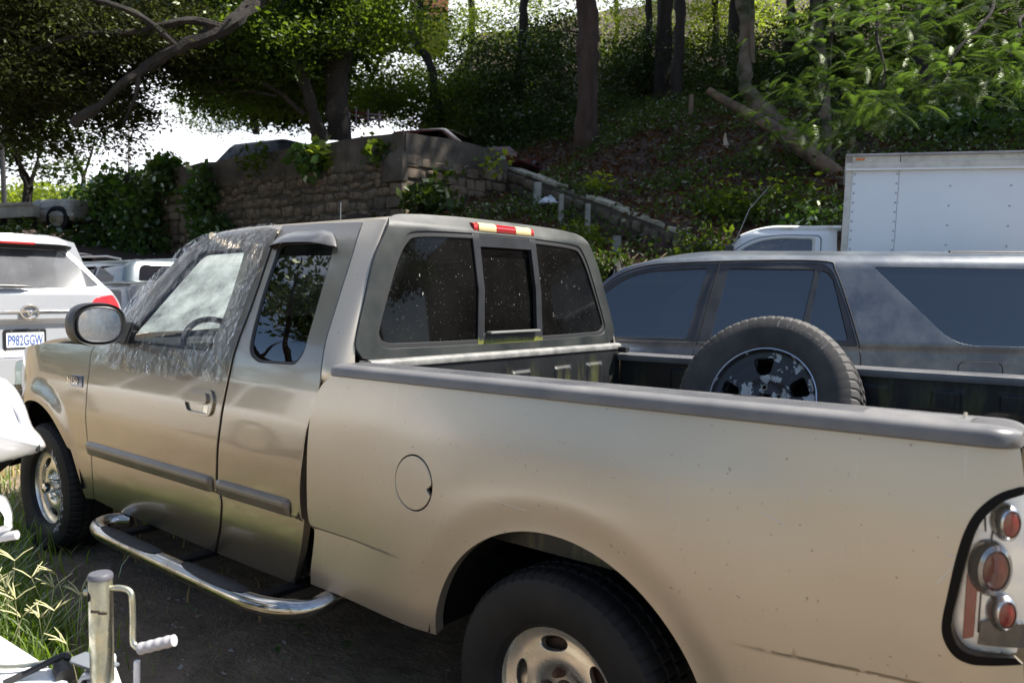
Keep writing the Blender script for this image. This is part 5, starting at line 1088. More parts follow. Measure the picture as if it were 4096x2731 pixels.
# ================================================================== ground and slope
def hillz(l, d): return 4.75+.39*(d-18)+.20*(l-1.6)+.10*np.sin(l*.9+d*.6)+.07*np.sin(l*2.1-d*1.3)
def bankz(l, d): return 2.9+.36*(d-14.2)+.05*l+.05*np.sin(l*1.7+d*1.1)
def lowside(l, d):   # > 0 on the hill side of the sloping wall
    ax, ay, bx, by = -.10, 15.9, 2.62, 11.0
    return ((bx-ax)*(d-ay)-(by-ay)*(l-ax))/math.hypot(bx-ax, by-ay)
def groundz(l, d):
    x = 1.2942-.63359*d+.77367*l
    yard = .014*np.clip(-x, 0, 30)+.18*sstep(-5.2, -7.2, x)*sstep(-1, -4, l)
    left = yard+.19*np.clip(np.minimum(d, 22)-8.5, 0, 99)
    up = np.where(lowside(l, d) > 0, hillz(l, d), bankz(l, d))
    right = yard+(up-yard)*sstep(9.95, 10.15, d)
    k = sstep(-2.8, -4.5, l)
    z = right*(1-k)+left*k
    return np.where(d > 60, np.minimum(z, 16), z)
def axisv(lo, hi, f0, f1, fine, coarse):
    a = np.concatenate([np.arange(lo, f0, coarse), np.arange(f0, f1, fine), np.arange(f1, hi+coarse, coarse)]); return a
la = np.concatenate([[-400, -200, -120], axisv(-80, 80, -12, 14, .16, 4), [120, 200, 400]]); da = np.concatenate([[-400, -200, -100, -50], axisv(-30, 60, -2, 22, .16, 3), [90, 150, 400]])
LL, DD = np.meshgrid(la, da, indexing='ij'); ZZ = groundz(LL, DD)
near = np.exp(-((LL+1)/5)**2-((DD-3.5)/4)**2)
ZZ = ZZ+near*.012*(np.sin(LL*5.1+DD*3.3)+np.sin(LL*9.7-DD*7.9)*.6)-.018*near
GX = 1.2942-.63359*DD+.77367*LL; GY = -2.7285+.77367*DD+.63359*LL
n0, n1 = LL.shape; V = np.stack([GX, GY, ZZ], 2).reshape(-1, 3)
i0, j0 = np.meshgrid(np.arange(n0-1), np.arange(n1-1), indexing='ij'); i0 = i0.ravel(); j0 = j0.ravel()
F = np.stack([i0*n1+j0, (i0+1)*n1+j0, (i0+1)*n1+j0+1, i0*n1+j0+1], 1)
def fastmesh(name, V, F, m, parent=None, smooth=False, **t):
    me = bpy.data.meshes.new(name); V = np.asarray(V, np.float32); F = np.asarray(F, np.int32); k = F.shape[1]
    me.vertices.add(len(V)); me.vertices.foreach_set('co', V.ravel()); me.loops.add(F.size); me.loops.foreach_set('vertex_index', F.ravel())
    me.polygons.add(len(F)); me.polygons.foreach_set('loop_start', np.arange(0, F.size, k, dtype=np.int32)); me.update(calc_edges=True)
    if smooth: me.polygons.foreach_set('use_smooth', [True]*len(F))
    me.materials.append(m); o = bpy.data.objects.new(name, me); COL.objects.link(o)
    if parent is not None: attach(o, parent)
    return tag(o, **t)
def ground_mat():
    m = mat('yard_earth', (.06, .045, .033), .95); nt = m.node_tree
    n1 = nnoise(nt, .55, 6, .6); n2 = nnoise(nt, 6, 6, .65); n3 = nnoise(nt, 40, 4, .6)
    earth = nmix(nt, nramp(nt, n2, .35, .7), (.115, .082, .056), (.23, .17, .118)); earth = nmix(nt, nramp(nt, n3, .60, .68), earth, (.19, .165, .14))
    green = nmix(nt, nramp(nt, n2, .3, .7), (.030, .045, .012), (.075, .085, .026))
    litter = nmix(nt, nramp(nt, n3, .35, .7), (.022, .012, .008), (.060, .031, .019))
    g = nt.nodes.new('ShaderNodeNewGeometry'); s = nt.nodes.new('ShaderNodeSeparateXYZ'); lk(nt, g.outputs['Position'], s.inputs[0])
    c = nmix(nt, nmath(nt, 'MULTIPLY', nramp(nt, n1, .46, .62), .65), earth, green)
    dry = nmix(nt, nramp(nt, n2, .3, .7), (.20, .15, .085), (.30, .24, .14))
    c = nmix(nt, nmath(nt, 'MULTIPLY', nramp(nt, nmath(nt, 'MULTIPLY', s.outputs[0], -.1), .42, .60), nramp(nt, n1, .35, .6)), c, dry)
    c = nmix(nt, nramp(nt, nmath(nt, 'MULTIPLY', s.outputs[2], .5), .55, .85), c, litter)
    yy = nmath(nt, 'MULTIPLY', nmath(nt, 'ADD', s.outputs[1], nmath(nt, 'MULTIPLY', n1, 1.2)), -.1)
    c = nmix(nt, nramp(nt, yy, .20, .31), c, nmix(nt, nramp(nt, n2, .35, .65), (.19, .152, .105), (.31, .255, .18)))  # pale sandy ground behind the camera, added for warm bounce on the truck
    setin(m, 'Base Color', c); bump(m, nmath(nt, 'ADD', n2, nmath(nt, 'MULTIPLY', n3, .35)), .9, .035); return m
M_GROUND = ground_mat()
fastmesh('ground', V, F, M_GROUND, smooth=True, kind='structure')

# ---- stone walls
M_STONE = mottled('wall_stone', (.050, .040, .030), (.215, .18, .14), 2.2, .9, lo=.3, hi=.72, bstr=.6, bscale=25, bdist=.02)
nt = M_STONE.node_tree; oi = nt.nodes.new('ShaderNodeObjectInfo'); bcs = nt.nodes['Principled BSDF'].inputs['Base Color'].links[0].from_socket
tone = nmix(nt, oi.outputs['Random'], (.55, .55, .50), (1.25, 1.12, 1.0)); mm = nt.nodes.new('ShaderNodeMix'); mm.data_type = 'RGBA'; mm.blend_type = 'MULTIPLY'; mm.inputs[0].default_value = 1; lk(nt, bcs, mm.inputs[6]); lk(nt, tone, mm.inputs[7])
moss = nmix(nt, nmath(nt, 'MULTIPLY', nramp(nt, nnoise(nt, 1.1, 5, .65, 'Generated'), .5, .7), .5), mm.outputs[2], (.035, .042, .016)); lk(nt, moss, nt.nodes['Principled BSDF'].inputs['Base Color'])
M_MORTAR = mottled('dark_mossy_mortar', (.035, .030, .023), (.075, .062, .045), 5, .95, bstr=.6, bscale=18, bdist=.03)
M_CONC = mottled('stained_concrete', (.034, .028, .021), (.105, .09, .072), 2.5, .9, lo=.35, hi=.7, bstr=.5, bscale=14, bdist=.02)
M_COPE = mottled('mossy_pale_coping', (.34, .32, .25), (.09, .09, .055), 4, .85, lo=.42, hi=.68, bstr=.5, bscale=20, bdist=.02)
WA, WB, WC = np.array([-10.1, 20.3]), np.array([-1.88, 14.0]), np.array([-.10, 15.95])   # (l, d) along the foot
WALL = thing('retaining_wall', site(-4, 16, .8), 'tall rough stone retaining wall with a corner, below parked cars and trees', 'wall')
WTOP = 4.25
def wallbody(a, b_, z0, z1, th, m, name, par):
    dd = (b_-a)/np.linalg.norm(b_-a); nn = np.array([-dd[1], dd[0]]); nn = nn if nn[1] > 0 else -nn
    L = np.linalg.norm(b_-a); k = max(2, int(L/.5)); rng = np.random.default_rng(3); tops = z1-.05+.06*rng.random(k+1)
    rows = [[tuple(site(*(a+(b_-a)*i/k-nn*.0), z0)), tuple(site(*(a+(b_-a)*i/k), tops[i])), tuple(site(*(a+(b_-a)*i/k+nn*th), tops[i]-.01)), tuple(site(*(a+(b_-a)*i/k+nn*th), z0))] for i in range(k+1)]
    return MB().addq(loft(rows, caps=True)).build(name, m, par, sharp=30)
wallbody(WA, WB, .0, WTOP-.55, .55, M_MORTAR, 'wall_core', WALL); wallbody(WB, WC, .0, WTOP-.55, .55, M_MORTAR, 'wall_core', WALL)
def offw(p, a, b_, o):
    dd = (b_-a)/np.linalg.norm(b_-a); nn = np.array([dd[1], -dd[0]]); nn = nn if nn[1] < 0 else -nn; return p+nn*o
for a, b_ in ((WA, WB), (WB, WC)):
    wallbody(offw(a, a, b_, .035), offw(b_, a, b_, .035), WTOP-.58, WTOP, .60, M_CONC, 'wall_cap', WALL)
def stonemesh(seed):
    r = random.Random(seed); V, F = box((0, 0, 0), (1, 1, 1), .30, 2); V = V*(1+np.array([[r.uniform(-.17, .17) for _ in range(3)] for _ in V])); return V, F
SM = []
for i in range(7):
    V, F = stonemesh(i); me = bpy.data.meshes.new('stone'); me.from_pydata(V.tolist(), [], F); me.polygons.foreach_set('use_smooth', [True]*len(me.polygons)); me.materials.append(M_STONE); SM.append((me, V, F))
def courses(s0, s1, z0, z1, hmin, hmax, wmin, wmax, seed):
    r = random.Random(seed); z = z0; out = []
    while z < z1:
        h = r.uniform(hmin, hmax); s = s0-r.uniform(0, wmax)
        while s < s1:
            w = r.uniform(wmin, wmax)
            if s+w*.5 > s0 and s+w*.5 < s1: out.append((s+w/2, z+h/2+r.uniform(-.035, .035), w*r.uniform(.80, 1.0), h*r.uniform(.70, 1.12), r.uniform(.10, .17), r.uniform(-.22, .22), r.randrange(7)))
            s += w
        z += h
    return out
LW = np.linalg.norm(WB-WA); dW = (WB-WA)/LW; nW = np.array([dW[1], -dW[0]]); nW = nW if nW[1] < 0 else -nW
angW = math.atan2(*(site(*WB)-site(*WA))[[1, 0]]); cnt = 0
def stone_at(par, a, dv, nv, ang, s, z, w, h, t, rot, k, prot=.012):
    p = site(*(a+dv*s+nv*(prot-t*.5+.03)), z); o = bpy.data.objects.new('stone', SM[k][0]); COL.objects.link(o); o.location = p; o.rotation_euler = (0, rot, ang); o.scale = (w, t, h); attach(o, par)
st = courses(LW-6.3, LW-.02, 2.35, WTOP-.62, .12, .24, .13, .42, 5); random.Random(2).shuffle(st)
rest = MB()
for i, (s, z, w, h, t, rot, k) in enumerate(st):
    if i < 290: stone_at(WALL, WA, dW, nW, angW, s, z, w, h, t, rot, k)
    else:
        c = site(*(WA+dW*s+nW*(.06-t*.5)), z); R = np.array(Matrix.Rotation(angW, 3, 'Z')); rest.add((SM[k][1]*[w, t, h]) @ R.T+c, SM[k][2])
for s, z, w, h, t, rot, k in courses(0, LW-6.3, 1.2, WTOP-.62, .2, .32, .25, .55, 8)+courses(LW-6.3, LW, .6, 2.35, .2, .32, .25, .55, 9):
    c = site(*(WA+dW*s+nW*(.06-t*.5)), z); R = np.array(Matrix.Rotation(angW, 3, 'Z')); rest.add((SM[k][1]*[w, t, h]) @ R.T+c, SM[k][2])
LR = np.linalg.norm(WC-WB); dR = (WC-WB)/LR; nR = np.array([dR[1], -dR[0]]); nR = nR if nR[1] < 0 else -nR; angR = math.atan2(*(site(*WC)-site(*WB))[[1, 0]])
for s, z, w, h, t, rot, k in courses(0, LR, 1.6, WTOP-.62, .14, .28, .15, .5, 12):
    c = site(*(WB+dR*s+nR*(.045-t*.5)), z); R = np.array(Matrix.Rotation(angR, 3, 'Z')); rest.add((SM[k][1]*[w, t, h]) @ R.T+c, SM[k][2])
rest.build('stone', M_STONE, WALL, kind='stuff')
q0 = site(*(WB+nW*.03-dW*.12), 3.72)
for zc, h in ((3.62, .50), ):
    MB().addq(box(site(*(WB+nW*.05+nR*.03-dW*.22), zc), (.50, .14, h), .02, rot=Matrix.Rotation(angW, 3, 'Z').to_euler())).build('corner_block', M_CONC, WALL)
rq = random.Random(4)
for i in range(7):
    MB().addq(box(site(*(WB+nW*.04-dW*(.10+.05*(i % 2))), 3.24-i*.22), (.30+.1*(i % 2), .16, .19), .03, rot=Matrix.Rotation(angW+rq.uniform(-.03, .03), 3, 'Z').to_euler())).build('quoin', M_STONE, WALL)
# terrace on top
TP = [WA, WB, WC, np.array([1.0, 24]), np.array([2, 60]), np.array([-14, 60]), np.array([-10.8, 24])]
TPo = [WA+np.array([.2, .35]), WB+np.array([0, .4]), WC+np.array([-.2, .3])]+TP[3:]
MB().add([tuple(site(*p, WTOP-.06)) for p in TPo]+[tuple(site(*p, 1.0)) for p in TPo], [tuple(range(7))]+[(i, (i+1) % 7, 7+(i+1) % 7, 7+i) for i in range(7)]).build('terrace', M_GROUND, None, smooth=False, kind='structure')
# ---- sloping low wall with a coping, on the hill
LWL = thing('low_wall', site(1.3, 13.5, 2.5), 'low sloping stone wall with a pale mossy coping running down the bank', 'wall')
A, B = np.array([-.12, 15.9]), np.array([2.95, 10.45]); zA, zB = 3.93, 2.02; nv = np.array([-(B-A)[1], (B-A)[0]])/np.linalg.norm(B-A); nv = nv if nv[0] < 0 else -nv
rows = [[tuple(site(*(A+(B-A)*t+nv*o), z)) for o, z in ((.0, zA+(zB-zA)*t-1.3), (0, zA+(zB-zA)*t-.06), (-.30, zA+(zB-zA)*t-.06), (-.30, zA+(zB-zA)*t-1.3))] for t in np.linspace(0, 1, 12)]
MB().addq(loft(rows, caps=True)).build('wall_core', M_MORTAR, LWL, sharp=30)
ang_l = math.atan2(*(site(*B)-site(*A))[[1, 0]]); Lw = np.linalg.norm(B-A); slope = math.atan2(zB-zA, Lw); rl = random.Random(9); s = 0; i = 0
while s < Lw-.05:
    ln = min(rl.uniform(.5, .95), Lw-s); t = (s+ln/2)/Lw; c = site(*(A+(B-A)*t+nv*-.14), zA+(zB-zA)*t-.015+rl.uniform(-.015, .01))
    R = (Matrix.Rotation(ang_l, 3, 'Z') @ Matrix.Rotation(-slope, 3, 'Y')).to_euler()
    if not (.30 < t < .40): MB().addq(box(c, (ln-.02, .28, .06), .015, rot=R)).build('coping_slab', M_COPE, LWL)
    s += ln
b = MB()
for s, dz, w, h, t, rot, k in courses(0, Lw, 0, 1.15, .16, .26, .2, .42, 21):
    tt = s/Lw; c = site(*(A+(B-A)*tt+nv*(.03-t*.5+.02)), zA+(zB-zA)*tt-.10-dz); R = np.array((Matrix.Rotation(ang_l, 3, 'Z') @ Matrix.Rotation(-slope, 3, 'Y'))); b.add((SM[k][1]*[w, t, h]) @ R.T+c, SM[k][2])
b.build('stone', M_STONE, LWL, kind='stuff')
# ledge behind the vehicles
LDG = thing('ledge_wall', site(1, 9.95, .2), 'mossy low stone ledge with dry stalks on top behind the grey car', 'wall')
M_MOSSW = mottled('mossy_ledge', (.035, .032, .024), (.065, .075, .022), 3, .95, lo=.4, hi=.62, bstr=.7, bscale=15, bdist=.04)
rows = []; rl = np.random.default_rng(6)
for l in np.arange(-2.9, 9.5, .25):
    zt = float(bankz(l, 10.2) if l < 2.9 else hillz(l, 10.2))+.05; zt = min(zt, 1.95)
    rows.append([tuple(site(l, 9.93+dd*.04, z)) for z, dd in ((0, 0), (zt*.4, rl.normal()), (zt*.75, rl.normal()), (zt-.04, rl.normal()))]+[tuple(site(l, 10.3, zt+.04))])
MB().addq(loft(rows)).build('ledge_face', M_MOSSW, LDG, sharp=20)

# ---- posts and litter on the bank
def post(px, ptop, pbot, d, r, lean, name, m, label, grp):
    a, b_ = at(px-lean, ptop, d), at(px, pbot, d); b_ = b_-[0, 0, .3]
    MB().addq(tube([tuple(b_), tuple((a+b_)/2), tuple(a)], [r*1.05, r, r*.92], 8)).build(name, m, None, label=label, cat='post', group=grp)
M_POST = mottled('old_concrete_post', (.32, .32, .30), (.15, .15, .13), 6, .9, bstr=.4, bscale=20)
post(1228, 421, 476, 14.3, .075, -3, 'concrete_post', M_POST, 'squat grey post nearest the stone wall corner on the bank', 'posts along the sloping wall')
post(1284, 447, 499, 13.3, .045, -1, 'concrete_post', M_POST, 'thin dark stained post beside the pale plastic bag', 'posts along the sloping wall')
post(1345, 468, 524, 12.6, .045, -1, 'concrete_post', M_POST, 'slim pale post halfway down the sloping wall', 'posts along the sloping wall')
post(1413, 540, 582, 11.6, .07, 0, 'concrete_post', M_POST, 'short thick post lowest on the bank near the pickup roof', 'posts along the sloping wall')
M_WOOD = mottled('weathered_wood', (.13, .09, .06), (.22, .16, .11), 8, .85, bstr=.4, bscale=30, stretch=(1, 1, .2))
post(1459, 266, 306, 19.5, .08, 0, 'wooden_post', M_WOOD, 'short wooden post at the left end of the hilltop slab', 'wooden posts on the hilltop')
post(1573, 222, 282, 18.5, .06, -2, 'wooden_post', M_WOOD, 'taller wooden post beside the log on the hilltop', 'wooden posts on the hilltop')
a, b_ = at(1462, 302, 20.0), at(1545, 275, 20.4)
MB().addq(loft([[tuple(p+[0, 0, z]) for z in (-.5, .0)]+[tuple(p+[-.15, .2, z]) for z in (0.0, -.5)] for p in (a, (a+b_)/2+[0, 0, .08], b_+[0, 0, .12])], caps=True)).build('concrete_slab', M_CONC, None, label='broken grey concrete slab edging the hilltop', cat='slab')
rb = np.random.default_rng(4)
V, F = revolve([(.0005, .12), (.07, .11), (.13, .06), (.17, .0), (.10, -.03)], (0, 0, 0), (0, 0, 1), 14); V = V*(1+.35*rb.normal(size=V.shape)*.5); V = V*[1.2, .8, .9]+at(1255, 468, 13.9)
MB().add(V, F).build('plastic_bag', mottled('bluish_plastic_bag', (.33, .38, .45), (.55, .58, .62), 9, .4), None, label='crumpled pale blue plastic bag lying between two posts', cat='bag')
V, F = loft([[(x, y*(1-abs(x/.4)**2), .06*math.sin(x*9)+.05*y) for y in (-.14, 0, .14)] for x in np.linspace(-.38, .38, 8)]); V = V @ np.array(Matrix.Rotation(1.1, 3, 'Y')).T+at(1672, 352, 15.2)+[0, 0, .05]
MB().add(V, F).build('dead_frond', mottled('bleached_dead_leaf', (.42, .29, .20), (.60, .48, .38), 12, .8), None, label='bleached dead palm sheath on the slope left of the trunk', cat='leaf')

# ================================================================== leaves
def leafquads(C, size, rng, up=.35, asp=.5, droop=0.0, jit=.35):
    n = len(C); a = rng.normal(size=(n, 3)); a[:, 2] = a[:, 2]*.6-droop; a /= np.linalg.norm(a, axis=1)[:, None]
    b = rng.normal(size=(n, 3)); b[:, 2] *= (1-up); b = np.cross(a, b); b /= np.linalg.norm(b, axis=1)[:, None]
    s = size*(1+jit*rng.normal(size=(n, 1))).clip(.4, 1.9)
    V = np.stack([C-a*s*.5, C+b*s*asp*.5-a*s*.05, C+a*s*.5, C-b*s*asp*.5-a*s*.05], 1).reshape(-1, 3)
    return V, np.arange(n*4).reshape(-1, 4)
def cloud(c, rad, n, rng, clump=.35, per=22, shell=.5, flat=.55):
    """leaf positions grouped in twig clumps inside an ellipsoid"""
    k = max(1, n//per); d = rng.normal(size=(k, 3)); d /= np.linalg.norm(d, axis=1)[:, None]; r = (shell+(1-shell)*rng.random((k, 1)))*rng.random((k, 1))**.15
    cc = np.asarray(c)+d*r*np.asarray(rad)
    P = np.repeat(cc, per, 0)+rng.normal(size=(k*per, 3))*clump*np.array([1, 1, flat])*.55; return P
L_DARK = leafmat('leaf_dark', (.020, .036, .012), (.08, .13, .010), .35)
L_MID = leafmat('leaf_mid', (.024, .042, .012), (.16, .24, .016), .45, gloss=.05)
L_BRIGHT = leafmat('leaf_bright', (.065, .100, .018), (.40, .50, .03), .55)
L_OLIVE = leafmat('leaf_olive', (.022, .027, .012), (.09, .11, .018), .38, gloss=.05)
L_IVY = leafmat('leaf_ivy', (.035, .075, .022), (.12, .24, .02), .35, gloss=.2)
L_FERN = leafmat('leaf_feather', (.026, .052, .015), (.13, .22, .025), .40, gloss=.07)
L_LITTER = leafmat('leaf_litter', (.055, .028, .016), (.12, .06, .02), .15, var=.55)
M_BARK = mottled('dark_bark', (.010, .008, .0065), (.032, .026, .020), 4, .95, bstr=.9, bscale=22, bdist=.03, stretch=(1, 1, .25))
M_BARKR = mottled('reddish_bark', (.030, .019, .014), (.075, .046, .034), 4, .95, bstr=.9, bscale=18, bdist=.03, stretch=(1, 1, .2))
M_BARKM = mottled('mossy_bark', (.12, .095, .07), (.022, .032, .008), 2.6, .95, lo=.42, hi=.60, bstr=.9, bscale=20, bdist=.03)
M_LOG = mottled('pale_dead_wood', (.19, .13, .085), (.05, .036, .026), 3, .9, bstr=.7, bscale=16, bdist=.03)
def limb(P, r0, r1, n=10, k=6):
    P = smooth(P, k); t = np.linspace(0, 1, len(P)); w = np.array([noise.noise(Vector(p)*1.7) for p in P])
    V, F = tube(P+np.stack([w, np.roll(w, 3), 0*w], 1)*min(.12, r0*.6), (r0+(r1-r0)*t**.8)*(1+.16*np.roll(w, 5)), n)
    q = np.array([[noise.noise(Vector(p)*(1.2/r0)), noise.noise(Vector(p)*(1.2/r0)+Vector((7, 3, 1))), noise.noise(Vector(p)*(2.2/r0))*.5] for p in V])
    return V+q*r0*.38, F
def tree(label, base, trunk, limbs, blobs, m, bark, size=.09, seed=1, name='tree', group=None, asp=.5, per=22, clump=.35, mul=1.0):
    rng = np.random.default_rng(seed); T = thing(name, base, label, 'tree', group)
    if trunk is not None: MB().addq(limb(*trunk)).build('trunk', bark, T)
    for lb in limbs: MB().addq(limb(*lb, 7)).build('branch', bark, T)
    P = [cloud(c, r, int(n*mul), rng, clump, per) for c, r, n in blobs]
    if P:
        V, F = leafquads(np.concatenate(P), size, rng, asp=asp); fastmesh('crown', V, F, m, T)
    return T
rng = np.random.default_rng(51)
def wood(label, px, py, d, blobs, m, seed, trunkpx=None, size=.085, grp='trees in the wood behind the wall'):
    base = at(px, 300, d); tr = None
    if trunkpx: tr = ([tuple(at(trunkpx, 320, d)), tuple(at(trunkpx-6, 200, d)), tuple(at(trunkpx+5, 80, d)), tuple(at(trunkpx, -60, d)), tuple(at(trunkpx-8, -300, d))], .14, .08)
    return tree(label, base, tr, [], [(at(a, b_, d+dd), r, int(n*2.6)) for a, b_, dd, r, n in blobs], m, M_BARK, size, seed, name='wood_tree', group=grp, clump=.5, per=60)
S = site
# big tree leaning over the wall corner: two stems, long limb to the left
big = [(at(640, -20, 16.5), (2.4, 1.6, 1.2), 9200), (at(760, 60, 16.0), (2.0, 1.6, 1.2), 7200), (at(560, 130, 15.5), (1.9, 1.4, .9), 6600), (at(480, 215, 15.8), (1.3, 1.2, .45), 1500), (at(690, 200, 17), (1.3, 1.2, .8), 1800), (at(860, 40, 17), (1.6, 1.4, 1.1), 2600), (at(600, 250, 17.5), (1.2, 1.0, .4), 1000)]
tree('big dark tree with forked mossy trunk rooted on the stone wall', S(-3.5, 16.3, 4.2),
     ([tuple(at(783, 330, 16.2)), tuple(at(772, 220, 16.2)), tuple(at(788, 100, 16.2)), tuple(at(812, 0, 16.2)), tuple(at(835, -160, 16.2)), tuple(at(850, -330, 16.4))], .25, .14, 14),
     [([tuple(at(742, 335, 15.9)), tuple(at(716, 250, 15.8)), tuple(at(678, 160, 15.6)), tuple(at(660, 60, 15.5)), tuple(at(655, -60, 15.6))], .15, .06), ([tuple(at(700, 275, 15.8)), tuple(at(620, 212, 15.5)), tuple(at(540, 200, 15.3)), tuple(at(470, 215, 15.2))], .055, .02), ([tuple(at(640, 235, 15.6)), tuple(at(560, 225, 15.4)), tuple(at(430, 235, 15.2))], .035, .015),
      ([tuple(at(815, 0, 16.2)), tuple(at(700, -40, 14.6)), tuple(at(600, 20, 14.3)), tuple(at(520, 85, 13.8)), tuple(at(400, 140, 13.6)), tuple(at(290, 215, 13.5)), tuple(at(180, 305, 13.4))], .19, .06), ([tuple(at(520, 85, 13.8)), tuple(at(440, 70, 13.6)), tuple(at(330, 95, 13.5)), tuple(at(200, 105, 13.4)), tuple(at(60, 150, 13.3))], .08, .03), ([tuple(at(330, 185, 13.5)), tuple(at(320, 235, 13.5)), tuple(at(290, 300, 13.6))], .05, .015), ([tuple(at(420, 130, 13.6)), tuple(at(330, 60, 13.4)), tuple(at(220, 20, 13.3)), tuple(at(120, -20, 13.3))], .07, .03)],
     big+[(S(-3.2, 16.2, 11.5), (3.0, 2.4, 1.5), 4200), (S(-6, 16, 10.5), (2.6, 2.4, 1.1), 2600)], L_MID, M_BARK, .088, 21, name='wall_tree', mul=1.8, per=110, clump=.42)  # last two crown clumps added above the view to shade the wall
lb_ = [(at(60, 40, 14), (1.7, 1.4, 1.1), 8600), (at(170, 130, 14.4), (1.5, 1.2, .9), 6400), (at(330, 130, 14.6), (1.4, 1.2, .7), 5200), (at(80, 190, 14), (1.3, 1.1, .8), 5200), (at(250, 255, 14.6), (1.2, 1.0, .45), 2800), (at(440, 110, 15), (1.3, 1.1, .6), 3600), (at(20, 290, 14.3), (1.0, .9, .7), 1500), (at(340, -20, 14.8), (1.6, 1.2, .6), 1600), (at(120, 330, 15), (.8, .8, .4), 700), (at(280, 330, 15), (.7, .7, .35), 380), (at(-80, 150, 14.2), (1.4, 1.2, 1.6), 3000)]
tree('dark feathery conifer hanging over the upper left with pale sky gaps', S(-12.5, 14.5, 1.2), ([tuple(S(-11.6, 14.5, 1.0)), tuple(S(-11.3, 14.4, 4)), tuple(S(-10.8, 14.4, 8)), tuple(S(-10.4, 14.4, 11))], .3, .12, 10),
     [([tuple(S(-11.2, 14.4, 5)), tuple(at(-60, 180, 14.2)), tuple(at(120, 60, 14.2)), tuple(at(240, 20, 14.2))], .10, .04), ([tuple(S(-11, 14.4, 7)), tuple(at(30, 20, 14)), tuple(at(150, -30, 14))], .1, .04)], lb_, L_OLIVE, M_BARK, .085, 22, name='conifer_tree', asp=.36, mul=2.2, per=110, clump=.40)
wood('dark tree mass backing the conifer at upper left', 200, 120, 18, [(-40, 60, 0, (2.0, 1.3, 2.0), 2600), (120, 20, 0, (2.0, 1.3, 1.3), 2400), (90, 190, 0, (1.6, 1.2, .8), 1700), (300, 40, 0, (2.0, 1.3, 1.1), 2200), (440, 30, .5, (2.0, 1.3, 1.2), 2200), (600, 60, 1, (2.2, 1.3, 1.4), 2600), (760, 60, 1, (2.0, 1.3, 1.4), 2200), (690, 180, 1.5, (1.6, 1.2, .8), 1200)], L_DARK, 15, None, .25)
# slim trees and hedge beyond the yard at the left
tree('slim forked tree at the far left standing behind the white wrecks', at(55, 490, 22), ([tuple(at(60, 500, 22)), tuple(at(70, 440, 22)), tuple(at(55, 390, 22)), tuple(at(30, 330, 22)), tuple(at(20, 250, 22))], .13, .05),
     [([tuple(at(68, 450, 22)), tuple(at(95, 395, 22)), tuple(at(110, 330, 22))], .07, .03)], [(at(50, 330, 22), (1.1, 1, .8), 900), (at(130, 385, 22), (1.1, 1, .6), 700), (at(10, 380, 22), (.8, .8, .6), 500), (at(90, 300, 22), (1.0, 1, .6), 700)], L_DARK, M_BARK, .13, 23, name='slim_tree')
tree('thin bare stemmed tree against the white sky at left', at(197, 470, 25), ([tuple(at(196, 475, 25)), tuple(at(197, 420, 25)), tuple(at(185, 385, 25)), tuple(at(170, 350, 25)), tuple(at(165, 310, 25))], .09, .03),
     [([tuple(at(197, 425, 25)), tuple(at(215, 375, 25)), tuple(at(225, 330, 25))], .05, .02)], [(at(170, 320, 25), (.9, .9, .4), 250), (at(225, 335, 25), (.8, .8, .4), 200)], L_DARK, M_BARK, .13, 24, name='slim_tree')
M_POLE = mat('pale_pole', (.55, .56, .58), .5)
MB().addq(tube([tuple(at(303, 410, 21.5)), tuple(at(304, 300, 21.5)), tuple(at(306, 182, 21.5))], [.045, .04, .035], 8)).build('utility_pole', M_POLE, None, label='thin pale pole rising past the end of the stone wall', cat='pole')
MB().addq(tube([tuple(at(17, 530, 20)), tuple(at(16, 430, 20)), tuple(at(14, 340, 20))], .06, 8)).build('utility_pole', mat('dark_pole', (.03, .03, .035), .6), None, label='dark upright pole at the far left edge', cat='pole')
rg = np.random.default_rng(31)
for i, (px, py, d, w, h, lab) in enumerate(((60, 470, 27, 3.0, .75, 'sunny yellow green hedge behind the slim forked tree'), (150, 505, 25, 1.8, .7, 'bright bush behind the second white wreck'), (225, 470, 29, 2.2, .8, 'pale sunny shrub seen left of the ivy covered wall'))):
    V, F = leafquads(cloud(at(px, py, d), (w, 1.3, h), 2600, rg, .3), .12, rg); fastmesh('hedge', V, F, L_BRIGHT, label=lab, cat='hedge')
b = MB(); b.addq(box(at(60, 466, 34), (16, .4, .5), .02, rot=Matrix.Rotation(YAW, 3, 'Z').to_euler())); b.build('far_wall', M_CONC, None, label='long dark flat roof edge beyond the far hedge', cat='building')
# ivy and shrubs on the wall
def plant(px, py, d, rad, n, m, size, label, name='shrub', cat='shrub', seed=0, droop=.2, grp=None, clump=.22):
    rng = np.random.default_rng(100+seed); V, F = leafquads(cloud(at(px, py, d), rad, n, rng, clump, 16, .35, .9), size, rng, asp=.62, droop=droop); return fastmesh(name, V, F, m, label=label, cat=cat, group=grp)
iv = [(215, 540, 20.2, (1.0, .8, 1.5)), (285, 500, 19.6, (1.1, .7, 1.3)), (350, 500, 19.0, (.7, .6, .9)), (330, 570, 18.8, (1.0, .7, 1.0)), (270, 455, 20.0, (.8, .6, .55)), (390, 415, 18.6, (.3, .4, .45)), (230, 600, 19.8, (1.0, .8, .8))]
rng = np.random.default_rng(41); P = np.concatenate([cloud(at(px, py, d), r, 2300, rng, .25, 16, .3, .9) for px, py, d, r in iv]); V, F = leafquads(P, .13, rng, asp=.7, droop=.3); fastmesh('ivy', V, F, L_IVY, label='thick green ivy smothering the left end of the stone wall', cat='ivy')
plant(470, 470, 17.4, (.45, .35, .75), 900, L_IVY, .14, 'narrow strand of ivy hanging down mid wall', 'ivy', 'ivy', 1, .5)
plant(495, 560, 17.0, (.6, .4, .7), 1000, L_IVY, .14, 'dark ivy clump low on the wall behind the cab', 'ivy', 'ivy', 2, .5)
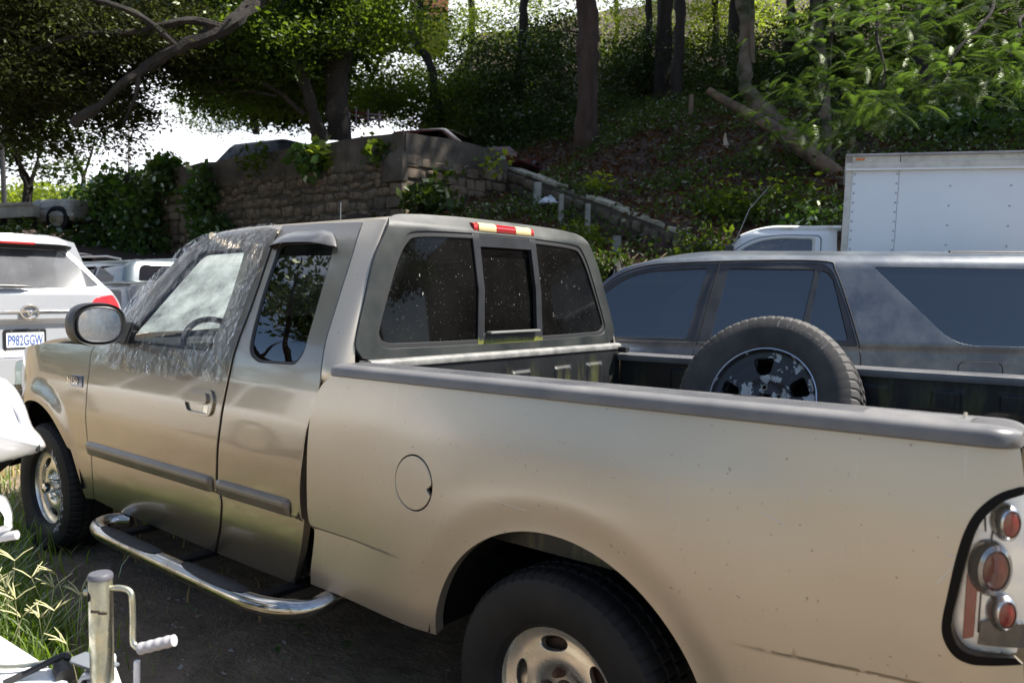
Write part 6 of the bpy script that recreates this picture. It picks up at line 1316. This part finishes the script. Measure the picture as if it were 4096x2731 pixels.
plant(735, 360, 15.2, (.32, .2, .22), 120, L_BRIGHT, .20, 'bright broad leaved plant growing from the wall below the forked tree', 'wall_plant', 'plant', 3, .4)
plant(705, 385, 15.2, (.30, .2, .30), 130, L_IVY, .20, 'drooping dark leaves under the bright wall plant', 'wall_plant', 'plant', 4, .6)
plant(872, 362, 14.3, (.28, .2, .22), 160, L_MID, .13, 'small round bush on the wall near its corner', 'wall_plant', 'plant', 5, .3)
plant(585, 380, 16.2, (.5, .3, .3), 130, L_MID, .12, 'sparse weeds high on the wall left of the forked tree', 'wall_plant', 'plant', 6, .4)
plant(985, 462, 13.6, (.62, .35, .26), 520, L_DARK, .16, 'dark fern bush at the foot of the wall corner', 'fern', 'fern', 7, .3)
plant(1130, 385, 15.0, (.25, .2, .2), 70, L_BRIGHT, .12, 'light green weeds at the right end of the wall', 'wall_plant', 'plant', 8, .3)
plant(1000, 400, 14.4, (.35, .2, .25), 70, L_MID, .12, 'thin weeds on the dark wall face right of its corner', 'wall_plant', 'plant', 9, .3)
# trunks up the hill
tree('straight reddish trunk standing alone on the hill', at(1343, 345, 18), ([tuple(at(1346, 365, 18)), tuple(at(1340, 250, 18)), tuple(at(1336, 120, 18)), tuple(at(1334, 0, 18)), tuple(at(1332, -200, 18)), tuple(at(1330, -520, 18))], .26, .19, 16), [([tuple(at(1330, 88, 18)), tuple(at(1290, 84, 18))], .03, .02)], [(S(1.6, 17.5, 13.5), (3.2, 3, 1.4), 5200), (S(-1.5, 17, 12), (2.6, 2.4, 1.2), 3200), (S(4.6, 17, 14.5), (2.8, 2.6, 1.3), 3600)], L_DARK, M_BARKR, name='pine_tree')  # crown clumps added out of view to shade the wall
tree('dark slender trunk right of the reddish trunk', at(1545, 300, 20), ([tuple(at(1543, 330, 20.5)), tuple(at(1540, 200, 20.5)), tuple(at(1546, 80, 20.5)), tuple(at(1550, -40, 20.5)), tuple(at(1552, -260, 20.5))], .15, .11, 12), [], [], L_DARK, M_BARK, name='pine_tree')
tree('leaning mossy trunk with a kink, foot behind the box truck', at(1930, 410, 13.6), ([tuple(at(1950, 440, 13.4)), tuple(at(1890, 370, 13.6)), tuple(at(1800, 312, 13.9)), tuple(at(1735, 240, 14.2)), tuple(at(1702, 190, 14.3)), tuple(at(1698, 100, 14.4)), tuple(at(1688, 0, 14.5)), tuple(at(1680, -160, 14.6))], .18, .10, 16, 10),
     [([tuple(at(1712, 150, 14.3)), tuple(at(1708, 60, 14.2)), tuple(at(1702, -60, 14.2))], .05, .03), ([tuple(at(1905, 405, 13.2)), tuple(at(1885, 340, 13.3)), tuple(at(1880, 260, 13.4)), tuple(at(1860, 120, 13.6)), tuple(at(1850, -60, 13.6))], .10, .06)], [], L_DARK, M_BARKM, name='leaning_tree')
MB().addq(limb([tuple(at(1612, 212, 14.6)), tuple(at(1690, 255, 14.3)), tuple(at(1790, 310, 13.5)), tuple(at(1880, 372, 13.0)), tuple(at(1940, 420, 12.7))], .06, .15, 14, 12)).build('fallen_log', M_LOG, None, label='pale split log lying across the slope under the leaning trunk', cat='log')
tree('crooked dark tree in front of the red brick house', at(1000, 250, 21), ([tuple(at(1010, 300, 21)), tuple(at(985, 160, 21)), tuple(at(960, 125, 21)), tuple(at(952, 95, 21)), tuple(at(965, 30, 21)), tuple(at(960, -80, 21))], .12, .08), [([tuple(at(955, 100, 21)), tuple(at(905, 95, 21)), tuple(at(880, 140, 21)), tuple(at(850, 200, 21))], .09, .05)], [(at(940, 10, 22), (1.2, 1.2, .7), 700)], L_DARK, M_BARK, .12, 26, name='crooked_tree')
# house up the hill
HS = thing('brick_house', at(960, 250, 34), 'red brick house glimpsed through the trees on the hill', 'house')
cH = at(985, 70, 39); RH = Matrix.Rotation(YAW+.2, 3, 'Z').to_euler()
MB().addq(box(cH, (1.5, 2, 2.6), .02, rot=RH)).build('wall', mottled('orange_brick', (.26, .075, .04), (.33, .13, .08), 3, .9), HS)
for dx, dz in ((-.4, .2), (.5, -1.0)): MB().addq(box(cH+[-.9+dx, -1.25+dx*.6, dz], (.9, .7, 1.0), .02, rot=RH)).build('window', mat('pale_window', (.5, .55, .62), .15), HS)
MB().addq(box(at(930, 195, 33), (3.2, 2.6, .9), .05, rot=RH)).build('white_van_body', M_WHITEP, None, label='pale vehicle flank glimpsed through leaves below the brick house', cat='vehicle') if 0 else None
# woodland behind: things, copies share meshes
wood('dark leafy mass right of the forked tree above the red cars', 880, 200, 21, [(870, 220, 0, (1.5, 1.3, .8), 1900), (960, 250, .5, (1.5, 1.2, .7), 1900), (1050, 260, 0, (1.5, 1.2, .8), 1900)], L_MID, 1)
wood('dark shrubby tree left of the reddish trunk', 1200, 250, 21, [(1130, 180, 0, (1.4, 1.2, 1.3), 2600), (1220, 220, 0, (1.5, 1.3, 1.6), 3400), (1270, 130, 1, (1.3, 1.2, 1.2), 2200), (1180, 310, -1, (1.6, 1.0, .8), 2200), (1270, 320, -1, (.9, .8, .6), 1200)], L_DARK, 2, 1190)
wood('dark shrubby tree between the reddish and slender trunks', 1450, 200, 23, [(1420, 200, 0, (1.2, 1.3, 1.3), 2300), (1480, 150, 0, (1.4, 1.2, 1.3), 2300), (1430, 290, -1.5, (1.0, 1.0, .6), 1500), (1540, 200, 0, (1.3, 1.2, 1.1), 2000)], L_DARK, 3, 1470)
wood('dark tree behind the leaning mossy trunk', 1780, 150, 20, [(1760, 230, 0, (1.6, 1.2, 1.0), 2700), (1640, 170, 1, (1.2, 1.2, 1.1), 1900), (1820, 130, 0, (1.5, 1.2, 1.2), 2500), (1900, 220, 0, (1.6, 1.3, 1.2), 2600)], L_DARK, 4, 1790)
wood('bright yellow green tree lit behind the crooked tree', 930, 120, 26, [(985, 75, -1, (1.3, 1.2, 1.0), 1100), (930, 150, 0, (1.7, 1.4, 1.2), 1300), (1010, 180, 0, (1.6, 1.3, 1.0), 1300), (1060, 90, 1, (2.0, 1.4, 1.2), 1300), (900, 240, -1, (1.5, 1.2, .6), 900)], L_BRIGHT, 5)
wood('sunlit tree high behind the shrubby dark tree', 1200, 60, 28, [(1130, 50, 0, (2.4, 1.6, 1.5), 1700), (1240, 40, 0, (2.2, 1.6, 1.5), 1700), (1200, 150, 0, (2.0, 1.6, 1.4), 1500)], L_BRIGHT, 6, 1075)
wood('sunlit tree high behind the slender trunk', 1480, 60, 29, [(1440, 60, 0, (2.2, 1.6, 1.6), 1800), (1540, 30, 0, (2.2, 1.6, 1.5), 1600), (1620, 90, 0, (2.0, 1.6, 1.5), 1500), (1480, 160, 0, (2.4, 1.6, 1.5), 1500)], L_BRIGHT, 7, 1510)
wood('sunlit tree top right of the leaning trunk', 1760, 60, 28, [(1740, 90, 0, (2.0, 1.5, 1.5), 1500), (1660, 40, 0, (1.8, 1.5, 1.3), 1300), (1860, 90, 1, (2.4, 1.5, 1.8), 1800)], L_BRIGHT, 8, 1620)
wood('green wood closing the gap between the forked tree and conifer', 450, 180, 30, [(480, 270, 0, (2.4, 1.6, 1.0), 1500), (600, 200, 0, (3, 1.6, 2.0), 2600), (720, 130, 0, (3, 1.6, 2.2), 2600), (550, 60, 0, (3, 1.6, 1.6), 1800)], L_MID, 9, 590)
wood('dark thicket behind the blue covered car on the wall', 620, 260, 24, [(560, 245, 0, (1.6, 1.2, .7), 1500), (640, 250, 0, (1.6, 1.2, .8), 1700), (720, 245, 0, (1.5, 1.2, .8), 1700), (500, 210, 0, (1.2, 1.2, .5), 900), (820, 250, 1, (1.6, 1.2, .7), 1500)], L_DARK, 12, None, .12)
wood('tall dense tree filling the upper right corner', 2100, 80, 19, [(2000, 60, 0, (1.8, 1.4, 1.5), 2600), (2120, 40, 0, (1.8, 1.4, 1.6), 2600), (2240, 60, 0, (1.8, 1.4, 1.6), 2600), (2340, 80, 0, (1.6, 1.4, 1.8), 2400), (2080, 170, 1, (1.6, 1.4, 1.0), 1900), (2200, 190, 1, (1.6, 1.4, 1.0), 1900)], L_MID, 10, 2130)
wood('dense dark wood closing the view behind the reddish trunk', 1350, 150, 33, [(1100, 250, 0, (3.4, 2, 1.6), 2200), (1320, 230, 0, (3.4, 2, 2.2), 2800), (1540, 200, 0, (3.4, 2, 2.4), 2800), (1760, 170, 0, (3.4, 2, 2.6), 2800), (1960, 140, 0, (3.4, 2, 2.8), 2800)], L_DARK, 11, 1400, .18)
# trees added up the right-hand slope to shade it, crowns out of view
V, F = leafquads(np.concatenate([cloud((0, 0, 9), (3.6, 3.6, 2.0), 7600, rng, .6, 26, .45), cloud((1.2, -1, 11), (2.6, 2.6, 1.5), 3600, rng, .6, 26, .45), cloud((-1.5, 1.0, 7.3), (2.6, 2.6, 1.1), 3000, rng, .6, 26, .45)]), .22, rng)
SH = thing('shade_tree', (0, 0, 0), 'added tall broad tree up the right slope beyond the box truck', 'tree', 'added shade trees around the lot'); SH['_local'] = 1
cr = fastmesh('crown', V, F, L_MID); cr.parent = SH
tr_ = MB().addq(limb([(0, 0, -1), (.1, 0, 2.5), (0, .1, 5), (.15, 0, 8)], .24, .10)).build('trunk', M_BARK, SH); del SH['_local']
shp = [(9.5, 14.5, 1), (13, 13.5, .9), (11.5, 18, 1.1), (16, 17, 1.15), (7.2, 19.5, 1.1), (14, 22, 1.2), (19.5, 14.5, 1.15), (6.5, 24, 1.2), (20, 20, 1.2), (10.5, 26, 1.2), (4.0, 22, 1.15), (8.2, 16.3, .95)]
shp += [(23, 1, .8), (21, -5, .7), (15, -11, .75), (9, -18, .65), (0, -24, .7), (-8, -19, .9), (-15, -14, 1.0), (-19, -7, .9)]  # unseen ring added around the lot to darken reflections and side light
for i, (l, d, s) in enumerate(shp):
    o = SH if i == 0 else copy_tree(SH); o.location = site(l, d, float(groundz(np.array(l), np.array(d)))); o.rotation_euler = (0, 0, i*2.1); o.scale = (s, s, s)
    o['label'] = ('tall broad shade tree %s, added with its crown out of view' % ('right above the box truck', 'far up the slope at right', 'behind the leaning trunk', 'outermost on the right slope', 'behind the slender trunk', 'high behind the feathery tree', 'beyond the right edge over the lorry', 'deep in the wood behind the reddish trunk', 'furthest to the right on the hill', 'deep in the wood at right', 'just behind the reddish trunk', 'above the fallen log', 'right of the lot', 'at the right rear of the lot', 'behind at right', 'behind a little right', 'straight behind', 'behind at left', 'far behind at left', 'at the left rear'
)[i])
# feathery tree
def frond(L=.42, pairs=13):
    q = []
    for i in range(pairs):
        t = (i+1)/(pairs+1); x = L*t; w = .115*math.sin(math.pi*(.12+.80*t))**.8; z = -.18*L*t*t*2
        for s in (-1, 1): q.append([(x-.004, 0, z), (x+w*.30, s*w*.5, z+.012), (x+w*.55, s*w, z-.022), (x+w*.10+.012, s*w*.5, z-.004)])
    for i in range(4):
        x0, x1 = L*i/4, L*(i+1)/4; q.append([(x0, -.003, -.18*L*(i/4)**2*2), (x1, -.002, -.18*L*((i+1)/4)**2*2), (x1, .002, -.18*L*((i+1)/4)**2*2), (x0, .003, -.18*L*(i/4)**2*2)])
    return np.array(q).reshape(-1, 3)
FR = frond(); rf = np.random.default_rng(61)
def spray(c, n, spread, out, sc=1.0):
    o = []
    for i in range(n):
        a = rf.uniform(0, 2*math.pi); el = rf.uniform(-.45, .35); R = Matrix.Rotation(a, 3, 'Z') @ Matrix.Rotation(-el, 3, 'Y') @ Matrix.Rotation(rf.uniform(-.5, .5), 3, 'X')
        o.append(FR*sc*rf.uniform(.5, .92) @ np.array(R).T+np.asarray(c)+rf.normal(size=3)*spread*np.array([1, 1, .45]))
    out += o
fr = []
for px, py, d, n, sp in ((1985, 255, 9.3, 13, .20), (1950, 235, 9.5, 8, .18), (2030, 240, 9.2, 7, .15), (2150, 175, 9.0, 12, .20), (2110, 150, 9.2, 10, .2), (2190, 205, 8.9, 9, .16), (2080, 190, 9.1, 5, .12), (2290, 130, 8.8, 13, .2), (2330, 165, 8.7, 9, .15), (2250, 110, 9, 9, .2), (2350, 90, 8.8, 10, .2), (2040, 110, 9.6, 14, .3), (1980, 130, 9.8, 12, .3), (1960, 60, 10, 14, .35), (2080, 50, 9.8, 16, .35), (2180, 70, 9.6, 16, .35), (2290, 40, 9.4, 16, .35), (2160, 0, 9.6, 14, .35), (2020, 10, 10, 14, .35), (1900, 30, 10.4, 14, .35), (2350, 0, 9.2, 12, .3), (1860, 150, 10.8, 15, .35), (1880, 230, 10.8, 14, .32), (1920, 180, 10.6, 14, .35), (1830, 80, 11, 14, .35), (1850, 300, 11, 9, .22), (1780, 285, 11.4, 9, .3), (1800, 200, 11.2, 8, .3), (1700, 225, 12, 5, .2), (1900, 310, 10.8, 5, .15)):
    spray(at(px, py, d), int(n*1.9), sp, fr)
V = np.concatenate(fr); FT = thing('feathery_tree', S(9.5, 10.8, 1.5), 'feathery leaved tree hanging sunlit sprays over the box truck', 'tree')
fastmesh('crown', V, np.arange(len(V)).reshape(-1, 4), L_FERN, FT)
MB().addq(limb([tuple(S(9.6, 11.2, 1.0)), tuple(S(9.3, 11, 4)), tuple(S(8.7, 10.6, 6.5)), tuple(S(8, 10.4, 9))], .16, .09)).build('trunk', M_BARK, FT)
for P_, r_ in (([S(8.7, 10.6, 6.5), at(2300, -60, 9.8), at(2240, 40, 9.3), at(2170, 120, 9.1), at(2150, 178, 9.0)], .035), ([S(8.9, 10.8, 6), at(2350, 20, 9.2), at(2310, 80, 8.9), at(2290, 130, 8.8)], .03), ([S(8, 10.4, 9), at(2050, -120, 10), at(1990, 60, 9.8), at(2010, 170, 9.5), at(1990, 250, 9.3)], .035), ([S(8, 10.4, 9), at(1930, -100, 10.5), at(1890, 60, 10.7), at(1880, 200, 10.8), at(1850, 290, 11)], .04)):
    MB().addq(limb([tuple(p) for p in P_], r_, .008, 7)).build('branch', M_BARK, FT)

# ---- low growth and litter over the slope
rng = np.random.default_rng(71); n = 90000
l = rng.uniform(-2.5, 13, n); d = rng.uniform(10.1, 24, n); hs_ = lowside(l, d) > 0
keep = np.array([noise.noise(Vector((a*.75, b_*.75, 3.1))) for a, b_ in zip(l, d)])+.35*(l > 6)+rng.normal(size=n)*.12+.30*sstep(16.5, 20, d)+.30*sstep(4.2, 6, l)+.2*sstep(12.2, 10.8, d) > .14
l, d = l[keep], d[keep]; P = np.stack([1.2942-.63359*d+.77367*l, -2.7285+.77367*d+.63359*l, groundz(l, d)+.03+np.abs(rng.normal(size=len(l)))*.13], 1)
V, F = leafquads(P, .07, rng, up=.6, asp=.6, droop=-.1); fastmesh('ground_cover', V, F, leafmat('leaf_cover', (.030, .056, .016), (.12, .19, .02), .35), label='low green plants spread over the shaded slope', cat='ground cover', kind='stuff')
n = 26000; l = rng.uniform(-2.6, 12, n); d = rng.uniform(10.2, 22, n); P = np.stack([1.2942-.63359*d+.77367*l, -2.7285+.77367*d+.63359*l, groundz(l, d)+.02+rng.random(n)*.03], 1)
V, F = leafquads(P, .13, rng, up=.75, asp=.3); fastmesh('leaf_litter', V, F, L_LITTER, label='red brown fallen needles and leaves on the slope', cat='leaf litter', kind='stuff')
for i, (px, py, d, rad, n, m, sz, lab) in enumerate(((1660, 470, 12.0, (.8, .5, .35), 1200, L_MID, .08, 'low green bush on the slope above the sloping wall'), (1810, 450, 11.2, (.6, .4, .25), 500, L_MID, .075, 'pale leafy bush just left of the box truck'), (1860, 520, 10.6, (.7, .4, .3), 1000, L_IVY, .075, 'green bush between the truck cab roof and box'), (1610, 560, 10.6, (.5, .3, .14), 400, L_MID, .07, 'yellow green weeds at the lower end of the sloping wall'), (1390, 620, 10.2, (.5, .3, .2), 500, L_DARK, .07, 'dark weeds on the ledge beside the pickup roof'), (1330, 550, 11.8, (.5, .4, .2), 600, L_MID, .075, 'green weeds on the bank below the slim post'), (1370, 430, 14.5, (.4, .3, .25), 170, L_BRIGHT, .12, 'pale sunlit sprig on the slope above the sloping wall'), (2150, 300, 13.5, (1.6, .8, .5), 1500, L_IVY, .12, 'dark creeper carpet on the slope above the box truck'), (2290, 230, 14.5, (1.6, .8, .7), 1700, L_IVY, .12, 'dark creeper bank at the right edge above the truck box'))):
    plant(px, py, d, rad, n, m, sz, lab, 'bush', 'bush', 20+i, .1)
# dry stalks on the ledge
b = MB(); rs = random.Random(8)
for i in range(150):
    p = site(rs.uniform(-.2, 3.9), rs.uniform(9.95, 10.5), 1.75); e = p+[rs.uniform(-.35, .35), rs.uniform(-.2, .2), rs.uniform(.0, .28)]
    b.addq(tube([tuple(p), tuple((p+e)/2+[0, 0, .06]), tuple(e)], .006, 3, False))
b.build('dry_stalks', mottled('dry_stalk', (.20, .13, .08), (.34, .25, .17), 9, .9), None, label='dry brown stalks tangled on the mossy ledge', cat='dry stalks', kind='stuff')

# ---- cars on the terrace, wrecks in the yard
car('red_car', 'dark red car nosing out over the right part of the wall', 'car', tuple(site(-1.45, 17.2, WTOP-.56)), math.radians(39-24), 3.9, 1.6, 1.15, M_REDP, 'sedan')
car('blue_van', 'dusty blue wrapped car standing on the wall left of the forked tree', 'car', tuple(site(-6.4, 20.0, WTOP-.58)), math.radians(39-28)+math.pi, 3.3, 1.6, 1.32, M_BLUEW, 'hatch', tint=M_BLUEW)
RF = thing('steel_frame', at(840, 290, 17), 'red tubular frame with a rack behind the wall corner', 'frame')
for x0, x1 in ((800, 880), ):
    for pa, pb in (((803, 300), (803, 268)), ((818, 300), (818, 262)), ((803, 268), (880, 276)), ((818, 280), (880, 286)), ((845, 300), (845, 262)), ((870, 300), (870, 266))):
        MB().addq(tube([tuple(at(*pa, 17.2)), tuple(at(*pb, 17.2))], .025, 6)).build('frame_bar', M_REDP, RF)
def wreck_tub(c, ang, tilt, L, W, H, m, name, label):
    T = thing(name, c, label, 'wreck'); R = np.array(Matrix.Rotation(ang, 3, 'Z') @ Matrix.Rotation(tilt, 3, 'Y')); t = .05
    for nm, cc, s in (('side_panel', (0, -W/2, H/2), (L, t, H)), ('side_panel', (0, W/2, H/2), (L, t, H)), ('end_panel', (L/2, 0, H/2), (t, W, H)), ('floor', (0, 0, .03), (L, W, .06)), ('rail', (0, -W/2-.02, H), (L, .09, .07)), ('chassis', (0, 0, -.14), (L*.9, W*.6, .2))):
        V, F = box(cc, s, .015); MB().add(V @ R.T+np.array(c), F).build(nm, M_DARK if nm == 'chassis' else m, T)
M_OLDW = mottled('chalky_white_panel', (.40, .39, .36), (.26, .25, .23), 4, .6, lo=.4, hi=.7)
wreck_tub(at(28, 518, 19), YAW+.35, -.10, 1.15, .9, .30, M_OLDW, 'truck_bed', 'discarded white pickup bed stacked on scrap at far left')
car('wrecked_car', 'pale stripped car shell beside the discarded pickup bed', 'wreck', tuple(at(125, 548, 20)), YAW+math.pi-.2, 2.1, 1.2, .80, M_OLDW, 'hatch', tint=M_OLDW, zbelt=.52, lamps=False)
V, F = leafquads(cloud(at(40, 545, 17.5), (1.6, .8, .22), 500, rng, .3), .12, rng); fastmesh('scrap_pile_weeds', V, F, L_DARK, label='dark weeds under the discarded pickup bed', cat='weeds')

# ---- grass, weeds and grit on the yard
def blades(xy, h, w, rng, bend=.5):
    n = len(xy); a = rng.uniform(0, 2*np.pi, n); dx = np.stack([np.cos(a), np.sin(a)], 1); px = np.stack([-dx[:, 1], dx[:, 0]], 1); h = h*rng.uniform(.45, 1.25, n); bn_ = bend*rng.uniform(.1, 1.2, n)*h
    ld = (xy-np.array([1.2942, -2.7285])); l = ld @ np.array([.77367, .63359]); d = ld @ np.array([-.63359, .77367]); z0 = groundz(l, d)-.02
    V = []
    for t, k in ((0, 1), (.4, .85), (.75, .5)):
        c = np.concatenate([xy+dx*(bn_*t*t)[:, None], (z0+h*t*(1-.18*t))[:, None]], 1); o = np.concatenate([px*(w*k/2), np.zeros((n, 1))], 1); V += [c-o, c+o]
    V.append(np.concatenate([xy+dx*bn_[:, None], (z0+h*.80)[:, None]], 1)); V.append(V[-1]+[0, 0, .001])
    V = np.stack(V, 1).reshape(-1, 3); b = np.arange(n)[:, None]*8
    F = np.concatenate([b+np.array([0, 1, 3, 2]), b+np.array([2, 3, 5, 4]), b+np.array([4, 5, 7, 6])], 0); return V, F
L_GRASS = leafmat('grass_blade', (.085, .15, .022), (.32, .50, .03), .45, gloss=.2, scale=3); L_DRYG = leafmat('dry_grass', (.34, .27, .13), (.4, .3, .1), .3, scale=3)
rng = np.random.default_rng(81)
def patch(cx, cy, rx, ry, n): return np.stack([cx+rng.normal(size=n)*rx, cy+rng.normal(size=n)*ry], 1)
g1 = np.concatenate([patch(-2.25, -1.52, .22, .10, 420), patch(-2.7, -1.46, .28, .10, 460), patch(-3.2, -1.40, .32, .12, 460), patch(-3.8, -1.22, .35, .14, 420), patch(-4.4, -1.05, .5, .2, 520), patch(-2.1, -1.75, .25, .12, 260), patch(-5.6, -.9, .8, .4, 520), patch(-3.0, -1.75, .6, .2, 420)])
V, F = blades(g1, .20, .009, rng, .8); fastmesh('grass', V, F, L_GRASS, label='tufts of tall green grass at the left foreground', cat='grass', kind='stuff')
g2 = np.concatenate([patch(-5.5, -.6, 1.2, .8, 1600), patch(-6.5, .5, 1.2, 1.0, 1200), patch(-9, -1, 3, 1.0, 1500), np.stack([rng.uniform(-16, -7, 2500), rng.uniform(-1, 6, 2500)], 1)])
V, F = blades(g2, .10, .012, rng, .8); fastmesh('dry_grass', V, F, L_DRYG, label='short sunlit dry grass in the yard at the left', cat='grass', kind='stuff')
g3 = np.stack([rng.uniform(-2.8, .2, 240), rng.uniform(-1.75, -.6, 240)], 1); V, F = blades(g3, .045, .003, rng, .9); fastmesh('sparse_grass', V, F, L_GRASS, label='sparse short grass on the bare earth by the truck', cat='grass', kind='stuff')
# seed heads
b = MB(); rs = random.Random(12)
for i in range(34):
    x, y = rs.gauss(-2.35, .30), rs.gauss(-1.56, .12); h = rs.uniform(.16, .34); tx, ty = x+rs.uniform(-.1, .1), y+rs.uniform(-.08, .08)
    b.addq(tube([(x, y, 0), ((x+tx)/2, (y+ty)/2, h*.6), (tx, ty, h)], .0016, 3, False))
    for k in range(rs.choice((3, 4, 5))):
        a = rs.uniform(0, 6.28); b.addq(tube([(tx, ty, h), (tx+.035*math.cos(a), ty+.035*math.sin(a), h+.028), (tx+.07*math.cos(a), ty+.07*math.sin(a), h+.045)], [.0022, .003, .0015], 4, False))
b.build('seed_heads', mottled('pale_seed_heads', (.38, .38, .17), (.50, .46, .26), 30, .7), None, label='pale forked grass seed heads beside the jack', cat='grass', kind='stuff')
def weed(x, y, n, L, label, seed):
    r = random.Random(seed); z = float(.014*max(0, -x))-.01; b = MB()
    for i in range(n):
        a = i*2.4+r.uniform(-.3, .3); el = r.uniform(.2, .8); c = np.array([math.cos(a), math.sin(a), 0]); s = np.array([-c[1], c[0], 0]); rows = []
        for t in np.linspace(0, 1, 5):
            p = np.array([x, y, z+.02])+c*L*t*math.cos(el)+np.array([0, 0, L*(math.sin(el)*t-.35*t*t)+.03*(i % 3)]); w = L*.22*math.sin(math.pi*min(.98, t+.04))**.8; rows.append([tuple(p-s*w), tuple(p-[0, 0, w*.25]), tuple(p+s*w)])
        b.addq(loft(rows))
    b.build('weed', L_IVY, None, label=label, cat='weed', group='broad leaved weeds on the bare earth')
for i, (px, py, n, L, lab) in enumerate(((272, 1290, 7, .10, 'broad leaved weed below the near end of the step bar'), (448, 1438, 4, .05, 'tiny seedling between the jack and the step bar'), (690, 1472, 5, .05, 'little seedling on bare earth left of the rear wheel'), (800, 1518, 6, .05, 'low weed just left of the rear tyre near the bottom edge'), (520, 1330, 4, .04, 'small seedling under the middle of the step bar'), (640, 1530, 5, .05, 'weed at the bottom edge between jack and rear wheel'))):
    d_ = 0; p = None
    r_ = np.array(_F+_R2*((px-1176)/1841)+_U2*((784-py)/1841)); t_ = (0-CAMP.z)/r_[2]; p = np.array(CAMP)+r_*t_
    weed(p[0], p[1], n, L, lab, i)
# grit
n = 1500; xy = np.stack([rng.uniform(-4.5, .6, n), rng.uniform(-2.6, -.3, n)], 1); base = np.array([(1, 0, -.35), (-.5, .87, -.3), (-.5, -.87, -.3), (.1, .1, .75)]); s = .004+.008*rng.random((n, 1, 1))**3
R_ = rng.normal(size=(n, 4, 3))*.35; V = ((base[None]+R_)*s*[1.3, 1, .8]+np.concatenate([xy, (.014*np.clip(-xy[:, :1], 0, 9)-.012)], 1)[:, None, :]).reshape(-1, 3); bb = np.arange(n)[:, None]*4
fastmesh('grit', V, np.concatenate([bb+np.array(f) for f in ((0, 1, 3), (1, 2, 3), (2, 0, 3))]), mottled('pale_grit', (.22, .20, .18), (.42, .40, .37), 60, .9), label='small pale stones scattered on the earth', cat='grit', kind='stuff')

# ---- behind the photographer, seen only as reflections; the hedge is added
rt = np.random.default_rng(91)
tb = [((-11.5+rt.normal()*2.4, -8.2+rt.normal()*2.2, 7.6+rt.normal()*.6), (1.5, 1.5, .6), 900) for _ in range(12)]
tree('spreading tree mirrored in the quarter window of the pickup', (-11.5, -8.2, 0), ([(-11.5, -8.2, -.2), (-11.4, -8.2, 1.6), (-11.3, -8.1, 3.2)], .26, .18),
     [([(-11.4, -8.1, 2.8), (-11.5+1.5*math.cos(a), -8.2+1.5*math.sin(a), 4.6), (-11.5+3.4*math.cos(a+.3), -8.2+3.4*math.sin(a+.3), 7.2)], .10, .03) for a in np.linspace(0, 6.28, 12)[:-1]], tb, L_DARK, M_BARK, .16, 92, name='spreading_tree')
P = np.concatenate([cloud((-9-17*t, -15+9*t, 1.6), (1.6, 1.3, 1.9), 900, rt, .5, 30, .4) for t in np.linspace(0, 1, 10)]); V, F = leafquads(P, .24, rt); fastmesh('reflection_hedge', V, F, L_DARK, label='tall dark hedge added behind the camera to darken the pickup doors', cat='hedge')  # unseen hedge, added so the doors reflect something dark
car('parked_car', 'white car mirrored in the glossy doors of the pickup', 'car', (-6.9, -4.2, 0), math.radians(168), 4.3, 1.75, 1.5, M_WHITEP, 'hatch')
car('parked_jeep', 'grey off-roader mirrored in the glossy doors of the pickup', 'car', (-3.7, -5.9, 0), math.radians(100), 4.2, 1.75, 1.75, M_DGREY, 'van')
